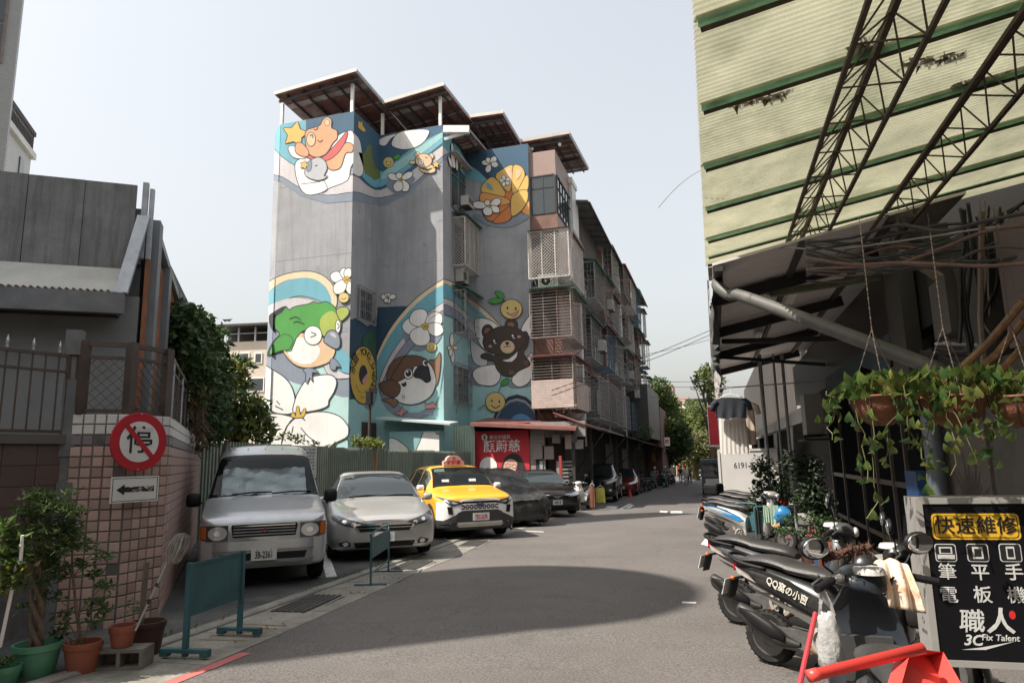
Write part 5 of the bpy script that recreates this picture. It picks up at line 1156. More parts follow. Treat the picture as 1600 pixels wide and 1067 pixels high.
# ================================================================== RIGHT SIDE: canopy
SL_ = .18
CAN = M('canopy_sheet', (.50, .49, .36), .75, .18, 1.1, dirt=(.27, .29, .19), dscale=.9, damt=.75, trans=.37, fine=.1)
GPUR = M('green_purlin', (.30, .56, .40), .65, .2, 4, dirt=(.10, .16, .09), dscale=3, damt=.7, trans=.45)
TR = M('truss_steel', (.075, .058, .045), .8, .35, 8, dirt=(.14, .075, .04), dscale=5, damt=.6)
can = thing('corrugated_canopy', 'big pale green corrugated canopy with green purlins overhead on the right', 'canopy', (.1, 8, 5))
zc = lambda x: 5.0+SL_*(x-.09)
XE = 12
ysh = [-1, .8, 2.2, 3.45, 5.31, 6.76, 8.27, 9.81, 11.3, 13.0]  # rear sheets, out of view, extended back to darken the right side
for k in range(len(ysh)-1):
    y0, y1 = ysh[k]-.06, ysh[k+1]; n = max(8, int((y1-y0)/.076)); mb = MB(); vs = []; m = n*4
    for i in range(m+1):
        y = y0+(y1-y0)*i/m; dz = .018*math.sin(2*math.pi*i/4)+(.012 if k % 2 else 0); xo = .07+.014*math.sin(2*math.pi*i/4)+rnd.gauss(0, .002)
        vs += [(xo, y, zc(xo)+dz), (2.2, y, zc(2.2)+dz), (XE, y, zc(XE)+dz)]
    mb.add(vs, [(3*i+j, 3*i+3+j, 3*i+4+j, 3*i+1+j) for i in range(m) for j in (0, 1)]); mb.build('canopy_sheet', CAN, can, world=True, smooth=True)
for y in ysh[1:-1]+[12.3]:
    r_ = random.Random(int(y*10)); mb = MB(); n = 60; vs = []
    for i in range(n+1):
        x = .1+(XE-.1)*i/n; w_ = (.065 if y < 12 else .035)+r_.gauss(0, .004); vs += [(x, y-w_, zc(x)-.032), (x, y+w_, zc(x)-.032)]
    mb.add(vs, [(2*i, 2*i+1, 2*i+3, 2*i+2) for i in range(n)]); mb.build('purlin_strip', GPUR, can, world=True)
    MB().beam((.12, y+(.075 if y < 12 else .04), zc(.12)-.045), (XE, y+(.075 if y < 12 else .04), zc(XE)-.045), .018, .05).build('purlin_or_shadow_bar', TR, can, world=True)  # thin dark bar added as the shadow line under each green band
q = MB(); q.box(.1, .28, 12.7, 13.05, 4.72, 4.95); q.build('edge_block', BLACK, can, world=True)
def truss(label, xl, xm, xr, y0, y1, zl, zm, zr, step=.62):
    t = thing('lattice_truss', label, 'truss', (xm, y1, zm), 0, 'lattice trusses under the canopy')
    a, b, c = [(V((x, y0, z)), V((x, y1, z))) for x, z in ((xl, zl), (xm, zm), (xr, zr))]
    for (p, q_), w, h in ((a, .038, .038), (b, .05, .07), (c, .038, .038)): m_ = MB(); m_.beam(p, q_, w, h); m_.build('chord', TR, t, world=True)
    m_ = MB(); n = int((y1-y0)/step)
    for k in range(n):
        f0, f1, fm = k/n, (k+1)/n, (k+.5)/n; L = lambda pr, f: pr[0].lerp(pr[1], f)
        [m_.tube(e_, .009, 5) for e_ in ([L(a, f0), L(b, fm)], [L(b, fm), L(a, f1)], [L(c, f0), L(b, fm)], [L(b, fm), L(c, f1)])]
        m_.tube([L(a, f0), L(c, f0)], .009, 5)
    m_.build('lacing', TR, t, world=True)
truss('nearest rusty lattice truss hanging under the pale green canopy', 1.22, 1.60, 1.72, 2.0, 11.9, 4.55, 4.97, 4.52)
truss('second rusty lattice truss deeper under the canopy towards the shop wall', 2.33, 2.62, 2.72, 2.0, 11.0, 4.58, 4.95, 4.5)
mb = MB(); mb.beam((1.0, 11.9, 4.52), (5, 11.9, 4.52), .16, .14); mb.build('rusty_cross_beam', RUST, cat='beam', label='rusty cross beam under the far end of the green canopy')
mb = MB(); mb.beam((1.05, 11.8, 4.1), (3.2, 11.2, 4.15), .12, .10).beam((1.05, 11.85, 4.1), (1.05, 11.85, 4.55), .1, .1); mb.build('mossy_beam', M('mossy_steel', (.10, .12, .07), .85, .35, 7, dirt=(.12, .07, .04), dscale=5, damt=.6), cat='beam', label='mossy green beam below the rusty cross beam')
# tangled cables
CB1, CB2 = M('cable_black', (.015, .015, .015), .6), M('cable_grey', (.28, .26, .24), .6, .2, 4)
def cable(pts, r, mat, label, name='cable', grp='cables under the canopy', n=10, sag=.0):
    P = smooth_poly3(pts, n) if len(pts) > 2 else pts
    mb = MB(); mb.tube(P, r, 5); return mb.build(name, mat, label=label, cat='cable', group=grp, smooth=True)
cable([pY(1107, 418, 11), pY(1180, 405, 10.5), pY(1220, 388, 10), pY(1300, 390, 9), pY(1440, 372, 7.5), pY(1530, 358, 6.6), pY(1600, 350, 6)], .010, CB2, 'pale grey cable running the whole way under the green canopy')
for i in range(22):
    y0 = rnd.uniform(370, 430); y1 = rnd.uniform(320, 395); d0 = rnd.uniform(7, 9); pts = []
    for k in range(6): f_ = k/5; pts.append(pD(1260+f_*350, y0+(y1-y0)*f_+rnd.gauss(0, 9)+14*math.sin(f_*3.1), d0-2.5*f_))
    cable(pts, rnd.choice([.008, .012, .016]), rnd.choice([CB1, CB1, DARKM, BRNW]), 'one of the dark tangled cables bundled under the canopy end')
for i in range(16):
    px = rnd.uniform(1500, 1600); pts = [pD(px+rnd.gauss(0, 8), 330+k*55+rnd.gauss(0, 10), 6.2) for k in range(5)]; pts.append(pD(1430+rnd.uniform(0, 60), 545+rnd.gauss(0, 12), 6.6)) if i % 2 else None
    cable(pts, rnd.choice([.01, .016]), rnd.choice([CB1, CB1, CB2, DARKM]), 'one of the loose cables hanging down the wall at the right edge', grp='cables down the right wall')
# ================================================================== lower awning with pale underside
aw = thing('pale_awning', 'flat awning with a pale panelled underside and dark beams below the green canopy', 'awning', (.1, 12, 4.3))
PALE = M('pale_panel', (.60, .56, .54), .6, .06, 1.5, dirt=(.4, .34, .32), dscale=1, damt=.35)
za = lambda x: 4.15+.2*(x-.1)
ya0, ya1 = 9.9, 23.5; npan = 24
for k in range(npan):
    y0 = ya0+(ya1-ya0)*k/npan; y1 = ya0+(ya1-ya0)*(k+1)/npan-.012
    xa_ = .14; vs = [(xa_, y0, za(xa_)), (3.4, y0, za(3.4)), (3.4, y1, za(3.4)), (xa_, y1, za(xa_))]; vs += [(x, y, z+.04) for x, y, z in vs]
    MB().add(vs, [(0, 3, 2, 1), (4, 5, 6, 7), (0, 1, 5, 4), (1, 2, 6, 5), (2, 3, 7, 6), (3, 0, 4, 7)]).build('roof_panel', PALE, aw, world=True)
DB = M('dark_beam', (.022, .02, .019), .7, .3, 4)
for y in (11.7, 15.0, 18.6, 22.6): MB().beam((.15, y, za(.15)-.13), (2.7, y, za(2.7)-.13), .1, .2).build('cross_beam', DB, aw, world=True)
for x in (.22, 1.35, 2.5): MB().beam((x, ya0, za(x)-.06), (x, ya1, za(x)-.06), .08 if x > .5 else .12, .08).build('long_beam', DB, aw, world=True)
MB().beam((.3, 15.2, za(.3)-.3), (2.6, 14.6, 3.7), .08, .1).beam((.3, 17.7, za(.3)-.3), (2.6, 17.2, 3.5), .06, .08).build('brace', DB, aw, world=True)
FAS = M('awning_fascia', (.45, .42, .39), .7, .15, 3, dirt=(.2, .16, .13), dscale=2, damt=.6)
mb = MB(); ya0 = 11.3; mb.sheet((.08, ya0, 3.98), (0, ya1-ya0, 0), (0, 0, .36), 40, 2, lambda a, b: .01*math.sin(a*90)); mb.box(.06, .085, ya0, ya1, 4.3, 4.4); mb.build('fascia', FAS, aw, world=True)
TARP = M('grey_tarp', (.10, .10, .105), .6, .3, 3, dirt=(.25, .24, .23), dscale=2.5, damt=.6)
mb = MB(); rr = random.Random(5); ph = [rr.uniform(0, 6) for _ in range(8)]
mb.sheet((.13, ya0+.1, 3.3), (0, 7.6, 0), (0, 0, .85), 90, 16, lambda a, b: .045*math.sin(a*60+ph[0]+b*4)*(1-b*.6)+.03*math.sin(a*23+b*9+ph[1])+.02*math.sin(a*130+b*13))
mb.build('rolled_tarp', TARP, smooth=True, cat='tarp', label='crumpled grey tarp hanging along the street edge of the pale awning')
mb = MB(); mb.sheet((.16, ya0+3.5, 2.75), (0, 3.2, 0), (0, 0, .6), 60, 12, lambda a, b: .05*math.sin(a*34+b*5)+.03*math.sin(a*71-b*8)); mb.build('hanging_tarp', M('pale_tarp', (.33, .31, .30), .6, .25, 3, dirt=(.12, .11, .11), dscale=2), smooth=True, cat='tarp', label='paler torn tarp hanging at the lower street edge of the awning')
# drain pipe
PIPE = M('grey_pvc', (.085, .082, .075), .55, .12, 3, dirt=(.17, .15, .12), dscale=3, damt=.4)
A_ = pZ(1122, 448, 3.95); B_ = pX(1505, 592, 2.45)
d = (B_-A_).normalized()
mb = MB(); mb.tube(smooth_poly3([A_+V((0, .15, .1)), A_, A_+d*.25+V((0, 0, -.06)), A_+d*.7, B_], 5), .085, 14)
dp = mb.build('drain_pipe', PIPE, smooth=True, cat='pipe', label='thick grey drain pipe slanting under the awning down to the wall')
P1, P2 = pX(1452, 640, 2.35), pX(1492, 800, 2.35)
MB().tube([V((2.35, P1.y-.0, P1.z+.5)), V((2.35, P1.y, -.2))], .1, 14).build('wall_down_pipe', M('blue_grey_pipe', (.08, .09, .105), .5, .15, 3, dirt=(.1, .1, .1)), smooth=True, cat='pipe', label='upright blue grey pipe on the shop wall behind the hanging pots')
# lights
FL = M('tube_white', (.7, .7, .68), .3)
def tube_light(p0, p1, label, grp='fluorescent lamps under the awning'):
    t = thing('fluorescent_lamp', label, 'lamp', p0, 0, grp); p0 = V(p0); p1 = V(p1); d = (p1-p0); s = d.normalized().cross(V((0, 0, 1))).normalized()
    MB().beam(p0+V((0, 0, .03)), p1+V((0, 0, .03)), .16, .04).build('fitting', PALE, t, world=True)
    for k in (-.045, .045): MB().tube([p0+s*k+d*.03, p0+s*k+d*.97], .018, 8).build('tube', FL, t, world=True)
tube_light((1.5, 12.2, za(1.5)-.2), (1.5, 13.4, za(1.5)-.2), 'fluorescent lamp fixed lengthwise under the near awning panels')
tube_light((1.15, 16.3, za(1.15)-.16), (1.15, 17.4, za(1.15)-.16), 'double fluorescent lamp further back under the awning')
# ================================================================== shop wall on the right
XS = 2.62
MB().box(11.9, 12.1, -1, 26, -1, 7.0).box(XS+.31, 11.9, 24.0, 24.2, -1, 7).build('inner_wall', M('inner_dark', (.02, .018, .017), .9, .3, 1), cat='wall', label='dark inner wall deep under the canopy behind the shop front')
MB().box(XS+.31, 7.39, 3.0, 23.99, 2.75, 2.85).build('added_shop_ceiling', DARKIN, cat='ceiling', label='dark ceiling added over the shop interior to keep canopy light out', kind='structure')  # unseen ceiling added to keep canopy light out of the shop
MB().box(3.45, 12, 13.3, 13.6, 2.9, 8.5).build('dark_backdrop', M('inner_dark', (.02, .018, .017), .9, .3, 1), cat='wall', label='dark backdrop added to fill the shaded gap at the far end of the canopy')  # added backdrop standing in for the shaded clutter beyond the canopy
shop = thing('dark_shop', 'dark shop front with glass doors under the canopy on the right', 'shop', (XS, 9, 0))
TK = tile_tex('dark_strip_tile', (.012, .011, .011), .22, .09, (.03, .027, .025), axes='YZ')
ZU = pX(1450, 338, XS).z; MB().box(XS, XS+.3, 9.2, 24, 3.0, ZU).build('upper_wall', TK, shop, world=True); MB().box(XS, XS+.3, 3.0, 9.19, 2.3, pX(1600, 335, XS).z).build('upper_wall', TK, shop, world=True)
SW_ = tile_tex('square_wall_tile', (.12, .083, .072), .4, .3, (.08, .06, .055), axes='YZ')
MB().box(XS-.25, XS, 3.0, pX(1560, 420, XS-.25).y, 2.3, pX(1585, 335, XS-.25).z).build('near_wall', SW_, shop, world=True)
MB().box(XS-.22, XS-.02, pX(1546, 420, XS-.1).y, pX(1530, 420, XS-.1).y+.3, 2.2, pX(1540, 345, XS-.1).z).build('tiled_column', tile_tex('column_tile', (.045, .042, .038), .1, .05, (.06, .055, .05), axes='YZ'), shop, world=True); MB().box(XS-.2, XS-.02, pX(1430, 540, XS-.1).y, pX(1405, 540, XS-.1).y, 2, 4.2).build('tiled_column', TW if False else tile_tex('column_tile', (.045, .042, .038), .1, .05, (.06, .055, .05), axes='YZ'), shop, world=True)
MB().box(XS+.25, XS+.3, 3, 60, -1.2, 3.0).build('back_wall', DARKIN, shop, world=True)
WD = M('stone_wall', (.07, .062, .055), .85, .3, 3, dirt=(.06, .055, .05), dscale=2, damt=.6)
yb = pX(1500, 700, XS-.1).y
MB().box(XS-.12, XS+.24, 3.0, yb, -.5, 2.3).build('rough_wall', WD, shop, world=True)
# palm panel
ya, yb2 = pX(1488, 720, XS).y, pX(1560, 720, XS).y
PB = M('palm_panel', (.085, .066, .056), .8, .15, 3)
pp = thing('palm_panel', 'brown wall panel with a printed palm leaf behind the hanging pots', 'panel', (XS-.13, (ya+yb2)/2, 1.2))
MB().box(XS-.15, XS-.121, yb2-.2, ya, .2, 2.2).build('board', PB, pp, world=True)
mb = MB(); c = pX(1522, 800, XS-.153)
for k in range(13):
    a = math.radians(15+k*12.5); L = .55+.12*math.sin(k*2.1)
    e = V((0, -math.cos(a), math.sin(a))); s = V((0, -e.z, e.y)); mb.add([c, c+e*L*.5+s*.035, c+e*L, c+e*L*.5-s*.035], [(0, 1, 2, 3)])
mb.build('palm_print', M('palm_brown', (.04, .03, .025), .8), pp, world=True)
# doors
ALU = M('door_alu', (.10, .085, .075), .45, .15, 4, metal=.5, dirt=(.1, .08, .07))
for px in (1300, 1318, 1346, 1370, 1394, 1417, 1480):
    y = pX(px, 700, XS).y; MB().box(XS-.05, XS+.03, y-.035, y+.035, -.4, 2.7).build('door_post', ALU, shop, world=True)
yA, yB = pX(1300, 700, XS).y, pX(1480, 700, XS).y
for z in (2.68, 1.0, .1): MB().box(XS-.03, XS+.02, yB, yA, z-.04, z+.04).build('door_rail', ALU, shop, world=True)
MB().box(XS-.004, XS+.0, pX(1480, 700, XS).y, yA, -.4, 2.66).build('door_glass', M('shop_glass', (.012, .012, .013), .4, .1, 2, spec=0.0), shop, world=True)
mb = MB(); mb.sheet((XS+.12, pX(1394, 700, XS).y, .0), (0, yA-pX(1394, 700, XS).y, 0), (0, 0, 2.6), 60, 2, lambda a, b: .03*math.sin(a*80)); mb.build('curtain', M('dark_curtain', (.05, .042, .04), .9, .2, 3), shop, world=True)
mb = MB(); mb.sheet((XS+.2, yB, .0), (0, pX(1420, 700, XS).y-yB, 0), (0, 0, 2.5), 2, 2); mb.build('back_board', M('pale_board', (.09, .075, .07), .8), shop, world=True)  # flat board behind the door glass
BL = M('blue_box', (.015, .05, .14), .5)
q = pX(1427, 757, XS+.05); qa, qb = pX(1413, 735, XS-.26), pX(1441, 780, XS-.26)
MB().box(XS-.26, XS-.06, qb.y+.15, qa.y, qb.z-.3, qa.z).build('blue_box', BL, cat='box', label='blue box standing at the shop glass behind the hanging leaves')
for px, py in ((1460, 702), (1469, 715), (1472, 715), (1462, 763), (1473, 763)):
    q = pX(px, py, XS-.06); f = MB().box(XS-.066, XS-.06, q.y-.06, q.y+.06, q.z-.1, q.z+.1).build('paper_card', M('card_white', (.4, .4, .4), .6), shop, world=True)
    MB().box(XS-.069, XS-.067, q.y-.045, q.y+.045, q.z+.02, q.z+.08).build('card_print', BL, f, world=True)
# blue wall panel behind the awning
MB().add([pX(1345, 572, XS-.02), pX(1290, 640, XS-.02), pX(1290, 590, XS-.02), pX(1390, 520, XS-.02), pX(1392, 590, XS-.02)], [(0, 1, 2, 3, 4)]).build('blue_panel', M('dull_blue', (.05, .075, .10), .8, .2, 2), shop, world=True)
# junction box and posts
q = pX(1512, 480, XS-.05); MB().box(XS-.3, XS-.01, q.y-.25, q.y+.28, q.z-.28, q.z+.3).build('junction_box', M('beige_box', (.085, .072, .065), .6), cat='box', label='beige electrical box on the dark tiled wall above the hanging pots')
mb = MB(); mb.beam(pD(1408, 395, 8.2), pD(1548, 486, 6.6), .07, .08); mb.build('slanted_strut', M('strut_brown', (.11, .085, .06), .8, .3, 4), cat='strut', label='brown slanted strut from the canopy to the dark tiled wall')
MB().tube([pX(1534, 330, XS-.35), pX(1532, 500, XS-.35), pX(1540, 600, XS-.35)], .025, 6).build('conduit', M('conduit_brown', (.16, .12, .09), .7), cat='pipe', label='thin brown conduit down the dark tiled wall beside the box')
for i, (a, b) in enumerate((((1600, 470), (1475, 600)), ((1600, 500), (1500, 605)), ((1600, 540), (1520, 612)))):
    MB().tube([pD(*a, 5.2), pD((a[0]+b[0])/2+8, (a[1]+b[1])/2, 5.4), pD(*b, 5.6)], .03, 8).build('rusty_pipe', M('rusty_pipe', (.22, .12, .05), .7, .4, 8, dirt=(.05, .035, .03), dscale=6, damt=.8), cat='pipe', label='rusty wrapped pipe slanting at the right edge above the pots, number %s from the top' % ['one', 'two', 'three'][i], group='rusty pipes at the right edge')
# further shops along the right side
SHW = M('shutter_white', (.42, .38, .36), .6, .1, 2, dirt=(.3, .26, .24), dscale=1.4)
y0, y1 = pX(1290, 700, 3.0).y, pX(1252, 700, 3.0).y
sh = thing('roller_shutter', 'pale ribbed roller shutter in the shade beyond the shop front', 'shutter', (3.0, y0, 0))
for k in range(34): MB().obox((3.0, (y0+y1)/2, 3.3-k*.11), (.012, 0, .01), (0, (y1-y0)/2, 0), (-.008, 0, .05)).build('slat', SHW, sh, world=True)
far = thing('right_row', 'dim row of shop fronts along the right side of the lane', 'building', (3, 40, 0))
MB().box(3.05, 9, 20, 70, -2, 7.5).build('wall', DKW, far, world=True)
for y in range(21, 68, 4): MB().box(3.0, 3.06, y, y+2.6, -1.3, 1.6).build('shop_opening', DARKIN, far, world=True)
for y in range(23, 68, 7): MB().add([(1.4, y, 2.0), (1.4, y+5, 2.0), (3.05, y+5, 2.5), (3.05, y, 2.5), (1.4, y, 2.04), (1.4, y+5, 2.04), (3.05, y+5, 2.54), (3.05, y, 2.54)], [(0, 3, 2, 1), (4, 5, 6, 7), (0, 1, 5, 4)]).build('awning_roof', FAS, far, world=True)
MB().box(.35, 1.35, 28, 28.1, 1.7, 3.5).build('white_wall_panel', M('white_wall', (.6, .58, .55), .8, .1, 1), cat='wall', label='white panel wall above the white truck behind the hanging clothes')
q = pY(1213, 660, 17.5); aircon((2.1, q.y, q.z-.3), DY, V((-1, 0, 0)), 'white outdoor air conditioner in the shade above the plants on the right', .75, .95, .38, 'air conditioners on the right side')
MB().box(2.0, 2.7, 17.2, 18.6, q.z-.45, q.z-.4).build('ac_shelf', DARKM, cat='shelf', label='small dark shelf under the air conditioner on the right')
for px, w_ in ((1200, .1), (1222, .06), (1236, .08)): q = pY(px, 720, 18.5); MB().tube([(q.x, 18.5, -.5), (q.x, 18.5, 4.0)], w_/2, 8).build('awning_post', GALV, cat='post', label='grey awning post among the plants on the right side', group='awning posts on the right')
# sky cables across the street
def sp(px, py, y): return pY(px, py, y)
for i, (a, b, s) in enumerate((((862, 610), (1105, 516), 33), ((862, 618), (1105, 523), 33), ((1000, 555), (1105, 530), 45), ((900, 590), (1105, 594), 40), ((905, 596), (1105, 603), 40), ((1000, 619), (1105, 622), 55))):
    A, B2 = pX(a[0], a[1], -5.3), sp(*b, s); B2 = B2+(B2-A)*.25; m_ = (A+B2)/2-V((0, 0, .12)); cable([A, m_, B2], .014 if i < 3 else .012, CB1, 'overhead cable number %s across the lane from the apartment row' % ['one', 'two', 'three', 'four', 'five', 'six'][i], 'overhead_cable', 'cables across the lane')
cable([pD(1029, 324, 9), pD(1052, 298, 9.2), pD(1078, 276, 9.4), pD(1104, 262, 9.6)], .006, CB2, 'thin loose wire sticking out from the canopy edge into the sky', 'loose_wire', 'loose wire')

# dead branches on top of the canopy, showing through the sheet
for i, (px, py, L_, a_) in enumerate(((1455, 100, .5, .35), (1350, 60, .3, .8), (1530, 150, .4, .2), (1180, 120, .45, .3))):
    q = pZ(px, py, zc(2.2)); q.z = zc(q.x)+.06; leafcloud('dead_branch', [(q+V((L_*.5*k*math.cos(a_), L_*.5*k*math.sin(a_), SL_*L_*.5*k*math.cos(a_))), (.09, .07, .015), 40) for k in (-1, -.3, .4, 1)], .12, [DRY, BARK], cat='branch', label='dead leafy branch lying on the canopy, %s' % ['right of the first truss', 'behind the first truss', 'near the second truss', 'near the street edge'][i], seed=70+i, asp=.3, group='debris on the canopy')
# ================================================================== hanging pots with pothos
TERRA = M('coir_terracotta', (.20, .075, .04), .85, .25, 6, bump=.3, bscale=60, dirt=(.10, .045, .03), dscale=4, damt=.5)
PL = [M('pothos_green', (.10, .15, .035), .4, .3, 9, trans=.3, rvar=.35), M('pothos_lime', (.19, .20, .055), .42, .3, 9, trans=.35, rvar=.3), M('pothos_dark', (.055, .115, .03), .4, .3, 9, trans=.25, rvar=.3)]
def heart(mat):
    mb = MB(); o = []
    pts = [(0, 0), (.32, -.14), (.5, .08), (.46, .42), (.25, .8), (0, 1.12), (-.25, .8), (-.46, .42), (-.5, .08), (-.32, -.14)]
    f = lambda x, y: .28*abs(x)-.25*(y-.4)**2
    vs = [(x, y, f(x, y)) for x, y in pts]+[(0, .35, 0), (0, .75, -.03)]
    mb.add(vs, [(0, 1, 10), (1, 2, 10), (2, 3, 10), (3, 4, 11, 10), (4, 5, 11), (5, 6, 11), (6, 7, 10, 11), (7, 8, 10), (8, 9, 10), (9, 0, 10)])
    ob = mb.build('leaf', mat, smooth=True); me = ob.data; bpy.data.objects.remove(ob); return me
HEARTS = [heart(m) for m in PL]
STEM = M('pothos_stem', (.10, .10, .035), .6)
def pothos(t, r, drops, nleaf, spread, seed, zrim=0.0):
    rr = random.Random(seed); st = MB(); k = 0
    def leaf(p, size):
        me = HEARTS[rr.choices((0, 1, 2), (5, 2, 3))[0]]
        # face mostly towards the street / downwards
        e = Euler((math.radians(rr.uniform(95, 165)), rr.uniform(-.5, .5), rr.uniform(-1.2, 1.2)+YAW*0))
        o = place('leaf', me, t, p, rot=e); s = size*rr.uniform(.65, 1.2); o.scale = (s, s, s)
    for _ in range(nleaf):
        a = rr.uniform(0, 6.283); q = rr.uniform(.35, 1.15); p = V((math.cos(a)*r*q*spread, math.sin(a)*r*q, zrim+rr.uniform(-.03, .11)-max(0, q-.9)*.18))
        st.tube([(p.x*.4, p.y*.4, zrim), p+V((0, 0, .02))], .0025, 4); leaf(p, .068)
    for (x, y, L, n) in drops:
        P = [V((x, y, zrim+.03))]
        for i in range(8): P.append(P[-1]+V((rr.gauss(0, .022), rr.gauss(0, .015), -L/8)))
        st.tube(P, .003, 4)
        for i in range(n): f = rr.random(); p = P[min(8, int(f*8)+1)]; leaf(p+V((rr.gauss(0, .025), rr.gauss(0, .02), rr.gauss(0, .01))), .05)
    st.build('vine', STEM, t)
def hang_pot(px, py, D, rpx, label, drops, seed, nleaf=60):
    c = pD(px, py, D); r = rpx/FPX*D
    t = thing('hanging_planter', label, 'hanging planter', c, 0, 'hanging pots of pothos')
    MB().lathe([(0, -r*1.0), (r*.35, -r*.96), (r*.72, -r*.72), (r*.93, -r*.35), (r*1.0, -.0), (r*1.03, .0), (r*1.03, .012), (r*.9, .012), (r*.85, -.04), (0, -.04)], 28).build('bowl', TERRA, t, smooth=True)
    mb = MB()
    for k in range(6):
        a = k*math.pi/3; mb.tube([(math.cos(a)*r*1.01*math.cos(b), math.sin(a)*r*1.01*math.cos(b), -r*1.01*math.sin(b)) for b in [i*.15 for i in range(10)]], .004, 4)
    mb.build('wire_rib', DARKM, t)
    mb = MB(); top = V((0, 0, 1.9))
    for k in range(3):
        a = k*2.094+.5; p0 = V((math.cos(a)*r, math.sin(a)*r, .01)); p1 = V((0, 0, .42)); n = 16
        for i in range(n): f = i/n; q = p0.lerp(p1, f); q2 = p0.lerp(p1, (i+.9)/n); mb.beam(q, q2, .006 if i % 2 else .003, .003 if i % 2 else .006)
    for i in range(24): mb.beam((0, 0, .42+i*.03), (0, 0, .445+i*.03), .006 if i % 2 else .003, .003 if i % 2 else .006)
    mb.build('chain', TR, t); pothos(t, r, drops, nleaf, 1.25, seed, .03)
hang_pot(1374, 622, 4.1, 43, 'leftmost hanging terracotta pot with long trailing pothos vines', [(-.24, 0, .3, 9), (-.2, -.05, .55, 12), (-.1, -.15, .75, 10), (-.28, .05, .2, 7), (.02, -.17, .45, 14), (.1, -.15, .42, 13), (.17, -.1, .3, 10)], 3, 110)
hang_pot(1487, 622, 4.0, 46, 'middle hanging terracotta pot half hidden by pothos leaves', [(-.15, -.12, .6, 16), (-.05, -.18, .45, 16), (.05, -.18, .5, 14), (.16, -.1, .3, 10), (-.25, -.03, .35, 12), (.0, -.2, .25, 12), (-.1, -.17, .35, 12)], 4, 120)
hang_pot(1596, 622, 3.9, 46, 'rightmost hanging terracotta pot cut by the picture edge', [(-.16, -.1, .3, 8), (-.05, -.18, .22, 8), (-.28, -.05, .45, 9)], 5, 70)
# ================================================================== light box sign
pL, pR = pD(1440, 787, 4.02), pD(1600, 785, 3.90)
sxd = V((pR.x-pL.x, pR.y-pL.y, 0)).normalized(); snn = V((sxd.y, -sxd.x, 0))
pB = pN(1458, 1029, pL, snn); HS = pL.z-pB.z; WS = (pN(1622, 785, pL, snn)-pL).length
sg = thing('light_box_sign', 'black box sign with a yellow plate and white lettering standing at right', 'sign', pL, math.atan2(sxd.y, sxd.x))
SIL = M('sign_silver', (.40, .39, .37), .45, .12, 3, metal=.4, dirt=(.25, .22, .2), dscale=3, damt=.4)
DPT = .2
MB().box(-.03, WS+.03, .002, DPT, -HS-.03, .03).box(-.035, -.0, -.012, DPT+.004, -HS-.035, .035).box(WS, WS+.035, -.012, DPT+.004, -HS-.035, .035).box(0, WS, -.012, DPT+.004, 0.0, .035).box(0, WS, -.012, DPT+.004, -HS-.035, -HS).build('casing', SIL, sg)
MB().box(0, WS, -.004, .0, -HS, 0).build('panel', M('sign_panel', (.006, .006, .008), .45, spec=.15), sg)
MB().box(.06, .1, .03, .07, -HS-.3, -HS-.03).box(WS-.1, WS-.06, .03, .07, -HS-.3, -HS-.03).box(.0, WS, .0, .12, -HS-.34, -HS-.3).build('stand', DARKM, sg)
SY_ = M('sign_yellow', (.62, .36, .025), .5); SWH = M('sign_letter', (.50, .50, .49), .5, .1, 20)
def sl_(px, py): return rel(sg, pN(px, py, pL, snn))
def rrect(x0, x1, z0, z1, r, n=5):
    o = []
    for cx, cz, a in ((x1-r, z1-r, 0), (x0+r, z1-r, 90), (x0+r, z0+r, 180), (x1-r, z0+r, 270)):
        for k in range(n+1): t = math.radians(a+90*k/n); o.append((cx+r*math.cos(t), cz+r*math.sin(t)))
    return o
def sflat(pts, mat, off, name): mb = MB(); flat(mb, pts, (0, -.0042, 0), DX, Zv, off); return mb.build(name, mat, sg)
a, b = sl_(1453, 802), sl_(1596, 843)
sflat(rrect(a.x, b.x, b.z, a.z, .025), SY_, .001, 'yellow_plate'); sflat(rrect(a.x+.01, b.x-.01, b.z+.01, a.z-.01, .02), SK, .002, 'plate_line'); sflat(rrect(a.x+.014, b.x-.014, b.z+.014, a.z-.014, .018), SY_, .003, 'plate_inner')
def st_(s, px, py, h, mat=SWH, bold=.02, off=.006, **k): p = pN(px, py, pL, snn)+snn*off; return text(s, h, mat, sg, p, sxd, Zv, 'sign_text', bold, **k)
u_ = (pN(1525, 820, pL, snn)-pN(1525, 860, pL, snn)).length/40   # metres per photo pixel
for ch, px in zip('快速維修', (1475, 1507, 1540, 1572)): st_(ch, px, 822, 29*u_, SK, .008, .009)
for ch, px, py in (('筆', 1480, 894), ('電', 1482, 930), ('平', 1531, 895), ('板', 1535, 930), ('手', 1584, 895), ('機', 1588, 931)): st_(ch, px, py, 27*u_, bold=.003 if ch in '機電筆' else .008)
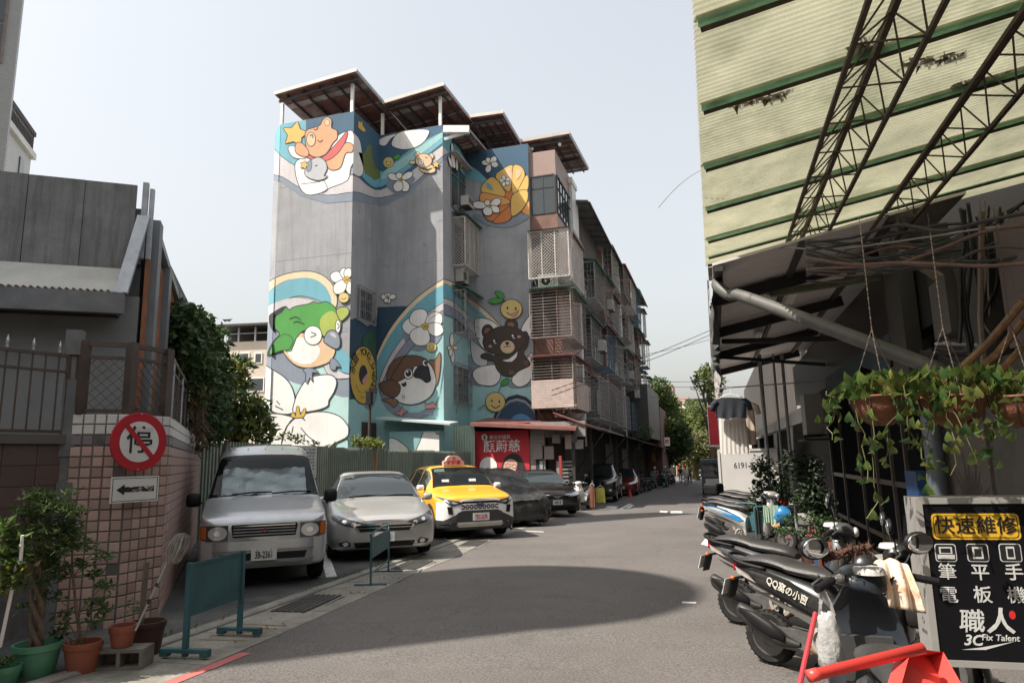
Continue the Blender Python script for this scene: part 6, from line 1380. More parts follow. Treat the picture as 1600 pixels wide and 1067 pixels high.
for px, k in ((1477, 0), (1527, 1), (1578, 2)):
    c = sl_(px, 863); r = 15.5*u_; rz_ = 14*u_
    sflat(rrect(c.x-r, c.x+r, c.z-rz_, c.z+rz_, .016), SWH, .001, 'icon'); sflat(rrect(c.x-r+.005, c.x+r-.005, c.z-rz_+.005, c.z+rz_-.005, .013), SK, .002, 'icon_field')
    if k == 0: P = [(-.6, -.1, .62, .66), (-.8, -.68, .8, -.2)]; I = [(-.45, .02, .46, .5)]
    elif k == 1: P = [(-.48, -.66, .48, .66)]; I = [(-.32, -.42, .32, .44)]
    else: P = [(-.38, -.68, .38, .68)]; I = [(-.27, -.45, .27, .46)]
    for p in P: sflat([(c.x+p[0]*r, c.z+p[1]*rz_), (c.x+p[2]*r, c.z+p[1]*rz_), (c.x+p[2]*r, c.z+p[3]*rz_), (c.x+p[0]*r, c.z+p[3]*rz_)], SWH, .003, 'icon_shape')
    for p in I: sflat([(c.x+p[0]*r, c.z+p[1]*rz_), (c.x+p[2]*r, c.z+p[1]*rz_), (c.x+p[2]*r, c.z+p[3]*rz_), (c.x+p[0]*r, c.z+p[3]*rz_)], SK, .004, 'icon_screen')
st_('職', 1517, 972, 37*u_, bold=.009, shear=.12); st_('人', 1562, 972, 40*u_, bold=.02, shear=.1)
st_('3C', 1519, 1000, 22*u_, bold=.02, shear=.3); st_('Fix Talent', 1562, 996, 13*u_, bold=.008, shear=.2)
a, b = sl_(1502, 1014), sl_(1586, 1001); sflat([(a.x, a.z), (a.x+.12, a.z+.004), (b.x, b.z), (a.x+.1, a.z+.016)], SWH, .002, 'flourish')
a = sl_(1581, 960); sflat(ell(a.x, a.z, 4.5*u_, 6.5*u_), M('seal_red', (.5, .02, .02), .5), .002, 'red_seal')
# printing on the side of the box
for k, s in enumerate(('D', '燈箱看板')):
    text(s, .05 if k == 0 else .022, M('label_grey', (.1, .1, .1), .6), sg, lmat(sg) @ V((-.0355, DPT*.45, -HS*.78-k*.06)), snn, Zv, 'side_print', .02)
# ================================================================== CARS
def pchip(x, y, xs):
    x = np.array(x, float); y = np.array(y, float); h = np.diff(x); dl = np.diff(y)/h; n = len(x); d = np.zeros(n)
    for i in range(1, n-1):
        if dl[i-1]*dl[i] > 0: w1, w2 = 2*h[i]+h[i-1], h[i]+2*h[i-1]; d[i] = (w1+w2)/(w1/dl[i-1]+w2/dl[i])
    d[0], d[-1] = dl[0], dl[-1]; i = np.clip(np.searchsorted(x, xs)-1, 0, n-2); t = (xs-x[i])/h[i]
    return (2*t**3-3*t**2+1)*y[i]+(t**3-2*t**2+t)*h[i]*d[i]+(-2*t**3+3*t**2)*y[i+1]+(t**3-t**2)*h[i]*d[i+1]
SILVER = M('silver_paint', (.50, .49, .47), .28, .05, 2, metal=.55, coat=.5, dirt=(.36, .33, .3), dscale=1.2, damt=.25)
SILVAN = M('van_silver', (.58, .59, .60), .3, .05, 2, metal=.6, coat=.5, dirt=(.3, .29, .27), dscale=1.3, damt=.35)
TAXI = M('taxi_yellow', (.72, .36, .025), .3, .05, 2, coat=.5, dirt=(.5, .3, .08), dscale=1.5, damt=.2)
CWHITE = M('car_white', (.72, .71, .69), .3, .04, 2, coat=.4); CBLACK = M('car_black', (.012, .012, .013), .25, .1, 2, coat=.5, dirt=(.05, .048, .045), dscale=1.5, damt=.35)
CGL = glass_mat('car_glass', (.022, .03, .032), .04); CGT = glass_mat('car_glass_clear', (.02, .025, .025), .04, alpha=.68)
LENS = M('lamp_lens', (.55, .55, .54), .12, .1, 8, metal=.3, coat=.8); LDARK = M('lamp_dark', (.05, .05, .055), .2, .2, 5, coat=.8); AMBER = M('amber_lens', (.45, .10, .01), .3, .1, 8, coat=.5); TAILR = M('tail_red', (.45, .012, .02), .2, .1, 8, coat=.8)
PLW = M('plate_white', (.62, .62, .6), .5, .05, 3); PLK = M('plate_black', (.02, .02, .02), .5); PLR = M('plate_red', (.45, .02, .02), .5); DGREY = M('dark_grey_plastic', (.035, .035, .037), .6, .15, 6, dirt=(.08, .075, .07), dscale=4, damt=.3)
def car_body(S, L, mats, name, label, cat, loc, rz, wheels, group=None, ny=110, side=None, ra=.35, ws=None, cov=False, glass=CGL, wz=.31, half_side=None, rimm=None):
    """S: stations (y, w, zlow, zbelt, wr, ztop, zc); local y runs from the nose (0) to the tail (L)"""
    t = thing(name, label, cat, loc, rz, group); S = np.array(S, float); ysx = np.sort(np.unique(np.concatenate([np.linspace(0, L, ny), S[:, 0], np.array([0.03, .06, .1, .15])])))
    Pm = [pchip(S[:, 0], S[:, i], ysx) for i in range(1, 7)]; NP = 11; sub = 4
    rows = []
    for j in range(len(ysx)):
        w, zl, zb, wr, zt, zc = [p[j] for p in Pm]
        half = [(0, zl), (w*.8, zl), (w*.965, zl+.07), (w, zl+.45*(zb-zl)), (w*.99, zb-.07), (w*.955, zb), ((w*.955+wr)/2*.999+.01, (zb+zt)/2), (wr, zt), (wr*.88, zt+(zc-zt)*.55), (wr*.5, zt+(zc-zt)*.9), (0, zc)]
        hp = np.array(half); tt = np.arange(NP); ts = np.linspace(0, NP-1, (NP-1)*sub+1)
        rows.append(np.stack([pchip(tt, hp[:, 0]+np.arange(NP)*0, ts), pchip(tt, hp[:, 1]+np.arange(NP)*0, ts)], 1))
    nh = (NP-1)*sub+1; ts = np.linspace(0, NP-1, nh)
    ring = []
    for j, y in enumerate(ysx):
        R = [V((p[0], y, p[1])) for p in rows[j]]; R += [V((-p[0], y, p[1])) for p in rows[j][-2:0:-1]]; ring.append(R)
    nr = len(ring[0]); body = MB(); wsb = MB(); sw = MB(); pts = [p for r in ring for p in r]; F = []
    par = list(ts)+list(ts[-2:0:-1])
    def cls(yc, pc, zc_, xc):
        if ws and ws[0] < yc < ws[1] and pc > 7.12: return 'w'
        if side:
            if 5.22 < pc < 6.8:
                for a, b in side:
                    if a < yc < b: return 's'
        if ws and len(ws) > 2 and ws[2] < yc < ws[3] and pc > 7.3: return 'r'
        for yw in wheels:
            if pc > .9 and pc < 5 and (yc-yw)**2+(zc_-wz)**2 < ra**2: return 'x'
        return 'b'
    sel = {'b': [], 'w': [], 's': [], 'r': [], 's2': []}
    for j in range(len(ysx)-1):
        yc = (ysx[j]+ysx[j+1])/2
        for i in range(nr):
            i2 = (i+1) % nr; pc = (par[i]+par[i2])/2; q = ring[j][i]; k = cls(yc, pc, (q.z+ring[j][i2].z)/2, q.x)
            if k == 's' and q.x < 0: k = 's2'
            if k != 'x': sel[k].append((j*nr+i, j*nr+i2, (j+1)*nr+i2, (j+1)*nr+i))
    cap = [tuple(range(nr))[::-1], tuple((len(ysx)-1)*nr+i for i in range(nr))]
    def sub_mesh(fs, nm, mat, parent, off=0, multi=None):
        used = sorted({i for f in fs for i in f}); mp = {a: b for b, a in enumerate(used)}; mb = MB()
        mb.v = [tuple(pts[i]) for i in used]; mb.f = [tuple(mp[i] for i in f) for f in fs]; mb.m = [0]*len(fs)
        if multi:
            for q, f in enumerate(mb.f): c = sum((V(mb.v[i]) for i in f), V((0, 0, 0)))/len(f); mb.m[q] = multi(c)
        return mb.build(nm, mat, parent, auto=38)
    bo = sub_mesh(sel['b']+cap, 'body', mats[0], t, multi=mats[1] if len(mats) > 1 else None)
    if sel['w']: sub_mesh(sel['w'], 'windscreen', glass, bo)
    if sel['r']: sub_mesh(sel['r'], 'rear_window', glass, bo)
    if sel['s2']: sub_mesh(sel['s2'], 'side_window', glass if glass is not CGT else CGL, bo)
    if sel['s']: sub_mesh(sel['s'], 'side_window', glass if glass is not CGT else CGL, bo)
    bv = BVHTree.FromPolygons([tuple(p) for p in pts], [f for k in sel for f in sel[k]]+cap)
    wmax = max(S[:, 1])
    mb = MB(); mb.box(-wmax+.12, wmax-.12, .2, L-.2, S[:, 2].min()+.02, .62); mb.build('underbody', BLACK, t)
    for yw in wheels:
        for s in (-1, 1):
            wh = WHEEL(t, s*(wmax-.125), yw, wz, ra-.045, s, rimm)
    return t, bv
def WHEEL(t, x, y, z, r, s, rimm=None, w=.2):
    rimm = rimm or ALLOY
    mb = MB(); mb.lathe([(r*.66, -w*.42), (r*.9, -w*.5), (r*.985, -w*.4), (r, -w*.2), (r, w*.2), (r*.985, w*.4), (r*.9, w*.5), (r*.66, w*.42)], 28, axis='x')
    ty = mb.build('wheel', RUBBER, t, smooth=True, loc=(x, y, z))
    rb = MB(); o = s*w*.36
    rb.lathe([(r*.68, s*w*.44), (r*.63, s*w*.47), (r*.58, s*w*.3), (r*.57, -s*w*.2), (0, -s*w*.2)], 26, axis='x')
    for k in range(5):
        a = k*2*math.pi/5; ca, sa = math.cos(a), math.sin(a); rb.obox((o, ca*r*.33, sa*r*.33), (.012, 0, 0), (0, ca*r*.31, sa*r*.31), (0, -sa*r*.085, ca*r*.085))
    rb.lathe([(r*.15, o-.02*s), (r*.15, o+.02*s), (0, o+.022*s)], 14, axis='x')
    rb.build('rim', rimm, ty, smooth=False); return ty
ALLOY = M('alloy_rim', (.38, .38, .38), .35, .1, 5, metal=.7)
def patch(t, bv, pts, mat, name, off=.006, mirror=True, sm=2, parent=None, res=.05, th=0):
    """a thin panel that follows the nose of the car: pts are (x, z) seen from the front"""
    out = []
    for s in ((1, -1) if mirror else (1,)):
        P = smooth_poly(pts, sm) if sm else pts; P = [(p[0]*s, p[1]) for p in P]
        bm = bmesh.new(); vs = [bm.verts.new((p[0], 0, p[1])) for p in P]
        for tri in tessellate_polygon([[V((p[0], p[1], 0)) for p in P]]):
            try: bm.faces.new([vs[i] for i in tri])
            except ValueError: pass
        for _ in range(3):
            e = [e for e in bm.edges if e.calc_length() > res]
            if not e: break
            bmesh.ops.subdivide_edges(bm, edges=e, cuts=1); bmesh.ops.triangulate(bm, faces=bm.faces[:])
        for v in bm.verts:
            h = bv.ray_cast(V((v.co.x, -1, v.co.z)), V((0, 1, 0)))
            if h[0] is not None:
                n = h[1] if h[1].y < 0 else -h[1]
                v.co = h[0]+n*off
            else: v.co.y = .4
        me = bpy.data.meshes.new(name); bm.to_mesh(me); bm.free(); me.materials.append(mat); me.polygons.foreach_set('use_smooth', [True]*len(me.polygons)); out.append(place(name, me, parent or t))
    return out
def nose_y(bv, x, z, dflt=.1):
    h = bv.ray_cast(V((x, -1, z)), V((0, 1, 0))); return h[0].y if h[0] is not None else dflt
def plate(t, bv, z, s, col=PLK, w=.32, h=.15, x=0, o=.025):
    y = nose_y(bv, x, z)-o; p = MB().box(x-w/2, x+w/2, y, y+.012, z-h/2, z+h/2).build('number_plate', PLW, t)
    T = lmat(t); xd = T.to_3x3() @ V((1, 0, 0)); text(s, h*.82, col, p, T @ V((x, y-.002, z-.008)), xd, Zv, 'plate_characters', .02, sx=w*.9/(len(s)*h*.5) if len(s) > 4 else 1)
    mb = MB(); mb.ball((x-w*.27, y-.002, z+h*.38), .008, 6, 4).ball((x+w*.27, y-.002, z+h*.38), .008, 6, 4); mb.build('plate_bolt', DARKM, p)
def mirrors(t, x, y, z, mat, size=(.09, .05, .065)):
    for s in (-1, 1):
        mb = MB(); a, b, c = size; rg = [[(s*(x+.11)+a*k*math.copysign(abs(math.cos(q))**.5, math.cos(q)), y+o, z+c*k*math.copysign(abs(math.sin(q))**.5, math.sin(q))) for q in [i*math.pi/8 for i in range(16)]] for o, k in ((-b, .45), (-b*.7, .8), (0, 1), (b*.6, 1), (b*.7, .9))]
        mb.loft(rg); m_ = mb.build('wing_mirror', mat, t, auto=50); MB().beam((s*x, y+.03, z-.05), (s*(x+.09), y, z-.03), .05, .03).build('mirror_arm', BLACK, m_)
        MB().ball((s*(x+.11), y+size[1]*.55, z), (size[0]*.85, size[1]*.5, size[2]*.82), 12, 8).build('mirror_glass', MIRROR, m_, smooth=True)
def wipers(t, pts):
    mb = MB()
    for a, b in pts: mb.tube([a, V(a).lerp(V(b), .5)+V((0, -.012, .012)), b], .012, 5)
    mb.build('wiper', BLACK, t)
def carpos(front, rz, h=.012):
    # nose-centre point on the ground -> location
    return V((front[0], front[1], gz(front[1])+h))
# local +y (nose -> tail) must point away from the camera: rz turns +y towards (-sin, cos)
# ---- van
RZV = math.radians(37)
vx, vy = -5.86, 8.12
VS = [(0, .66, .34, .78, .62, .84, .86), (.05, .78, .27, .84, .74, .905, .925), (.18, .825, .25, .885, .785, .95, .97), (.5, .835, .24, .93, .795, 1.01, 1.035), (.80, .84, .24, .975, .795, 1.075, 1.105), (.98, .845, .24, 1.0, .775, 1.13, 1.165), (1.25, .845, .24, 1.02, .70, 1.45, 1.49), (1.55, .845, .24, 1.03, .655, 1.68, 1.755), (1.8, .845, .24, 1.03, .64, 1.755, 1.83), (2.4, .845, .24, 1.03, .64, 1.83, 1.93), (3.9, .845, .24, 1.03, .635, 1.84, 1.94), (4.3, .83, .27, 1.02, .61, 1.74, 1.83), (4.42, .78, .4, 1.0, .58, 1.5, 1.55)]
van, bv = car_body(VS, 4.42, [SILVAN], 'silver_van', 'old silver van with a sunshade behind its windscreen, parked first beside the pink tiled wall', 'van', carpos((vx, vy), RZV, .03), RZV, (.72, 3.4), side=((1.35, 1.98), (2.06, 3.0), (3.08, 4.2)), ws=(.99, 1.6), glass=CGT, wz=.32, ra=.37, rimm=M('steel_rim', (.2, .2, .2), .5, metal=.5))
patch(van, bv, [(-.84, .50), (.84, .50), (.84, .62), (-.84, .62)], SILVAN, 'bumper_top', .03, False, 0)
patch(van, bv, [(-.80, .28), (.80, .28), (.83, .36), (.83, .50), (-.83, .50), (-.83, .36)], M('van_bumper', (.30, .305, .31), .45, .08, 3, metal=.3), 'bumper', .025, False, 0)
patch(van, bv, [(-.52, .37), (.52, .37), (.55, .46), (-.55, .46)], BLACK, 'bumper_intake', .03, False, 0)
patch(van, bv, [(-.395, .665), (.395, .665), (.42, .80), (.41, .83), (-.41, .83), (-.42, .80)], BLACK, 'grille_recess', .006, False, 0)
for k in range(4): z = .695+k*.038; patch(van, bv, [(-.39, z-.007), (.39, z-.007), (.39, z+.007), (-.39, z+.007)], CHROME if k == 3 else GALV, 'grille_slat', .014, False, 0)
y_ = nose_y(bv, 0, .75)-.022; mb = MB()
for a in (90, 210, 330): ca, sa = math.cos(math.radians(a)), math.sin(math.radians(a)); mb.add([(0, y_, .75), (ca*.02-sa*.014, y_, .75+sa*.02+ca*.014), (ca*.045, y_, .75+sa*.045), (ca*.02+sa*.014, y_, .75+sa*.02-ca*.014)], [(0, 1, 2, 3)])
mb.build('emblem', M('emblem_red', (.3, .04, .05), .4), van)
patch(van, bv, [(.455, .63), (.70, .63), (.79, .66), (.80, .80), (.79, .83), (.455, .83)], LDARK, 'headlight_housing', .008, True, 0)
patch(van, bv, ell(.58, .73, .115, .088, 18), LENS, 'headlight', .016, True, 0)
patch(van, bv, ell(.58, .73, .045, .035, 12), CHROME, 'headlight_bulb', .022, True, 0)
patch(van, bv, [(.715, .66), (.785, .67), (.79, .815), (.72, .815)], AMBER, 'indicator', .014, True, 0)
plate(van, bv, .44, '3B-2361', o=.055)
for z, a in ((.855, .6),): pass
mirrors(van, .86, 1.15, 1.12, BLACK, (.10, .06, .10))
wipers(van, [((-.45, .97, 1.185), (.1, 1.05, 1.205)), ((.1, .97, 1.185), (.66, 1.03, 1.20))])
SHD = M('sunshade_foil', (.72, .73, .74), .3, .12, 6, metal=.55, bump=.5, bscale=9)
mb = MB(); mb.sheet((-.6, 1.06, 1.17), (1.2, 0, 0), (0, .52, .38), 30, 8, lambda a, b: .012*math.sin(a*19+2*math.sin(b*5))+.014*math.sin(b*13+a*7)+.008*math.sin(a*53+b*31)); mb.build('sunshade', SHD, van, smooth=True)
MB().box(-.7, .7, 1.2, 3.9, .6, .9).box(-.62, -.1, 2.0, 2.15, .9, 1.5).box(.1, .62, 2.0, 2.15, .9, 1.5).box(-.72, .72, .99, 1.3, .7, 1.13).build('interior', DARKIN, van)
mb = MB()
for k in range(5): mb.box(-.52+k*.26-.006, -.52+k*.26+.006, 1.9, 3.9, 1.86, 1.872)
mb.build('roof_rib', SILVAN, van)
# ---- silver sedan
def sedan(name, label, pos, rz, mat, seed, dark=False, group=None):
    S = [(0, .52, .30, .60, .42, .66, .69), (.05, .70, .22, .64, .56, .70, .74), (.18, .83, .19, .68, .68, .745, .79), (.45, .89, .18, .74, .76, .80, .86), (.9, .91, .18, .82, .79, .88, .94), (1.2, .91, .18, .87, .79, .93, .985), (1.32, .91, .18, .89, .77, .96, 1.01), (1.75, .91, .18, .92, .655, 1.26, 1.30), (2.08, .91, .18, .93, .60, 1.385, 1.435), (2.5, .91, .18, .93, .585, 1.42, 1.475), (3.1, .91, .18, .94, .58, 1.41, 1.465), (3.6, .91, .18, .95, .60, 1.29, 1.34), (4.05, .90, .19, .96, .70, 1.03, 1.07), (4.5, .87, .22, .94, .72, 1.0, 1.03), (4.75, .80, .28, .88, .66, .93, .96), (4.83, .66, .4, .8, .5, .84, .86)]
    c, bv = car_body(S, 4.83, [mat], name, label, 'car', carpos(pos, rz, .03), rz, (.95, 3.73), side=((1.62, 2.52), (2.6, 3.35), (3.4, 3.62)), ws=(1.33, 2.06, 3.3, 4.0), wz=.325, ra=.37, group=group)
    return c, bv
CPX, CPY = -5.5, 10.92
cam_, bv = sedan('silver_sedan', 'silver beige sedan with a chrome grille bar between the van and the yellow taxi', (CPX, CPY), math.radians(33), SILVER, 1)
cam_.scale = (1.04, 1.02, 1.0)
patch(cam_, bv, [(.30, .62), (.40, .57), (.62, .60), (.80, .68), (.845, .76), (.80, .78), (.60, .72)], LDARK, 'headlight', .006, True, 2)
patch(cam_, bv, ell(.50, .63, .04, .03, 14), LENS, 'headlight_lens', .014, True, 0); patch(cam_, bv, ell(.64, .67, .035, .028, 14), LENS, 'headlight_lens', .014, True, 0)
patch(cam_, bv, [(-.40, .50), (.40, .50), (.47, .62), (-.47, .62)], BLACK, 'grille', .008, False, 0)
patch(cam_, bv, [(-.46, .60), (.46, .60), (.50, .635), (-.50, .635)], CHROME, 'chrome_bar', .02, False, 0); patch(cam_, bv, [(-.43, .553), (.43, .553), (.44, .567), (-.44, .567)], CHROME, 'chrome_bar', .016, False, 0)
patch(cam_, bv, [(.40, .49), (.44, .49), (.52, .63), (.47, .63)], CHROME, 'chrome_bar', .018, True, 0)
for rx, rz_, m_, o in ((.075, .058, CHROME, .024), (.062, .046, DGREY, .027)): patch(cam_, bv, ell(0, .59, rx, rz_, 18), m_, 'emblem', o, False, 0)
patch(cam_, bv, ell(0, .597, .058, .02, 14), CHROME, 'emblem', .03, False, 0); patch(cam_, bv, ell(0, .585, .02, .045, 14), CHROME, 'emblem', .031, False, 0)
patch(cam_, bv, [(-.46, .24), (.46, .24), (.50, .33), (-.50, .33)], BLACK, 'lower_intake', .006, False, 0)
patch(cam_, bv, [(.54, .27), (.70, .27), (.74, .33), (.60, .37), (.54, .33)], DGREY, 'fog_lamp_bezel', .008, True, 0); patch(cam_, bv, ell(.62, .315, .045, .035, 12), LENS, 'fog_lamp', .014, True, 0)
plate(cam_, bv, .405, '8561-L3072'[-7:].replace('1-', ' '), w=.32) if False else plate(cam_, bv, .405, '  L 3072', w=.32)
mirrors(cam_, .87, 1.62, .97, SILVER); wipers(cam_, [((-.5, 1.36, 1.02), (.1, 1.40, 1.035)), ((0.05, 1.36, 1.02), (.66, 1.38, 1.025))])
# ---- taxi
TPX, TPY = -5.12, 14.8
TS = [(0, .56, .34, .80, .46, .87, .90), (.04, .74, .25, .83, .60, .91, .945), (.16, .86, .22, .87, .72, .95, .985), (.4, .905, .2, .91, .78, .985, 1.03), (.85, .915, .2, .97, .80, 1.035, 1.09), (1.08, .915, .2, 1.0, .79, 1.07, 1.12), (1.18, .915, .2, 1.02, .77, 1.10, 1.15), (1.6, .915, .2, 1.04, .67, 1.40, 1.44), (1.95, .915, .2, 1.05, .62, 1.54, 1.59), (2.4, .915, .2, 1.06, .61, 1.575, 1.63), (3.1, .915, .2, 1.08, .60, 1.56, 1.615), (3.7, .91, .21, 1.1, .58, 1.5, 1.55), (4.1, .90, .24, 1.1, .6, 1.3, 1.34), (4.4, .86, .3, 1.05, .62, 1.08, 1.1), (4.46, .7, .4, .9, .5, .95, .97)]
def taxi_col(c):
    if c.z < .36 or (c.y < .5 and c.z < .42): return 2
    if c.y < .42 and c.z < .835-.0*abs(c.x): return 1
    return 0
taxi, bv = car_body(TS, 4.46, [[TAXI, CWHITE, DGREY], taxi_col], 'yellow_taxi', 'yellow taxi with a white nose and a red and white roof sign', 'taxi', carpos((TPX, TPY), 0, .012), math.radians(38), (.9, 3.54), side=((1.5, 2.35), (2.43, 3.25), (3.32, 3.8)), ws=(1.19, 1.93, 3.75, 4.3), glass=CGT, wz=.335, ra=.385)
for s in (-1, 1):
    for yw in (.9, 3.54):
        mb = MB()
        for k in range(15):
            a = math.radians(-12+k*14.6); a2 = math.radians(-12+(k+1)*14.6); r1, r2 = .375, .45; q = []
            for aa, r_ in ((a, r1), (a2, r1), (a2, r2), (a, r2)): q.append((s*.921, yw+r_*math.cos(aa), .335+r_*math.sin(aa)))
            mb.add(q, [(0, 1, 2, 3)])
        mb.build('wheel_arch_trim', DGREY, taxi)
patch(taxi, bv, [(.36, .80), (.55, .765), (.66, .75), (.84, .90), (.86, .945), (.70, .90), (.50, .85)], LDARK, 'headlight', .008, True, 2)
patch(taxi, bv, [(.50, .81), (.60, .795), (.66, .82), (.62, .845)], LENS, 'headlight_lens', .014, True, 0); patch(taxi, bv, [(.68, .80), (.72, .82), (.80, .895), (.74, .875)], LENS, 'headlight_lens', .014, True, 0)
patch(taxi, bv, [(-.40, .80), (.40, .80), (.43, .845), (-.43, .845)], BLACKG, 'nose_bar', .012, False, 0)
patch(taxi, bv, [(-.42, .65), (.42, .65), (.46, .77), (-.46, .77)], CWHITE, 'grille_panel', .006, False, 0)
for r_ in range(3):
    for k in range(9):
        x = -.40+k*.1+(.05 if r_ % 2 else 0)
        if abs(x) < .44: patch(taxi, bv, [(x-.035, .672+r_*.034), (x+.035, .672+r_*.034), (x+.042, .686+r_*.034), (x+.035, .70+r_*.034), (x-.035, .70+r_*.034), (x-.042, .686+r_*.034)], BLACK, 'grille_hole', .009, False, 0)
patch(taxi, bv, ell(0, .785, .075, .052, 16), M('badge_blue', (.015, .04, .08), .2, coat=.5), 'emblem', .02, False, 0); patch(taxi, bv, ell(0, .79, .055, .018, 12), CHROME, 'emblem_ring', .024, False, 0)
patch(taxi, bv, [(.62, .58), (.72, .58), (.745, .74), (.64, .74)], BLACK, 'air_slot', .008, True, 0)
patch(taxi, bv, [(-.60, .40), (.60, .40), (.52, .60), (.42, .645), (-.42, .645), (-.52, .60)], DGREY, 'lower_grille', .01, False, 0)
patch(taxi, bv, [(.46, .61), (.86, .43), (.88, .36), (.58, .40)], DGREY, 'bumper_trim', .012, True, 0)
patch(taxi, bv, [(-.50, .30), (.50, .30), (.56, .36), (-.56, .36)], M('skid_beige', (.45, .4, .35), .4, metal=.4), 'skid_plate', .018, False, 0)
patch(taxi, bv, [(-.84, .22), (.84, .22), (.86, .30), (-.86, .30)], DGREY, 'bumper_lip', .01, False, 0)
plate(taxi, bv, .505, 'TEC-5278', PLR, .38, .16, .02)
mirrors(taxi, .87, 1.5, 1.12, CWHITE); wipers(taxi, [((-.5, 1.2, 1.155), (.1, 1.24, 1.17)), ((.05, 1.2, 1.155), (.66, 1.22, 1.16))])
mb = MB(); P = [(-.26, 0), (.26, 0), (.27, .1), (.2, .13), (.17, .2), (.1, .245), (-.1, .245), (-.17, .2), (-.2, .13), (-.27, .1)]
mb.loft([[(x, 1.98, 1.615+z) for x, z in P], [(x, 2.14, 1.62+z) for x, z in P]]); rs = mb.build('roof_sign', M('roof_sign_pink', (.62, .36, .32), .4, .08, 4), taxi)
T = lmat(taxi); txd = T.to_3x3() @ V((1, 0, 0))
text('計程車', .12, PLR, rs, T @ V((0, 1.977, 1.685)), txd, Zv, 'roof_sign_text', .03); text('M', .09, PLR, rs, T @ V((0, 1.977, 1.80)), txd, Zv, 'roof_sign_text', .03)
MB().box(-.6, .6, 1.7, 4.0, .55, .95).box(-.6, -.12, 2.3, 2.42, .9, 1.4).box(.12, .6, 2.3, 2.42, .9, 1.4).box(-.7, .7, 1.2, 1.55, .8, 1.08).build('interior', DARKIN, taxi)
for x in (-.38, .30): MB().add([(x-.12, 1.33, 1.24), (x+.06, 1.33, 1.24), (x+.06, 1.36, 1.30), (x-.12, 1.36, 1.30)], [(0, 1, 2, 3)]).build('dash_sticker', PLW, taxi)
MB().add([(-.56, 1.86, 1.535), (-.30, 1.865, 1.55), (-.30, 1.8, 1.48), (-.56, 1.8, 1.47)], [(0, 1, 2, 3)]).build('window_sticker', M('sticker_green', (.4, .5, .42), .5), taxi)
MB().tube([(.1, 3.2, 1.6), (.1, 3.28, 1.68), (.1, 3.4, 1.66)], .02, 5).build('aerial', CWHITE, taxi)
# ---- covered car
COV = M('car_cover', (.028, .027, .026), .36, .2, 2, bump=.25, bscale=14, dirt=(.12, .11, .1), dscale=1.2, damt=.55)
KS = [(0, .60, .18, .55, .5, .66, .70), (.12, .80, .14, .62, .66, .76, .82), (.5, .90, .12, .72, .74, .86, .93), (1.2, .93, .12, .86, .76, 1.0, 1.05), (1.75, .93, .12, .92, .68, 1.26, 1.32), (2.2, .93, .12, .94, .62, 1.42, 1.49), (3.0, .93, .12, .96, .61, 1.45, 1.51), (3.7, .93, .12, .96, .64, 1.3, 1.35), (4.3, .91, .14, .94, .7, 1.05, 1.1), (4.7, .84, .18, .85, .62, .92, .95), (4.78, .6, .3, .7, .4, .8, .82)]
cov, bv = car_body(KS, 4.78, [COV], 'covered_car', 'car under a crumpled black plastic cover behind the yellow taxi', 'car', carpos((-5.05, 18.2), 0, .012), math.radians(36), (.95, 3.7), wz=.3, ra=.30)
for c in cov.children:
    if c.name.startswith('body'):
        c.name = 'cover_sheet'; r2 = random.Random(3); me = c.data
        for v in me.vertices:
            p = v.co; n = v.normal; a = .018*math.sin(p.x*14+p.z*9+1.2*math.sin(p.y*5))+.014*math.sin(p.y*17-p.z*13+p.x*6)+.012*math.sin(p.x*31+p.y*23+p.z*17)+(.05*math.sin(p.x*23+p.y*19) if p.z < .3 else 0)*.5
            v.co = p+n*a*1.5
# ---- black sedan and suv
bs, bv = sedan('black_sedan', 'black sedan with a pale number plate past the covered car', (-4.95, 21.9), math.radians(30), CBLACK, 2)
patch(bs, bv, [(.36, .66), (.55, .64), (.80, .70), (.85, .77), (.6, .74)], LENS, 'headlight', .006, True, 2); patch(bs, bv, [(-.36, .60), (.36, .60), (.36, .70), (-.36, .70)], BLACKG, 'grille', .008, False, 0)
patch(bs, bv, [(-.82, .735), (0, .64), (.82, .735), (.82, .75), (0, .66), (-.82, .75)], CHROME, 'chrome_bar', .014, False, 0); patch(bs, bv, [(-.12, .64), (0, .585), (.12, .64), (.09, .66), (0, .62), (-.09, .66)], CHROME, 'emblem', .02, False, 0)
patch(bs, bv, [(-.6, .24), (.6, .24), (.55, .36), (-.55, .36)], BLACK, 'lower_intake', .006, False, 0); plate(bs, bv, .46, '5087-E', w=.32); mirrors(bs, .87, 1.62, .97, CBLACK)
ST = [(a, b, c+.06, d+.08, e, f_+.10, g+.11) for a, b, c, d, e, f_, g in TS]
suv, bv = car_body(ST, 4.46, [CBLACK], 'black_suv', 'black sport utility car parked along the lane under the shop awning', 'car', carpos((-5.35, 31.6), 0, .012), math.radians(3), (.9, 3.54), side=((1.5, 2.35), (2.43, 3.25), (3.32, 3.8)), ws=(1.19, 1.93, 3.75, 4.3), wz=.36, ra=.40)
patch(suv, bv, [(.42, .86), (.60, .83), (.82, .92), (.86, 1.0), (.55, .94)], LENS, 'headlight', .008, True, 2); patch(suv, bv, [(-.36, .80), (.36, .80), (.40, .93), (-.40, .93)], BLACKG, 'grille', .008, False, 0); patch(suv, bv, ell(.66, .56, .07, .05, 12), LENS, 'fog_lamp', .01, True, 0); plate(suv, bv, .58, '2290-H', w=.32); mirrors(suv, .87, 1.5, 1.2, CBLACK)
rc, bv = sedan('dark_red_car', 'dark red car seen from the front behind the black suv', (-5.2, 39.5), math.radians(4), M('car_red', (.12, .01, .012), .3, .1, 2, coat=.5), 3)
patch(rc, bv, [(.36, .66), (.55, .64), (.80, .70), (.85, .77), (.6, .74)], LENS, 'headlight', .006, True, 2); plate(rc, bv, .46, '1187-F', w=.32); mirrors(rc, .87, 1.62, .97, BLACK)
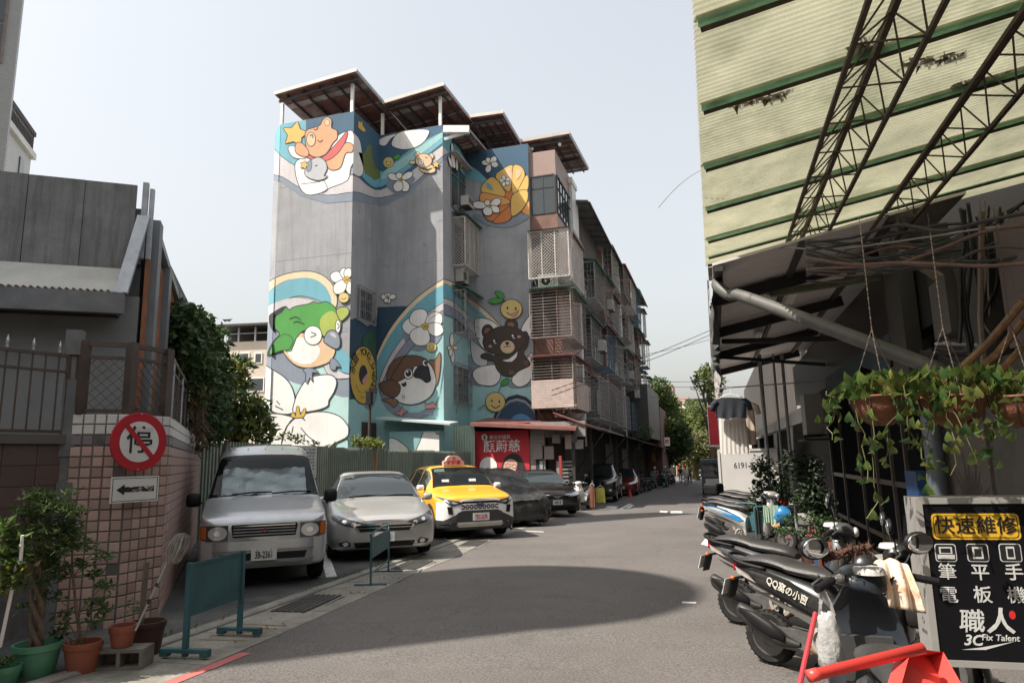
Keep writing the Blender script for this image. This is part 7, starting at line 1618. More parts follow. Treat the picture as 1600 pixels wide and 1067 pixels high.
# ---- white truck on the right
q0, q1 = pY(1121, 703, 24), pY(1214, 703, 24)
trk = thing('white_box_truck', 'white box truck seen from behind with its number printed on the rear', 'truck', ((q0.x+q1.x)/2, 24, gz(24)))
hw = (q1.x-q0.x)/2; zt = q0.z-gz(24)
TWM = M('truck_white', (.48, .465, .45), .5, .06, 2, dirt=(.45, .42, .38), dscale=1.5)
MB().box(-hw, hw, 0, 3.2, .55, zt).build('box', TWM, trk); mb = MB(); mb.box(-hw, -hw+.06, -.03, -.0, .5, zt+.02).box(hw-.06, hw, -.03, 0, .5, zt+.02).box(-hw+.06, hw-.06, -.03, 0, zt-.05, zt+.02).box(-hw, hw, -.06, .1, .42, .55); mb.build('rear_frame', TWM, trk)
MB().box(-hw+.02, -hw+.2, -.08, -.04, .36, .46).box(hw-.2, hw-.02, -.08, -.04, .36, .46).build('tail_light', TAILR, trk)
MB().box(-hw, hw, 3.3, 4.9, .5, 1.8).build('cab', TWM, trk); MB().box(-hw+.1, hw-.1, .1, 4.8, .3, .5).build('chassis', BLACK, trk)
for s in (-1, 1):
    for y in (.9, 4.1): WHEEL(trk, s*(hw-.13), y, .32, .32, s)
text('6191-GW', .26, M('print_grey', (.06, .06, .07), .6), trk, pY(1169, 727, 23.995), DX, Zv, 'rear_number', .01, sx=.85)
vt = thing('delivery_van', 'dark teal delivery van far down the lane at right', 'van', (pY(1117, 750, 40).x, 40, gz(40)))
MB().box(-.7, .7, 0, 3.5, .3, 1.95).build('body', M('van_teal', (.05, .08, .09), .4, .1, 2), vt); MB().box(-.6, .6, -.02, -.003, 1.0, 1.75).build('rear_window', CGL, vt); MB().box(-.5, .5, -.03, -.003, .5, .9).build('tail_panel', TWM, vt)
for s in (-1, 1):
    for y in (.7, 2.8): WHEEL(vt, s*.6, y, .3, .3, s)
# ================================================================== SCOOTERS
SEATM = M('seat_vinyl', (.028, .026, .025), .5, .2, 5, bump=.15, bscale=60, dirt=(.10, .09, .08), dscale=3, damt=.35)
ENG = M('engine_alu', (.17, .165, .16), .45, .25, 8, metal=.6, dirt=(.06, .05, .04), dscale=6, damt=.6)
FANM = M('fan_cover', (.42, .39, .35), .5, .15, 6, metal=.3, dirt=(.2, .17, .14), dscale=5)
EXH = M('muffler_black', (.02, .019, .018), .5, .3, 6, dirt=(.09, .075, .06), dscale=5, damt=.5)
def sect(y, zc_, hh, hw, n=14, p=2.6, x0=0):
    o = []
    for k in range(n):
        a = 2*math.pi*k/n; c, s = math.cos(a), math.sin(a)
        o.append((x0+hw*math.copysign(abs(c)**(2/p), c), y, zc_+hh*math.copysign(abs(s)**(2/p), s)))
    return o
def lofty(rows, name, mat, t, n=16, p=2.6, sub=3, **k):
    ys = [r[0] for r in rows]; yy = np.linspace(0, len(rows)-1, (len(rows)-1)*sub+1); tt = np.arange(len(rows))
    cols = [pchip(tt, [r[i] for r in rows], yy) for i in range(len(rows[0]))]
    x0 = cols[4] if len(rows[0]) > 4 else [0]*len(yy)
    mb = MB(); mb.loft([sect(cols[0][i], cols[1][i], cols[2][i], cols[3][i], n, p, x0[i]) for i in range(len(yy))])
    return mb.build(name, mat, t, auto=45, **k)
def scooter(name, label, loc, rz, body, panel, scale=.9, tail=TAILR, text_=None, group='scooters parked along the right side', topbox=False, mirror_tilt=0, plate_s=None, seat=SEATM, steer=0.0, mz=0.0, lamp=None, detail=True):
    t = thing(name, label, 'scooter', loc, rz, group); t.scale = (scale,)*3
    for y, nm in ((-.19, 'rear_wheel'), (1.16, 'front_wheel')):
        r, w = .222, .115; mb = MB(); mb.lathe([(r*.64, -w*.4), (r*.86, -w*.5), (r*.97, -w*.34), (r, 0), (r*.97, w*.34), (r*.86, w*.5), (r*.64, w*.4)], 30, axis='x')
        for k in range(30):
            a = k*math.pi/15; ca, sa = math.cos(a), math.sin(a)
            for s in (-1, 1): mb.obox((s*w*.3, ca*r*.966, sa*r*.966), (w*.14, 0, 0), (0, -sa*.004+s*0, ca*.004), (0, ca*.004, sa*.004))
        ty = mb.build(nm, RUBBER, t, auto=50, loc=(0, y, r)); rb = MB()
        for s in (-1, 1):
            rb.lathe([(r*.66, s*w*.42), (r*.6, s*w*.44), (r*.56, s*w*.25), (r*.56, 0)], 24, axis='x')
        for k in range(5): a = k*2*math.pi/5+.3; ca, sa = math.cos(a), math.sin(a); rb.obox((0, ca*r*.33, sa*r*.33), (w*.2, 0, 0), (0, ca*r*.3, sa*r*.3), (0, -sa*r*.09, ca*r*.09))
        rb.lathe([(0, -w*.6), (r*.3, -w*.6), (r*.34, -w*.2), (r*.34, w*.2), (r*.3, w*.6), (0, w*.6)], 18, axis='x'); rb.build('rim', ENG, ty, auto=40)
    b = lofty([(-.46, .80, .03, .05), (-.40, .775, .065, .10), (-.25, .73, .10, .145), (-.05, .68, .125, .165), (.18, .61, .15, .17), (.36, .53, .17, .17), (.47, .45, .17, .165)], 'body_fairing', body, t)
    for s in (-1, 1):
        P = [(-.42, .81), (-.2, .80), (.1, .73), (.36, .62), (.44, .55), (.36, .52), (.05, .63), (-.22, .72), (-.40, .76)]
        vs = []; 
        for y, z in P: w = float(pchip([-.46, -.40, -.25, -.05, .18, .36, .47], [.05, .10, .145, .165, .17, .17, .165], np.array([y]))[0]); vs.append((s*(w+.006), y, z))
        vs2 = [(s*(abs(v[0])-.05), v[1], v[2]) for v in vs]; k = len(vs)
        MB().add(vs+vs2, [tuple(range(k))]+[(i, (i+1) % k, k+(i+1) % k, k+i) for i in range(k)]).build('side_panel', panel, t)
        # lower trim
        MB().add([(s*.168, -.30, .665), (s*.175, .40, .44), (s*.172, .44, .36), (s*.165, .30, .40), (s*.15, -.2, .60), (s*.12, -.30, .665), (s*.12, .44, .36)], [(0, 1, 2, 3, 4)]).build('side_trim', M('trim_grey', (.10, .095, .09), .5, .15, 4, dirt=(.18, .16, .14), dscale=3), t)
        # wedge rear indicator
        MB().add([(s*.10, -.43, .79), (s*.15, -.27, .74), (s*.16, -.2, .68), (s*.115, -.40, .735)], [(0, 1, 2, 3)]).build('rear_indicator', M('dull_lens', (.30, .27, .25), .25, .2, 9, coat=.5), t)
        MB().ball((s*.12, -.45, .69), (.022, .025, .018), 8, 6).build('turn_signal', AMBER, t, smooth=True)
    lofty([(-.40, .835, .018, .08), (-.33, .85, .035, .115), (-.15, .858, .045, .135), (.02, .835, .045, .14), (.08, .815, .05, .14), (.3, .79, .05, .135), (.44, .765, .045, .11), (.50, .735, .03, .07)], 'seat', seat, t, p=2.3)
    MB().tube(smooth_poly3([(.13, -.12, .80), (.14, -.34, .83), (.10, -.47, .87), (0, -.52, .885), (-.10, -.47, .87), (-.14, -.34, .83), (-.13, -.12, .80)], 4), .016, 8).build('grab_rail', BLACK, t, smooth=True)
    MB().box(-.16, .16, .42, .90, .265, .33).box(-.17, .17, .45, .86, .24, .262).build('footboard', DGREY, t)
    # leg shield and front
    zz = np.linspace(0, 5, 16); C_ = [pchip(range(6), c_, zz) for c_ in ((.30, .45, .65, .82, .95, 1.0), (.87, .90, .95, .985, .965, .95), (.045, .05, .05, .055, .055, .05), (.17, .20, .205, .17, .10, .07))]
    MB().loft([[(C_[3][i]*math.copysign(abs(math.cos(a))**.6, math.cos(a)), C_[1][i]+C_[2][i]*math.copysign(abs(math.sin(a))**.8, math.sin(a))-.06*abs(math.cos(a))**3, C_[0][i]) for a in [k*math.pi/9 for k in range(18)]] for i in range(16)]).build('front_shield', body, t, auto=50)
    MB().box(-.12, .12, .86, .90, .52, .74).build('glove_pocket', DGREY, t)
    lofty([(.98, .60, .12, .14), (1.10, .66, .17, .15), (1.2, .68, .13, .12), (1.28, .68, .06, .07)], 'nose_cover', panel, t, p=2.2)
    mb = MB(); rings = []
    for k in range(9): a = math.radians(-15+k*20); rings.append([(x, 1.16+(.26+.015*(abs(x) < .05))*math.cos(a), .212+(.25+.015*(abs(x) < .05))*math.sin(a)) for x in (-.07, -.05, 0, .05, .07)])
    mb.loft(rings, closed=False, cap=False); mb.build('front_fender', body, t, smooth=True)
    mb = MB()
    for s in (-1, 1): mb.tube([(s*.075, 1.16, .222), (s*.075, 1.10, .48), (s*.04, 1.04, .70)], .02, 8)
    mb.build('fork', DARKM, t)
    # handlebar group
    lofty([(.82, .98, .025, .05), (.86, 1.0, .05, .12), (.93, 1.02, .065, .14), (1.0, 1.02, .06, .11), (1.06, 1.0, .035, .06)], 'handle_cowl', body, t, p=2.2)
    hb = MB(); hb.tube(smooth_poly3([(-.34, .82, 1.0), (-.2, .88, 1.03), (0, .93, 1.03), (.2, .88, 1.03), (.34, .82, 1.0)], 4), .013, 8); h_ = hb.build('handlebar', DARKM, t)
    for s in (-1, 1):
        MB().tube([(s*.22, .872, 1.025), (s*.35, .815, .998)], .02, 10).build('grip', BLACK, h_)
        MB().tube([(s*.17, .93, 1.03), (s*.25, .92, 1.03), (s*.33, .88, 1.01)], .007, 5).ball((s*.18, .88, 1.035), (.035, .03, .03), 8, 6).build('brake_lever', STEEL, h_)
    MB().lathe([(0, .012), (.07, .012), (.08, .0), (.085, -.02)], 20, (0, .88, 1.068)).build('dashboard', M('dash_face', (.5, .48, .46), .3, .15, 20), t)
    mb = MB(); [mb.tube(smooth_poly3([(s*.2, .9, 1.03), (s*.17, 1.0, .97), (s*.1, 1.04, .88), (s*.05, 1.03, .76)], 4), .006, 5) for s in (-1, -.8, .8, 1)]; mb.build('brake_cable', BLACK, t)
    MB().ball((0, 1.07, 1.0), (.07, .03, .045), 12, 8).build('headlight', LENS, t, smooth=True)
    for s in (-1, 1):
        p0, p1 = V((s*.16, .9, 1.03)), V((s*(.27), .87, 1.2+mz)); m_ = MB(); m_.tube([p0, p0.lerp(p1, .5)+V((s*.03, .01, 0)), p1], .006, 6)
        c = p1+V((s*.035, .0, .03)); m_.ball(c, (.088, .024, .06), 14, 9); mo = m_.build('mirror', BLACK, t, smooth=True)
        MB().ball(c+V((0, -.016, 0)), (.078, .013, .052), 14, 8).build('mirror_glass', MIRROR, mo, smooth=True)
    if steer:
        pv = V((0, .97, 0)); R_ = Matrix.Rotation(steer, 3, 'Z')
        for ch in t.children:
            if ch.name.split('.')[0] in ('handle_cowl', 'handlebar', 'dashboard', 'headlight', 'mirror'): ch.rotation_euler = (0, 0, steer); ch.location = pv-R_ @ pv
    # tail
    MB().add([(-.075, -.462, .83), (.075, -.462, .83), (.06, -.475, .745), (-.06, -.475, .745), (-.095, -.40, .81), (.095, -.40, .81)], [(0, 1, 2, 3), (0, 3, 4), (1, 5, 2)]).build('tail_light', tail, t)
    MB().loft([[(-.06, -.40, .70), (.06, -.40, .70), (.05, -.40, .68), (-.05, -.40, .68)], [(-.07, -.50, .68), (.07, -.50, .68), (.06, -.50, .66), (-.06, -.50, .66)], [(-.065, -.52, .62), (.065, -.52, .62), (.055, -.505, .62), (-.055, -.505, .62)], [(-.06, -.56, .50), (.06, -.56, .50), (.05, -.545, .50), (-.05, -.545, .50)]]).build('rear_fender', BLACK, t)
    pl_ = MB().add([(-.10, -.545, .665), (.10, -.545, .665), (.10, -.588, .53), (-.10, -.588, .53), (-.10, -.539, .665), (.10, -.539, .665), (.10, -.582, .53), (-.10, -.582, .53)], [(0, 1, 2, 3), (7, 6, 5, 4), (0, 4, 5, 1), (2, 6, 7, 3), (1, 5, 6, 2), (0, 3, 7, 4)]).build('number_plate', PLW, t)
    if plate_s:
        T = lmat(t); R3 = T.to_3x3(); text(plate_s, .075*scale, PLK, pl_, T @ V((0, -.5715, .597)), R3 @ V((1, 0, 0)), R3 @ V((0, .3, 1)), 'plate_characters', .02, sx=.9)
    # engine, muffler
    MB().box(-.1, .09, -.22, .32, .17, .33).box(-.14, -.08, -.08, .42, .16, .29).box(-.08, .1, .28, .48, .22, .40).build('engine', ENG, t)
    f_ = MB().lathe([(.06, .10), (.11, .10), (.125, .13), (.115, .165), (.085, .17), (.08, .15), (.03, .15), (0, .155)], 22, (0, .36, .30), axis='x').build('fan_cover', FANM, t, auto=40)
    mb = MB(); [mb.obox((.158, .36+math.cos(k*.785)*.05, .30+math.sin(k*.785)*.05), (.004, 0, 0), (0, math.cos(k*.785)*.03, math.sin(k*.785)*.03), (0, -math.sin(k*.785)*.006, math.cos(k*.785)*.006)) for k in range(8)]; mb.build('fan_blade', DARKM, f_)
    mu = lofty([(.16, .24, .02, .02, .16), (.08, .25, .04, .035, .175), (-.02, .285, .07, .055, .185), (-.2, .37, .082, .06, .185), (-.34, .435, .072, .055, .185), (-.375, .45, .03, .025, .185)], 'muffler', EXH, t, p=2.1)
    MB().loft([sect(.06, .285, .03, .02, 10, 2, .22), sect(-.05, .335, .06, .022, 10, 2, .238), sect(-.2, .40, .062, .022, 10, 2, .24), sect(-.33, .455, .022, .015, 10, 2, .232)]).build('muffler_guard', BLACK, t, smooth=True)
    MB().tube(smooth_poly3([(.14, .22, .225), (.12, .36, .17), (.06, .44, .2)], 4), .018, 8).build('exhaust_pipe', RUST, t, smooth=True)
    MB().tube([(-.13, -.18, .25), (-.13, -.12, .62)], .022, 8).build('shock_absorber', ENG, t)
    MB().tube(smooth_poly3([(-.1, .3, .2), (-.16, .18, .1), (-.2, .08, .0)], 3), .012, 6).build('kick_stand', DARKM, t)
    if topbox:
        MB().loft([sect(-.62, .98, .12, .17, 14, 5), sect(-.60, .98, .135, .19, 14, 5), sect(-.30, .98, .135, .2, 14, 5), sect(-.27, .98, .12, .18, 14, 5)]).box(-.205, .205, -.635, -.26, 1.0, 1.012).build('top_box', BLACK, t)
    if text_:
        T = lmat(t); R3 = T.to_3x3(); yd = R3 @ V((0, .0, 1)); xd = R3 @ V((0, .93, -.36)); nn = R3 @ V((1, 0, 0)); yd = nn.cross(xd)
        text(text_, .082*scale, M('decal_cream', (.55, .52, .45), .5), t, T @ V((.182, .09, .655)), xd, yd, 'side_lettering', .012, sx=.8)
    return t
BLK = M('scooter_black', (.016, .016, .017), .3, .15, 3, coat=.25, dirt=(.09, .08, .07), dscale=3, damt=.35)
GRY = M('scooter_grey', (.06, .062, .066), .42, .15, 3, coat=.2, dirt=(.12, .11, .1), dscale=3, damt=.3)
BLU = M('scooter_blue', (.025, .16, .36), .3, .1, 3, coat=.4); SLV = M('scooter_silver', (.38, .37, .35), .35, .1, 3, metal=.4, coat=.3); NAVY = M('scooter_navy', (.02, .026, .036), .4, .2, 3, coat=.2, dirt=(.06, .06, .06))
R90 = math.radians(-90)
def sloc(px, py, dx=0): g = G(px, py, .01); return V((g.x+dx, g.y, gz(g.y)+.01))
sA = scooter('scooter', 'dusty black scooter with cream lettering on its side panel beside the white bag', sloc(1206, 1042, .16), math.radians(-124), BLK, BLK, .90, text_='QQ窩の小窗', plate_s='163-KQ', steer=.45)
sB = scooter('scooter', 'grey scooter with a red tail light standing just behind the lettered black scooter', sloc(1162, 978, .12), math.radians(-122), GRY, BLK, .93, mz=.06, steer=.4)
sC = scooter('scooter', 'blue and silver scooter with its rear to the lane beside the teal barriers', sloc(1128, 856, .12), math.radians(-120), SLV, BLU, .98)
sD = scooter('scooter', 'dark scooter at the bottom right corner carrying a red dustpan, seen from behind', V((.60, 2.95, gz(2.95)+.01)), math.radians(-2), NAVY, GRY, .92, mz=-.04, steer=.5)
sE = scooter('scooter', 'black scooter between the blue scooter and the one with a top box', V((.1, 15.7, gz(15.7)+.01)), math.radians(-118), BLK, GRY, .98)
sF = scooter('scooter', 'black and red scooter with a square black top box in front of the white truck', V((.3, 17.5, gz(17.5)+.01)), math.radians(-116), BLK, M('scooter_red', (.3, .02, .02), .35, coat=.4), 1.0, topbox=True, mz=.08)
sG = scooter('scooter', 'dark scooter furthest in the right hand row just before the white truck', V((.5, 19.5, gz(19.5)+.01)), math.radians(-115), GRY, GRY, 1.0)
# white scooter left and the two by the suv
CRMW = M('scooter_cream', (.55, .53, .49), .4, .08, 3, coat=.3)
sH = scooter('scooter', 'cream white scooter facing the camera between the black sedan and the black suv', V((-4.92, 26.9, gz(26.9)+.01)), math.radians(172), CRMW, CRMW, 1.0, group='scooters parked along the left side', mz=.05)
for i, (x, y, rz, b, p, lab) in enumerate(((-4.8, 44.5, 120, BLK, GRY, 'dark scooter parked behind the dark red car'), (-4.6, 48.5, 140, GRY, SLV, 'grey scooter parked in the shade next to the riders'), (-4.75, 46.3, 110, BLK, BLK, 'black scooter leaning among others in the shade of the row'))):
    c = copytree(sH); c.location = (x, y, gz(y)+.01); c.rotation_euler = (0, 0, math.radians(rz)); c['label'] = lab
    for ch in c.children:
        ms = ch.data.materials
        if ms and ms[0] == CRMW: ch.data = ch.data.copy(); ch.data.materials[0] = b
# things on the scooters
def at(t, p, st=.5): pv = V((0, .97, 0)); return lmat(t) @ (pv+Matrix.Rotation(st, 3, 'Z') @ (V(p)-pv))
TWL = M('towel_cream', (.62, .52, .42), .9, .08, 4, dirt=(.55, .20, .05), dscale=9, damt=.9, bump=.2, bscale=50)
c = at(sD, (.15, .90, 1.075)); mb = MB(); vs = []; N1, N2 = 18, 16
for i in range(N1+1):
    for j in range(N2+1):
        u, g = i/N1*2-1, j/N2; d = g*.29-.07; wv = math.sin(u*6.5+g*1.5); drop = -max(0, d)*(.95+.05*u)
        vs.append((c.x+u*.062*(1+.25*g)+.03*g, c.y-.02-.05*min(1, max(0, d)*9)-.028*wv*min(1, g*1.6)+(.08 if d < 0 else 0)*(-d*14), c.z+.02+drop-.02*u*u*(1-g)+.006*wv))
mb.add(vs, [(i*(N2+1)+j, (i+1)*(N2+1)+j, (i+1)*(N2+1)+j+1, i*(N2+1)+j+1) for i in range(N1) for j in range(N2)])
o = mb.build('towel', TWL, smooth=True, cat='towel', label='cream towel with orange flowers draped over the handlebar of the bottom right scooter'); o.modifiers.new('thick', 'SOLIDIFY').thickness = .006
FUR = M('brown_fur', (.07, .032, .022), .95, .4, 12)
c = at(sD, (-.12, .86, 1.10)); mb = MB(); r_ = random.Random(9)
for k in range(420):
    a = r_.random(); p = c+V((-.12+.22*a, r_.gauss(0, .02), .03+.05*a+r_.gauss(0, .012))); d = V((r_.gauss(0, 1), r_.gauss(0, 1), r_.gauss(.4, 1))).normalized()*.035; s = d.cross(V((0, 0, 1))).normalized()*.004; mb.add([p-s, p+s, p+d], [(0, 1, 2)])
mb.tube([c+V((-.12, 0, .03)), c+V((.1, 0, .08))], .022, 8); mb.build('fur_cover', FUR, cat='cover', label='brown furry cover lying on the left handle of the bottom right scooter')
BAG = M('plastic_bag', (.52, .51, .50), .35, .12, 9, trans=.35, bump=.6, bscale=26)
gpt = at(sD, (-.31, .835, .99)); r_ = random.Random(4); rings = []
for (z, w, dpt) in ((-.10, .030, .010), (-.13, .038, .018), (-.18, .046, .028), (-.23, .052, .036), (-.28, .054, .04), (-.33, .05, .038), (-.355, .03, .022)):
    rings.append([(gpt.x+.012+w*math.cos(a)*(1+.16*math.sin(a*5+z*60)), gpt.y+dpt*math.sin(a)*(1+.3*math.sin(a*4-z*50)), gpt.z+z+.01*math.sin(a*6+z*30)) for a in [k*2*math.pi/22 for k in range(22)]])
mb = MB(); mb.loft(rings)
for s in (-1, 1):
    P = [gpt+V((.012+s*.03, .0, -.11)), gpt+V((.01+s*.022, -.01, -.06)), gpt+V((.004+s*.008, -.012, -.01)), gpt+V((0, 0, .024)), gpt+V((0, .015, .0))]
    for k in range(4): a, b = P[k], P[k+1]; mb.add([a+V((-.008, 0, 0)), a+V((.008, -.004, 0)), b+V((.006, -.004, 0)), b+V((-.006, 0, 0))], [(0, 1, 2, 3)])
mb.build('plastic_bag', BAG, smooth=True, cat='bag', label='thin white plastic bag hanging from the left grip of the bottom right scooter')
RPK = M('dustpan_red', (.62, .06, .05), .4, .06, 3)
pA, pB = pD(1263, 1056, 1.98), pD(1442, 1012, 2.02)
dpn = thing('red_dustpan', 'red plastic dustpan with a long handle laid across the bottom right scooter', 'dustpan', pB)
d = (pB-pA).normalized(); mb = MB(); mb.tube([pA, pA+d*.03, pA+d*.031, pB], [.018, .018, .0165, .0165], 12); mb.build('handle', RPK, dpn, world=True, smooth=True)
tL, tR, bL, bR = pD(1424, 1012, 2.03), pD(1474, 1018, 2.1), pD(1404, 1085, 1.88), pD(1512, 1085, 1.94)
mb = MB(); back = (tR-tL).cross(bL-tL).normalized()*.05
if back.dot(_f) < 0: back = -back
q = [tL, tR, bR, bL]; cen = (tL+tR+bR+bL)/4
mb.add([p+back for p in q]+q, [(0, 1, 2, 3), (4, 5, 1, 0), (5, 6, 2, 1), (7, 4, 0, 3)])
mb.build('pan', RPK, dpn, world=True)
pS, pE = pD(1274, 958, 2.6), pD(1246, 1085, 2.2); MB().tube([pS, pE], .009, 8).build('red_stick', M('stick_red', (.40, .04, .05), .4), cat='stick', label='thin red stick leaning beside the white plastic bag')
# ================================================================== barriers
def barrier(label, pl_, pr_, top, plo, phi, foot=True, tube_=False, low=None, grp='teal barriers', cross=.22):
    t = thing('teal_barrier', label, 'barrier', (pl_+pr_)/2, math.atan2(pr_.y-pl_.y, pr_.x-pl_.x), grp); L = (pr_-pl_).length/2
    zl = pl_.z-(pl_.z+pr_.z)/2
    if tube_:
        MB().tube(smooth_poly3([(-L, 0, zl), (-L, 0, top*.5), (-L, 0, top-.06), (-L+.06, 0, top), (L-.06, 0, top), (L, 0, top-.06), (L, 0, top*.5), (L, 0, -zl)], 4), .015, 8).build('frame', TEAL, t, smooth=True)
        MB().tube([(-L, 0, low or .2), (L, 0, low or .2)], .011, 6).build('rail', TEAL, t)
    else:
        for s in (-1, 1): MB().box(s*L-.02, s*L+.02, -.02, .02, zl*(-s), top).build('post', TEAL, t)
    MB().box(-L+.015, L-.015, -.006, .006, plo, phi).box(-L+.015, L-.015, -.012, .012, plo, plo+.022).box(-L+.015, L-.015, -.012, .012, phi-.022, phi).build('panel', TEAL, t)
    for s in (-1, 1):
        z = zl*(-s)
        if tube_: MB().tube([(s*L, -cross, z+.012), (s*L, cross, z+.012)], .012, 6).build('foot', TEAL, t)
        else: MB().box(s*L-.03, s*L+.03, -cross, cross, z+.03, z+.06).box(s*L-.03, s*L+.03, -cross, -cross+.07, z, z+.03).box(s*L-.03, s*L+.03, cross-.07, cross, z, z+.03).build('foot', TEAL, t)
    return t
p1, p2 = G(289, 1025, .03), G(374, 990, .03); h_ = (pY(272, 878, p1.y).z+pY(368, 860, p2.y).z)/2-(p1.z+p2.z)/2
barrier('solid teal sheet barrier on two feet in front of the silver van', p1, p2, h_, h_*.42, h_-.005)
p1, p2 = G(579, 914, .015), G(607, 893, .015); h_ = pY(579, 832, p1.y).z-p1.z
barrier('tubular teal barrier with a small panel in front of the silver sedan', p1, p2, h_, h_*.52, h_*.9, tube_=True, low=.16)
p1, p2 = G(1151, 862, .01), G(1178, 862, .01); h_ = pY(1153, 787, p1.y).z-p1.z
p1 = V((.28, 13.75, gz(13.75))); p2 = V((.66, 13.6, gz(13.6)))
barrier('tubular teal barrier next to the blue scooter, first of the two holding towels', p1, p2, h_, h_*.42, h_*.82, tube_=True, low=.2)
p3, p4 = V((.60, 13.3, gz(13.3))), V((1.12, 13.45, gz(13.45)))
barrier('tubular teal barrier with green towels and a glove hanging from its rail', p3, p4, h_*.95, h_*.4, h_*.8, tube_=True, low=.2)
TGN = M('towel_green', (.26, .36, .28), .9, .12, 6, bump=.2, bscale=50)
for px, w_, hgt, lab in ((1196, .09, .30, 'pale green towel on the rail of the teal barrier, left of two'), (1209, .14, .36, 'pale green towel on the rail of the teal barrier, right of two')):
    q = pY(px, 790, 13.28); vs = []; mb = MB()
    mb.sheet((q.x-w_/2, 13.27, q.z-hgt+.01), (w_, 0, 0), (0, 0, hgt), 12, 6, lambda a, b: .012*math.sin(a*14)*(1-b)); mb.sheet((q.x-w_/2, 13.31, q.z-hgt*.6), (w_, 0, 0), (0, 0, hgt*.6+.01), 12, 4, lambda a, b: .01*math.sin(a*11)*(1-b))
    mb.build('green_towel', TGN, smooth=True, cat='towel', label=lab)
q = pY(1211, 822, 13.24); mb = MB()
mb.ball(q, (.04, .015, .035), 10, 6)
for k, (a, L) in enumerate(((-.3, .07), (.0, .085), (.3, .085), (.6, .07), (1.5, .05))): mb.tube([q, q+V((.035*math.cos(a), 0, .035*math.sin(a)-.0)), q+V((L*math.cos(a), .003, L*math.sin(a)))], [.012, .011, .008], 7)
mb.build('rubber_glove', M('glove_orange', (.62, .30, .14), .7, .1, 5), smooth=True, cat='glove', label='orange rubber glove hanging at the hem of the green towel')
q = pY(1184, 800, 13.3); mb = MB(); mb.sheet((q.x-.05, 13.29, q.z-.38), (.08, 0, 0), (0, 0, .42), 8, 6, lambda a, b: .015*math.sin(a*12)); mb.build('black_cloth', M('cloth_black', (.015, .014, .014), .9), smooth=True, cat='cloth', label='black cloth hanging between the two teal barriers')
# ================================================================== clothes
def garment(name, label, cat, c, w, h, mat, taper, sleeve=0.0, yoff=0, fold=9):
    mb = MB(); 
    for s in (-1, 1):
        rows = []
        for j in range(13):
            f_ = j/12; ww = w/2*(1-(1-taper)*(1-f_)*1.0) if taper < 1 else w/2*(1+(taper-1)*f_); row = []
            for i in range(25):
                a = i/24*2-1; dep = .05*(1-a*a)**.5*(1 if s > 0 else .6)+.016*math.sin(a*fold*2+f_*2)*f_
                zt = c.z-h*f_+(.03*(1-abs(a))-.03 if j == 0 else 0)+(.012*math.sin(a*fold) if j == 12 else 0); row.append((c.x+a*ww, c.y+yoff-s*dep, zt))
            rows.append(row)
        mb.loft(rows, closed=False, cap=False)
    if sleeve:
        for s in (-1, 1): mb.tube([(c.x+s*w*.42, c.y+yoff, c.z-.06), (c.x+s*(w*.5+sleeve*.6), c.y+yoff, c.z-.12), (c.x+s*(w*.5+sleeve), c.y+yoff, c.z-.26)], [.06, .055, .05], 10)
    o = mb.build(name, mat, smooth=True, cat=cat, label=label)
    hg = MB(); hg.tube(smooth_poly3([(c.x-w*.4, c.y+yoff, c.z-.01), (c.x, c.y+yoff, c.z+.07), (c.x+w*.4, c.y+yoff, c.z-.01)], 4), .008, 5); hg.tube(smooth_poly3([(c.x, c.y+yoff, c.z+.07), (c.x+.02, c.y+yoff, c.z+.12), (c.x, c.y+yoff, c.z+.16)], 3), .005, 5); hg.build('hanger', WHITE, o)
    return o
CLB = M('cloth_navy', (.018, .022, .03), .9, .3, 9); CLW = M('cloth_white', (.66, .62, .58), .9, .05, 4, trans=.25, bump=.1, bscale=40); CLC = M('cloth_cream', (.52, .42, .34), .9, .06, 4)
c = pY(1141, 621, 14.0); garment('navy_blouse', 'short dark navy top on a hanger at the street edge of the awning', 'clothes', c, .58, .40, CLB, 1.0, .06, fold=5)
c2 = pY(1143, 640, 14.25); garment('white_dress', 'long white dress hanging below and behind the dark top', 'clothes', c2, .50, .86, CLW, 1.12, 0, fold=11)
c3 = pY(1152, 628, 14.5); garment('cream_shirt', 'cream shirt hanging behind the white dress', 'clothes', c3, .62, .85, CLC, 1.0, .08, fold=7)
z = pY(1141, 606, 14).z; MB().tube([(.1, 14, z), (2.6, 14.4, z+.1)], .012, 6).build('clothes_rail', GALV, cat='rail', label='thin clothes rail under the awning')
# ================================================================== plants on the left
def pot(name, label, c, r, h, mat, grp='plant pots by the tiled wall', rim=.02, soil=True):
    t = thing(name, label, 'plant pot', c, 0, grp)
    MB().lathe([(r*.74, 0), (r*.96, h-.05), (r*1.0, h-.05), (r*1.03, h-.045), (r*1.03, h), (r*.93, h), (r*.88, h-.06)], 28).build('pot', mat, t, auto=40)
    MB().lathe([(r*.9, h-.05), (0, h-.035)], 18).build('soil', SOIL, t)
    return t
GPOT = M('green_bucket', (.06, .20, .12), .45, .15, 3, dirt=(.15, .2, .15), dscale=3, damt=.4); RPOT = M('terracotta', (.24, .07, .04), .75, .2, 4, dirt=(.12, .06, .045), dscale=3); BPOT = M('brown_pot', (.06, .024, .018), .7, .3, 4)
def gp_(px, py, D): q = pD(px, py, D); return V((q.x, q.y, gz(q.y)+.01))
def topz(px, py, D): return pD(px, py, D).z
c = gp_(57, 1030, 5.25); p_ = pot('plant_pot', 'green plastic bucket holding the braided bushy tree', c, .165, .25, GPOT)
def pc(px, py, D, r, n): return (pD(px, py, D), r, n)
tr = thing('braided_tree', 'small bushy tree with braided trunks and fine leaves in the green bucket', 'potted tree', c+V((0, 0, .2)))
mb = MB()
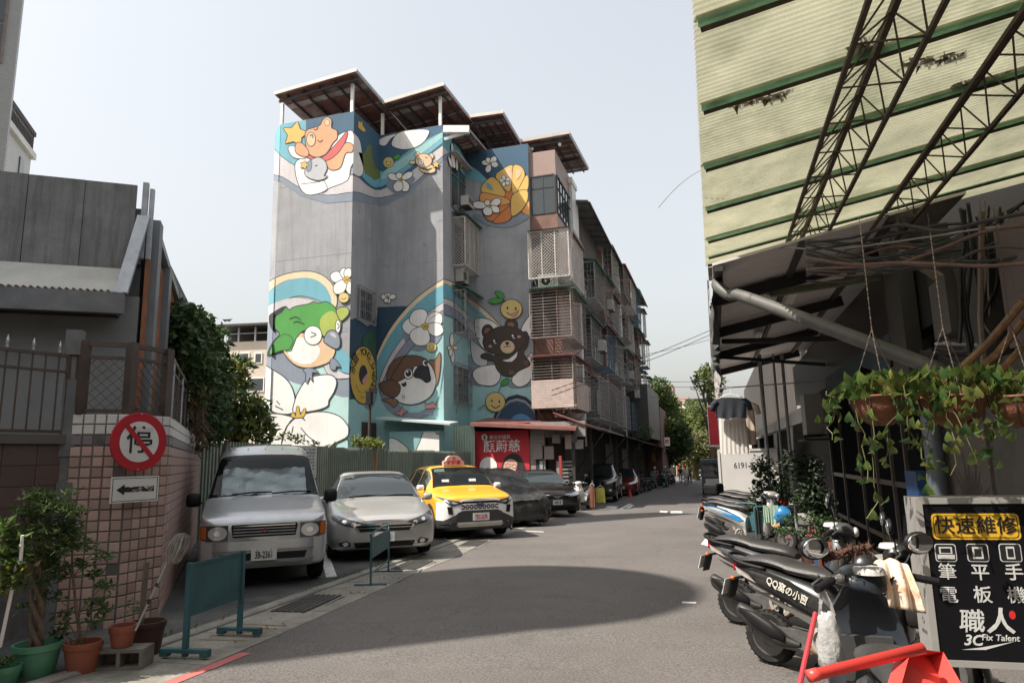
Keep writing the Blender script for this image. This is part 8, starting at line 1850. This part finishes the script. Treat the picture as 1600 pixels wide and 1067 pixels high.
for k in range(3):
    mb.tube([rel(tr, pD(57+9*math.sin(i*.9+k*2.1)+4*(i > 7), 1020-i*17, 5.25+.03*math.cos(i*.9+k*2.1))) for i in range(11)], [.022-.001*i for i in range(11)], 7)
mb.build('trunk', BARK, tr, smooth=True)
FINE = [M('fine_green', (.055, .10, .02), .55, .3, 4, trans=.3), M('fine_light', (.10, .14, .035), .55, .3, 4, trans=.3), M('fine_dark', (.025, .055, .015), .6, .3, 4, trans=.2)]
cl = [pc(60, 775, 5.2, (.12, .12, .05), 260), pc(85, 790, 5.2, (.14, .13, .06), 340), pc(50, 800, 5.25, (.13, .13, .07), 340), pc(95, 820, 5.2, (.14, .13, .07), 380), pc(60, 830, 5.2, (.16, .14, .08), 420), pc(100, 850, 5.2, (.13, .13, .07), 340), pc(70, 865, 5.3, (.16, .14, .08), 340), pc(118, 800, 5.2, (.08, .08, .04), 110), pc(115, 835, 5.2, (.09, .08, .05), 160), pc(40, 865, 5.3, (.12, .12, .08), 240), pc(112, 768, 5.2, (.05, .05, .02), 40), pc(55, 905, 5.35, (.13, .12, .1), 170), pc(95, 890, 5.3, (.09, .09, .07), 140), pc(50, 945, 5.4, (.1, .1, .08), 100)]
leafcloud('crown', cl, .055, FINE, tr, 31, asp=.28)
c = gp_(128, 1035, 5.35); pot('plant_pot', 'terracotta pot with a thin dark sapling next to the green bucket', c, .135, .23, RPOT)
sp_ = thing('sapling', 'thin dark leaved sapling in the terracotta pot before the tiled wall', 'potted plant', c+V((0, 0, .18)))
mb = MB(); stem = [pD(128, 1010, 5.35), pD(120, 960, 5.35), pD(114, 900, 5.35), pD(112, 850, 5.35)]; mb.tube([rel(sp_, q) for q in stem], [.014, .012, .009, .005], 7)
tw_ = [(160, 868), (150, 895), (85, 880), (95, 850), (135, 850), (160, 915), (85, 930), (150, 940), (165, 950), (75, 905), (100, 960), (140, 970), (105, 830), (130, 880), (92, 985)]; cl = []
for x, y in tw_: q = pD(x, y, 5.3+rnd.uniform(-.12, .12)); s = stem[min(3, max(0, int((1000-y)/45)))]; mb.tube([rel(sp_, s), rel(sp_, q)], .004, 4); cl.append((q, (.075, .075, .045), 34))
mb.build('stem', BARK, sp_); leafcloud('leaves', cl, .062, [LEAF[0], LEAF[1], LEAF[0]], sp_, 33, asp=.45)
cl = [(pD(115, 1008, 5.33), (.07, .06, .02), 60)]; leafcloud('dry_leaves', cl, .05, [DRY], sp_, 34, asp=.3)
c = gp_(8, 1050, 5.0); pot('plant_pot', 'small green pot at the lower left corner', c, .1, .15, GPOT)
yp = thing('yellow_leaved_plant', 'plant with yellow green leaves and a pale stake at the left edge', 'potted plant', c+V((0, 0, .1)))
cl = [pc(10, 825, 5.0, .08, 50), pc(25, 845, 5.0, .08, 55), pc(8, 860, 5.0, .1, 70), pc(35, 870, 5.0, .07, 45), pc(15, 890, 5.0, .1, 70), pc(40, 890, 5.0, .05, 25), pc(5, 915, 5.0, .07, 30), pc(22, 905, 5.0, .07, 40)]
leafcloud('leaves', cl, .075, [LEAFY[0], LEAF[2], LEAF[1]], yp, 35, asp=.6)
leafcloud('low_leaves', [pc(8, 1030, 5.0, (.1, .1, .04), 90)], .04, [LEAF[1], LEAF[0]], yp, 36)
MB().tube([rel(yp, pD(0, 1010, 5.0)), rel(yp, pD(20, 915, 5.0)), rel(yp, pD(26, 880, 5.0))], .012, 8).build('stake', WHITE, yp); MB().tube([rel(yp, pD(32, 880, 4.95)), rel(yp, pD(34, 850, 4.95)), rel(yp, pD(35, 836, 4.95))], [.012, .012, .009], 8).build('handle_end', WHITE, yp)
CIN = M('cinder', (.15, .135, .12), .95, .25, 6, bump=.4, bscale=60)
c = gp_(192, 1050, 5.45)
cb_ = thing('cinder_block', 'grey cinder block lying on its side under the small terracotta pot', 'block', c, math.radians(20))
hb_ = .155; mb = MB(); mb.box(-.19, .19, -.1, .1, hb_-.025, hb_).box(-.19, .19, -.1, .1, 0, .025).box(-.19, -.16, -.1, .1, .025, hb_-.025).box(.16, .19, -.1, .1, .025, hb_-.025).box(-.015, .015, -.1, .1, .025, hb_-.025).box(-.16, -.015, .06, .1, .025, hb_-.025).box(.015, .16, .06, .1, .025, hb_-.025); mb.build('block_body', CIN, cb_)
p2_ = pot('plant_pot', 'small terracotta pot on top of the cinder block', c+V((-.03, 0, hb_+.001)), .1, .165, RPOT)
c = gp_(228, 1030, 5.85); pot('plant_pot', 'dark brown pot behind the cinder block with the mop handle in front', c, .14, .27, BPOT)
leafcloud('pot_seedlings', [(c+V((-.25, .1, .36)), (.1, .08, .07), 60)], .04, [LEAF[0], LEAF[1]], cat='plant', label='few dark seedlings showing above the small terracotta pot', seed=37)
mp = thing('mop', 'upturned mop with a silver handle and grey yarn head leaning at the tiled corner', 'mop', pD(211, 985, 5.5))
a_, b_ = pD(211, 985, 5.5), pD(264, 872, 5.75); d = b_-a_; 
for k, m_ in enumerate((STEEL, SK, STEEL, SK, STEEL)):
    f0, f1 = (0, .36, .43, .60, .65, 1)[k], (0, .36, .43, .60, .65, 1)[k+1]; MB().tube([a_+d*f0, a_+d*f1], .011, 10).build('handle_section', m_, mp, world=True)
YARN = M('mop_yarn', (.27, .255, .24), .95, .2, 12); r_ = random.Random(12); mb = MB(); hd = pD(284, 838, 5.75)
for k in range(150):
    x = r_.uniform(-1, 1); y = r_.uniform(-1, 1); tp = hd+V((x*.055, y*.035, .02-.03*x*x)); lo = b_.lerp(hd, .2)+V((x*.045+.02, y*.04, -.01+r_.uniform(-.07, .02)))
    mb.tube([b_+(lo-b_)*.2, tp+V((0, 0, .01)), tp.lerp(lo, .5)+V((x*.03, y*.02, 0)), lo], .0045, 4)
mb.build('yarn_head', YARN, mp, world=True)
MB().beam(pD(219, 985, 5.95), pD(229, 878, 6.05), .05, .02).build('wood_plank', M('old_wood', (.15, .125, .1), .9, .25, 6, streak=.5), cat='plank', label='old wooden plank leaning on the pink tiled corner beside the mop')
# ================================================================== plants on the right, odds and ends
def bush(px, py, D, w_, h_, label, mats, n, size, seed, potm=BPOT, flowers=None):
    q = pD(px, py, D); b = V((q.x, q.y, gz(q.y)+.01)); t = thing('potted_bush', label, 'potted plant', b, 0, 'potted plants along the right shops'); H = q.z-b.z
    MB().lathe([(.13, 0), (.17, .28), (.15, .28), (.14, .24), (0, .24)], 16).build('pot', potm, t); MB().tube([(0, 0, .2), (.02, 0, H)], .02, 6).build('stem', BARK, t); r_ = random.Random(seed)
    leafcloud('foliage', [(q+V((r_.gauss(0, w_*.5), r_.gauss(0, w_*.4), r_.gauss(0, h_*.5))), (w_*.45, w_*.45, h_*.4), n//7) for _ in range(7)], size, mats, t, seed, asp=.5)
    if flowers: leafcloud('flowers', [(q+V((r_.gauss(0, w_*.5), -.2, r_.gauss(-h_*.6, h_*.2))), .04, 8) for _ in range(5)], .045, [flowers], t, seed+1, asp=.9)
bush(1208, 762, 13.8, .5, .55, 'dark leaved potted bush behind the towels in front of the white truck', [LEAF[0], LEAF[0], M('leaf_black', (.018, .03, .015), .6, .3, 4)], 1500, .085, 41)
bush(1268, 770, 11.5, .5, .7, 'tall dark green potted bush beside the shop front', [LEAF[0], M('leaf_black', (.018, .03, .015), .6, .3, 4)], 2100, .09, 42)
bush(1262, 822, 10.8, .45, .2, 'low potted plant with red and pink flowers at the shop front', [LEAF[0]], 700, .06, 43, flowers=M('petal_red', (.22, .03, .05), .6, .3, 6))
bush(1172, 795, 14.4, .3, .1, 'low yellow green plant above the rail of the first towel barrier', [LEAFY[0], LEAF[2]], 260, .09, 44)
for (px, py, D, r1, h1, m_, lab) in ((1225, 835, 12.5, .2, .38, M('bin_green', (.03, .12, .07), .5), 'dark green bin behind the barrier with towels'), (1292, 850, 9.5, .2, .3, M('bin_blue', (.03, .07, .13), .5), 'dark blue bucket at the foot of the shop plants')):
    q = pD(px, py, D); t = thing('bucket', lab, 'bucket', (q.x, q.y, gz(q.y)+.01)); MB().lathe([(r1*.8, 0), (r1, h1), (r1*1.06, h1), (r1*1.06, h1-.03), (r1*.95, h1-.03), (r1*.75, .04), (0, .04)], 20).build('tub', m_, t, auto=40); MB().tube([(r1*math.cos(k*.35), .02, h1+r1*.5*math.sin(k*.35)) for k in range(10)], .006, 5).build('bail', STEEL, t)
st_l = thing('wooden_stool', 'dark red wooden stool behind the grey scooter', 'stool', (1.35, 9.6, gz(9.6)+.005))
MB().box(-.2, .2, -.2, .2, .5, .54).build('seat', M('stool_red', (.16, .04, .025), .6, .2, 5), st_l)
for x in (-.16, .16):
    for y in (-.16, .16): MB().box(x-.02, x+.02, y-.02, y+.02, 0, .5).build('leg', M('stool_red', (.16, .04, .025), .6, .2, 5), st_l)
# left odds: cloth stand, yellow bag, bottles, red pole by the white scooter
q = G(938, 796); garment('yellow_bag', 'yellow green bag hanging beside the cream white scooter', 'bag', V((q.x-.12, q.y+.9, gz(q.y)+.78)), .34, .58, M('bag_yellow', (.42, .39, .07), .7, .15, 5, bump=.4, bscale=8), 1.15, 0, fold=6)
q = G(922, 800); garment('brown_cloth', 'reddish brown cloth hanging between the cream scooter and the yellow bag', 'cloth', V((q.x-.02, q.y+.75, gz(q.y)+.92)), .2, .8, M('cloth_brown', (.14, .05, .03), .9, .2, 5), 1.1, 0, fold=4)
q = pY(877, 760, 26.0); MB().box(q.x-.05, q.x+.05, 25.95, 26.05, gz(26), pY(877, 712, 26).z).build('red_post', M('post_red', (.28, .03, .03), .6), cat='post', label='red upright post in front of the louvred door')
q = pY(868, 755, 26); MB().ball((q.x, 25.8, q.z), (.2, .2, .13), 14, 9).build('white_helmet', CWHITE, smooth=True, cat='helmet', label='white helmet resting behind the bonnet of the black sedan'); MB().box(q.x-.15, q.x+.15, 25.65, 25.95, gz(26), q.z-.125).build('crate_stack', RPK, cat='crate', label='red crates under the white helmet')
q = G(979, 778); mb = MB(); mb.lathe([(.14, 0), (.14, .02), (.11, .03), (.03, .45), (0, .45)], 14, (q.x+.0, q.y+1.5, gz(q.y+1.5)+.01)); mb.build('traffic_cone', REDP, smooth=False, cat='cone', label='red traffic cone on the lane edge behind the black suv')
cp_ = thing('chain_post', 'black and white chain post with chain between taxi and covered car', 'post', G(799, 829, .01))
zt = pY(799, 782, lmat(cp_).translation.y).z-cp_.location.z
for k in range(10): MB().tube([(0, 0, zt*k/10), (0, 0, zt*(k+1)/10)], .022, 8).build('band', CWHITE if k % 2 else SK, cp_)
mb = MB(); [mb.tube([(-.5+.06*i, .1-.02*i+.01*(i % 2), .015), (-.5+.06*i+.05, .1-.02*i, .02)], .012, 5) for i in range(24)]; mb.build('chain', CWHITE, cp_)
# ================================================================== people
SKN = M('skin', (.42, .24, .17), .55, .08, 6); HAIRM = M('hair', (.015, .012, .01), .6)
def person(label, loc, rz, h, shirt, pants, pose, group='people far down the lane', bag=False, cap=None, sit=False, shoe=SK):
    t = thing('person', label, 'person', loc, rz, group); s = h/1.7
    hip = V((0, 0, .9)) if not sit else V((0, 0, .80))
    if sit: J = dict(kl=(.16, .38, .78), fl=(.17, .36, .36), kr=(-.16, .38, .78), fr=(-.17, .36, .36), el=(.26, .18, 1.08), hl=(.28, .42, 1.05), er=(-.26, .18, 1.08), hr=(-.28, .42, 1.05))
    else:
        a = pose; J = dict(kl=(.09, .16*a+.03, .48), fl=(.1, .26*a-.08*abs(a), .08), kr=(-.09, -.12*a+.04, .48), fr=(-.1, -.30*a, .1), el=(.24, -.10*a, 1.12), hl=(.25, -.18*a+.08, .86), er=(-.24, .10*a, 1.12), hr=(-.25, .2*a+.08, .86))
    B = {'hip': hip, 'belly': hip+V((0, .0, .18)), 'chest': hip+V((0, .0, .40)), 'neck': hip+V((0, 0, .56)), 'head': hip+V((0, .02, .70))}
    def skin(name, verts, edges, rad, mat, lvl=1):
        me = bpy.data.meshes.new(name); me.from_pydata([tuple(V(v)*s) for v in verts], edges, []); o = place(name, me, t); me.materials.append(mat)
        m_ = o.modifiers.new('skin', 'SKIN'); me.skin_vertices.new() if not me.skin_vertices else None
        for i, r_ in enumerate(rad): me.skin_vertices[0].data[i].radius = (r_[0]*s, r_[1]*s)
        me.skin_vertices[0].data[0].use_root = True; u = o.modifiers.new('sub', 'SUBSURF'); u.levels = u.render_levels = lvl; m_.use_smooth_shade = True; return o
    L = [B['hip'], B['belly'], B['chest'], B['neck'], B['head']+V((0, 0, -.02)), B['head']+V((0, 0, .12)), V((.19, 0, B['chest'].z+.1)), V(J['el']), V(J['hl']), V((-.19, 0, B['chest'].z+.1)), V(J['er']), V(J['hr']), V((.1, 0, hip.z-.03)), V(J['kl']), V(J['fl']), V(J['fl'])+V((0, .12, -.04)), V((-.1, 0, hip.z-.03)), V(J['kr']), V(J['fr']), V(J['fr'])+V((0, .12, -.04))]
    E = [(0, 1), (1, 2), (2, 3), (3, 4), (4, 5), (2, 6), (6, 7), (7, 8), (2, 9), (9, 10), (10, 11), (0, 12), (12, 13), (13, 14), (14, 15), (0, 16), (16, 17), (17, 18), (18, 19)]
    R = [(.14, .11), (.13, .1), (.15, .105), (.05, .055), (.085, .10), (.085, .095), (.06, .06), (.042, .042), (.036, .036), (.06, .06), (.042, .042), (.036, .036), (.085, .09), (.06, .065), (.045, .05), (.04, .035), (.085, .09), (.06, .065), (.045, .05), (.04, .035)]
    skin('body', L, E, R, SKN)
    sh = [B['hip']+V((0, 0, .0)), B['belly'], B['chest'], B['neck']+V((0, 0, -.04)), L[6], L[6].lerp(V(J['el']), .8), L[9], L[9].lerp(V(J['er']), .8)]
    skin('shirt', sh, [(0, 1), (1, 2), (2, 3), (2, 4), (4, 5), (2, 6), (6, 7)], [(.165, .13), (.155, .122), (.168, .125), (.07, .075), (.078, .078), (.065, .065), (.078, .078), (.065, .065)], shirt)
    tr_ = [hip, L[12], V(J['kl']), V(J['fl'])+V((0, 0, .03)), L[16], V(J['kr']), V(J['fr'])+V((0, 0, .03))]
    skin('trousers', tr_, [(0, 1), (1, 2), (2, 3), (0, 4), (4, 5), (5, 6)], [(.155, .125), (.1, .105), (.078, .082), (.064, .068), (.1, .105), (.078, .082), (.064, .068)], pants)
    hd = B['head']+V((0, -.015, .09)); hm = MB().ball(hd*s, (.105*s, .115*s, .1*s), 14, 10); (hm.build('helmet', cap, t, smooth=True) if cap else hm.build('hair', HAIRM, t, smooth=True))
    f_ = MB(); fc = B['head']+V((0, .095, .05))
    f_.ball((fc+V((0, .03, -.01)))*s, (.014*s, .02*s, .02*s), 6, 5)
    for k in (-1, 1): f_.ball((fc+V((k*.035, .014, .025)))*s, (.012*s, .008*s, .008*s), 6, 4)
    f_.ball((fc+V((0, .012, -.05)))*s, (.025*s, .008*s, .006*s), 6, 4); f_.build('face', SKN, t, smooth=True)
    for k in ('fl', 'fr'): q = V(J[k])+V((0, .06, -.045)); MB().ball(q*s, (.05*s, .13*s, .045*s), 10, 6).build('shoe', shoe, t, smooth=True)
    if bag: q = V(J['hl'])+V((.02, .02, -.22)); MB().lathe([(.05, -.12), (.11, -.08), (.12, .02), (.06, .14), (.02, .2)], 10, tuple(q*s)).build('carried_bag', CWHITE, t, smooth=True)
    return t
cm = lambda n, c: M('cloth_'+n, c, .85, .1, 6)
def ploc(px, y): return V((pY(px, 750, y).x, y, gz(y)+.012))
person('person in a white shirt and pale trousers walking towards the camera with a bag', ploc(1072, 61), math.radians(185), 1.62, cm('pwhite', (.6, .58, .56)), cm('pgrey', (.4, .4, .42)), .6, bag=True)
person('person in a pale jacket and hat walking at the shaded edge', ploc(1051, 63), math.radians(178), 1.66, cm('ppink', (.4, .33, .32)), cm('pdark', (.04, .04, .05)), -.5, cap=cm('phat', (.5, .45, .42)))
person('person in dark top and white trousers walking in the sun', ploc(1064, 71), math.radians(10), 1.65, cm('pblack', (.02, .02, .022)), cm('pcream', (.5, .47, .43)), .6)
person('person in navy jeans and a dark jacket beside the one in white trousers', ploc(1078, 70), math.radians(5), 1.72, cm('pnavy', (.02, .025, .04)), cm('pjeans', (.03, .04, .07)), -.5)
person('person in a teal jacket standing among the parked scooters', ploc(1043, 60), math.radians(200), 1.6, cm('pteal', (.04, .12, .12)), cm('pdark', (.04, .04, .05)), .3)
rdr = scooter('scooter', 'teal scooter carrying a rider in a pale helmet out of the shade', V((-3.95, 57, gz(57)+.01)), math.radians(176), M('scooter_teal', (.03, .13, .14), .35, coat=.3), BLK, 1.0, group='scooters with riders')
person('person in a green jacket and pale helmet riding the teal scooter', rdr.location+V((-.0, .1, 0)), math.radians(176), 1.68, cm('pgreen', (.05, .11, .08)), cm('pdark', (.04, .04, .05)), 0, 'riders in the lane', cap=M('helmet_pale', (.5, .5, .48), .3), sit=True)
rd2 = copytree(rdr); rd2.location = (-4.6, 54.5, gz(54.5)+.01); rd2['label'] = 'second scooter with a rider waiting in the shade of the row'
person('person in a grey jacket and white helmet sitting on the waiting scooter', rd2.location+V((0, .1, 0)), math.radians(178), 1.65, cm('pgrey2', (.2, .2, .2)), cm('pdark', (.04, .04, .05)), 0, 'riders in the lane', cap=CWHITE, sit=True)
# far row of scooters at the junction
for i in range(12):
    c = copytree(sF if i % 3 else sG); x = -2.2+i*.72; y = 92+rnd.uniform(-.6, .6); c.location = (x, y, gz(y)+.015); c.rotation_euler = (0, 0, math.radians(rnd.uniform(-15, 15))); c['label'] = 'one of the scooters in the distant row across the end of the lane'; c['group'] = 'scooters across the end of the lane'
for i in range(5):
    c = copytree(sE if i % 2 else sG); y = 62+i*3.1; c.location = (-4.6+rnd.uniform(-.1, .2), y, gz(y)+.015); c.rotation_euler = (0, 0, math.radians(100+rnd.uniform(-15, 15))); c['label'] = 'one of the dark scooters parked at the far left edge of the lane'; c['group'] = 'scooters at the far left edge'
# flags
for i, (px, c_, lab) in enumerate(((1064, (.03, .16, .12), 'dark green banner flag on a pole at the end of the lane'), (1068, (.5, .03, .03), 'red banner flag on a pole at the end of the lane'), (1073, (.2, .34, .08), 'lime green banner flag on a pole at the end of the lane'), (1058, (.4, .15, .05), 'orange banner flag on a pole at the end of the lane'))):
    q = pY(px, 750, 88); zt = pY(px, 714, 88).z; t = thing('banner_flag', lab, 'flag', (q.x, 88, gz(88)+.01), 0, 'banner flags at the end of the lane')
    MB().tube([(0, 0, 0), (0, 0, zt-gz(88))], .03, 6).build('pole', WHITE, t); mb = MB(); mb.sheet((.03, 0, zt-gz(88)-2.1), (.75, 0, 0), (0, 0, 2.0), 8, 8, lambda a, b: .08*math.sin(a*5+b*3)); mb.build('cloth', M('flag%d' % i, c_, .7, trans=.3), t, smooth=True)
# signs
q = pY(1039, 690, 66); t = thing('white_sign', 'small white sign box with red characters sticking out at the far left of the lane', 'sign', (q.x, 66, q.z)); MB().box(-.45, .45, -.08, .08, -.4, .4).box(-1.2, -.45, -.02, .02, -.03, .03).build('box', PW, t); text('小吃', .42, BR, t, lmat(t) @ V((0, -.09, .0)), DX, Zv, 'sign_text', .02)
q = pY(1115, 668, 42); t = thing('red_shop_sign', 'narrow upright red and white sign at the right behind the clothes', 'sign', (q.x, 42, q.z)); MB().box(-.3, .3, -.1, .1, -1.1, 1.3).build('box', PW, t); MB().box(-.26, .26, -.11, -.101, -1.0, 1.2).build('print', BR, t)
q = pY(1021, 714, 58); MB().box(q.x-.14, q.x+.14, 57.95, 58.05, q.z-.35, q.z+.35).build('orange_sign', M('sign_orange', (.45, .2, .07), .6), cat='sign', label='small orange hanging sign in the dark of the shop row')
# ================================================================== far buildings and trees
PB_ = M('far_pink', (.36, .25, .23), .8, .08, .3); WB_ = M('far_white', (.6, .56, .53), .8, .08, .3)
def farb(name, label, px0, px1, pyt, D, mat, dep=12, rows=4, cols=4, roof=None):
    a, b = pD(px0, pyt, D), pD(px1, pyt, D); t = thing(name, label, 'building', (a.x, a.y, -2)); w_ = b.x-a.x
    MB().box(0, w_, 0, dep, 0, a.z+2).build('wall', mat, t)
    for r_ in range(rows):
        for c in range(cols):
            x = w_*(c+.3)/cols; z = a.z+2-1.2-r_*3.1; MB().box(x, x+w_*.45/cols, -.06, .0, z-1.4, z).build('window', GLS, t)
    if roof: MB().box(-.6, w_+.6, -1.2, dep, a.z+4.2, a.z+4.4).box(0, .2, .2, .4, a.z+2, a.z+4.2).box(w_-.2, w_, .2, .4, a.z+2, a.z+4.2).build('roof', DARKM, t)
farb('pink_tower', 'pinkish tower block rising behind the trees at the end of the lane', 1036, 1051, 601, 190, PB_, rows=3, cols=2)
farb('pink_block', 'lower pinkish apartment block beside the pink tower', 1050, 1076, 620, 175, PB_, rows=2, cols=3)
farb('white_block', 'white apartment block in front of the pink blocks', 1046, 1075, 634, 150, WB_, rows=2, cols=3)
farb('shelter_block', 'cream block with a dark rooftop shelter behind the light green trees', 1076, 1135, 640, 160, CRM, rows=1, cols=5, roof=True)
def crownpx(spec, D, n): return [(pD(px, py, D+rnd.uniform(-3, 3)), r_*D/75, int(n*r_*r_)) for px, py, r_ in spec]
ft = lambda name, label, px, D, spec, n, size, mats, seed: tree(name, label, (pD(px, 745, D).x, pD(px, 745, D).y, gz(90)), max(4, pD(px, spec[0][1], D).z+1.5), [(c, r_, k) for c, r_, k in crownpx(spec, D, n)], 1, size, mats, seed, tr=.3, group='trees at the end of the lane')
FAR = [M('far_leaf', (.09, .13, .03), .6, .3, 2, trans=.3), M('far_leaf_mid', (.06, .10, .022), .6, .3, 2, trans=.25), M('far_leaf_light', (.15, .18, .045), .6, .3, 2, trans=.3)]
ft('street_tree', 'fresh green tree rising behind the end of the apartment row', 1030, 72, [(1028, 612, 1.6), (1022, 635, 1.7), (1040, 640, 1.8), (1018, 660, 1.6), (1035, 665, 1.8), (1050, 655, 1.3), (1012, 640, 1.2), (1045, 625, 1.0)], 420, .42, FAR, 51)
ft('street_tree', 'dark green tree below the fresh green one over the lane', 1045, 68, [(1045, 680, 1.9), (1035, 692, 1.6), (1058, 690, 1.7), (1050, 705, 1.6), (1036, 708, 1.4), (1063, 676, 1.2), (1066, 700, 1.0)], 420, .40, [FAR[1], LEAF[0], FAR[0]], 52)
ft('street_tree', 'yellow green wide tree at the very end of the lane', 1085, 88, [(1085, 650, 1.9), (1070, 660, 1.7), (1100, 655, 1.8), (1080, 672, 1.9), (1100, 678, 1.9), (1112, 665, 1.6), (1065, 675, 1.4), (1118, 680, 1.5)], 420, .42, [FAR[2], FAR[0]], 53)
ft('street_tree', 'brownish dry tree below the yellow green tree crown', 1090, 84, [(1075, 695, 1.5), (1090, 692, 1.7), (1105, 698, 1.6), (1070, 710, 1.4), (1088, 712, 1.6), (1104, 714, 1.5), (1115, 706, 1.4)], 330, .40, [M('leaf_tan', (.22, .15, .085), .7, .35, 2, trans=.2), M('leaf_tan2', (.13, .11, .05), .7, .35, 2), FAR[0]], 54)
ft('street_tree', 'small tree whose leafy branch shows above the lane at the canopy edge', 1112, 50, [(1098, 585, .8), (1090, 592, .5), (1104, 578, .7), (1086, 604, .4), (1110, 595, 1.0), (1108, 612, .9), (1097, 607, .4), (1118, 600, 1.2)], 200, .32, [FAR[2], FAR[0]], 55)
wd = [(pD(px, py, 105), (6, 4, 4.0), 900) for px, py in ((1000, 705), (1040, 715), (1075, 722), (1110, 715), (1150, 700), (1200, 700))]
leafcloud('far_tree_mass', wd, .7, FAR, kind='stuff', seed=60)
leafcloud('awning_weeds', [(pX(1008+dx, 668+dy, -4.6), (.35, .8, .35), 160) for dx, dy in ((0, 0), (6, 6), (-6, 4), (2, 14))], .16, [LEAF[0], LEAF[1]], kind='stuff', seed=61)
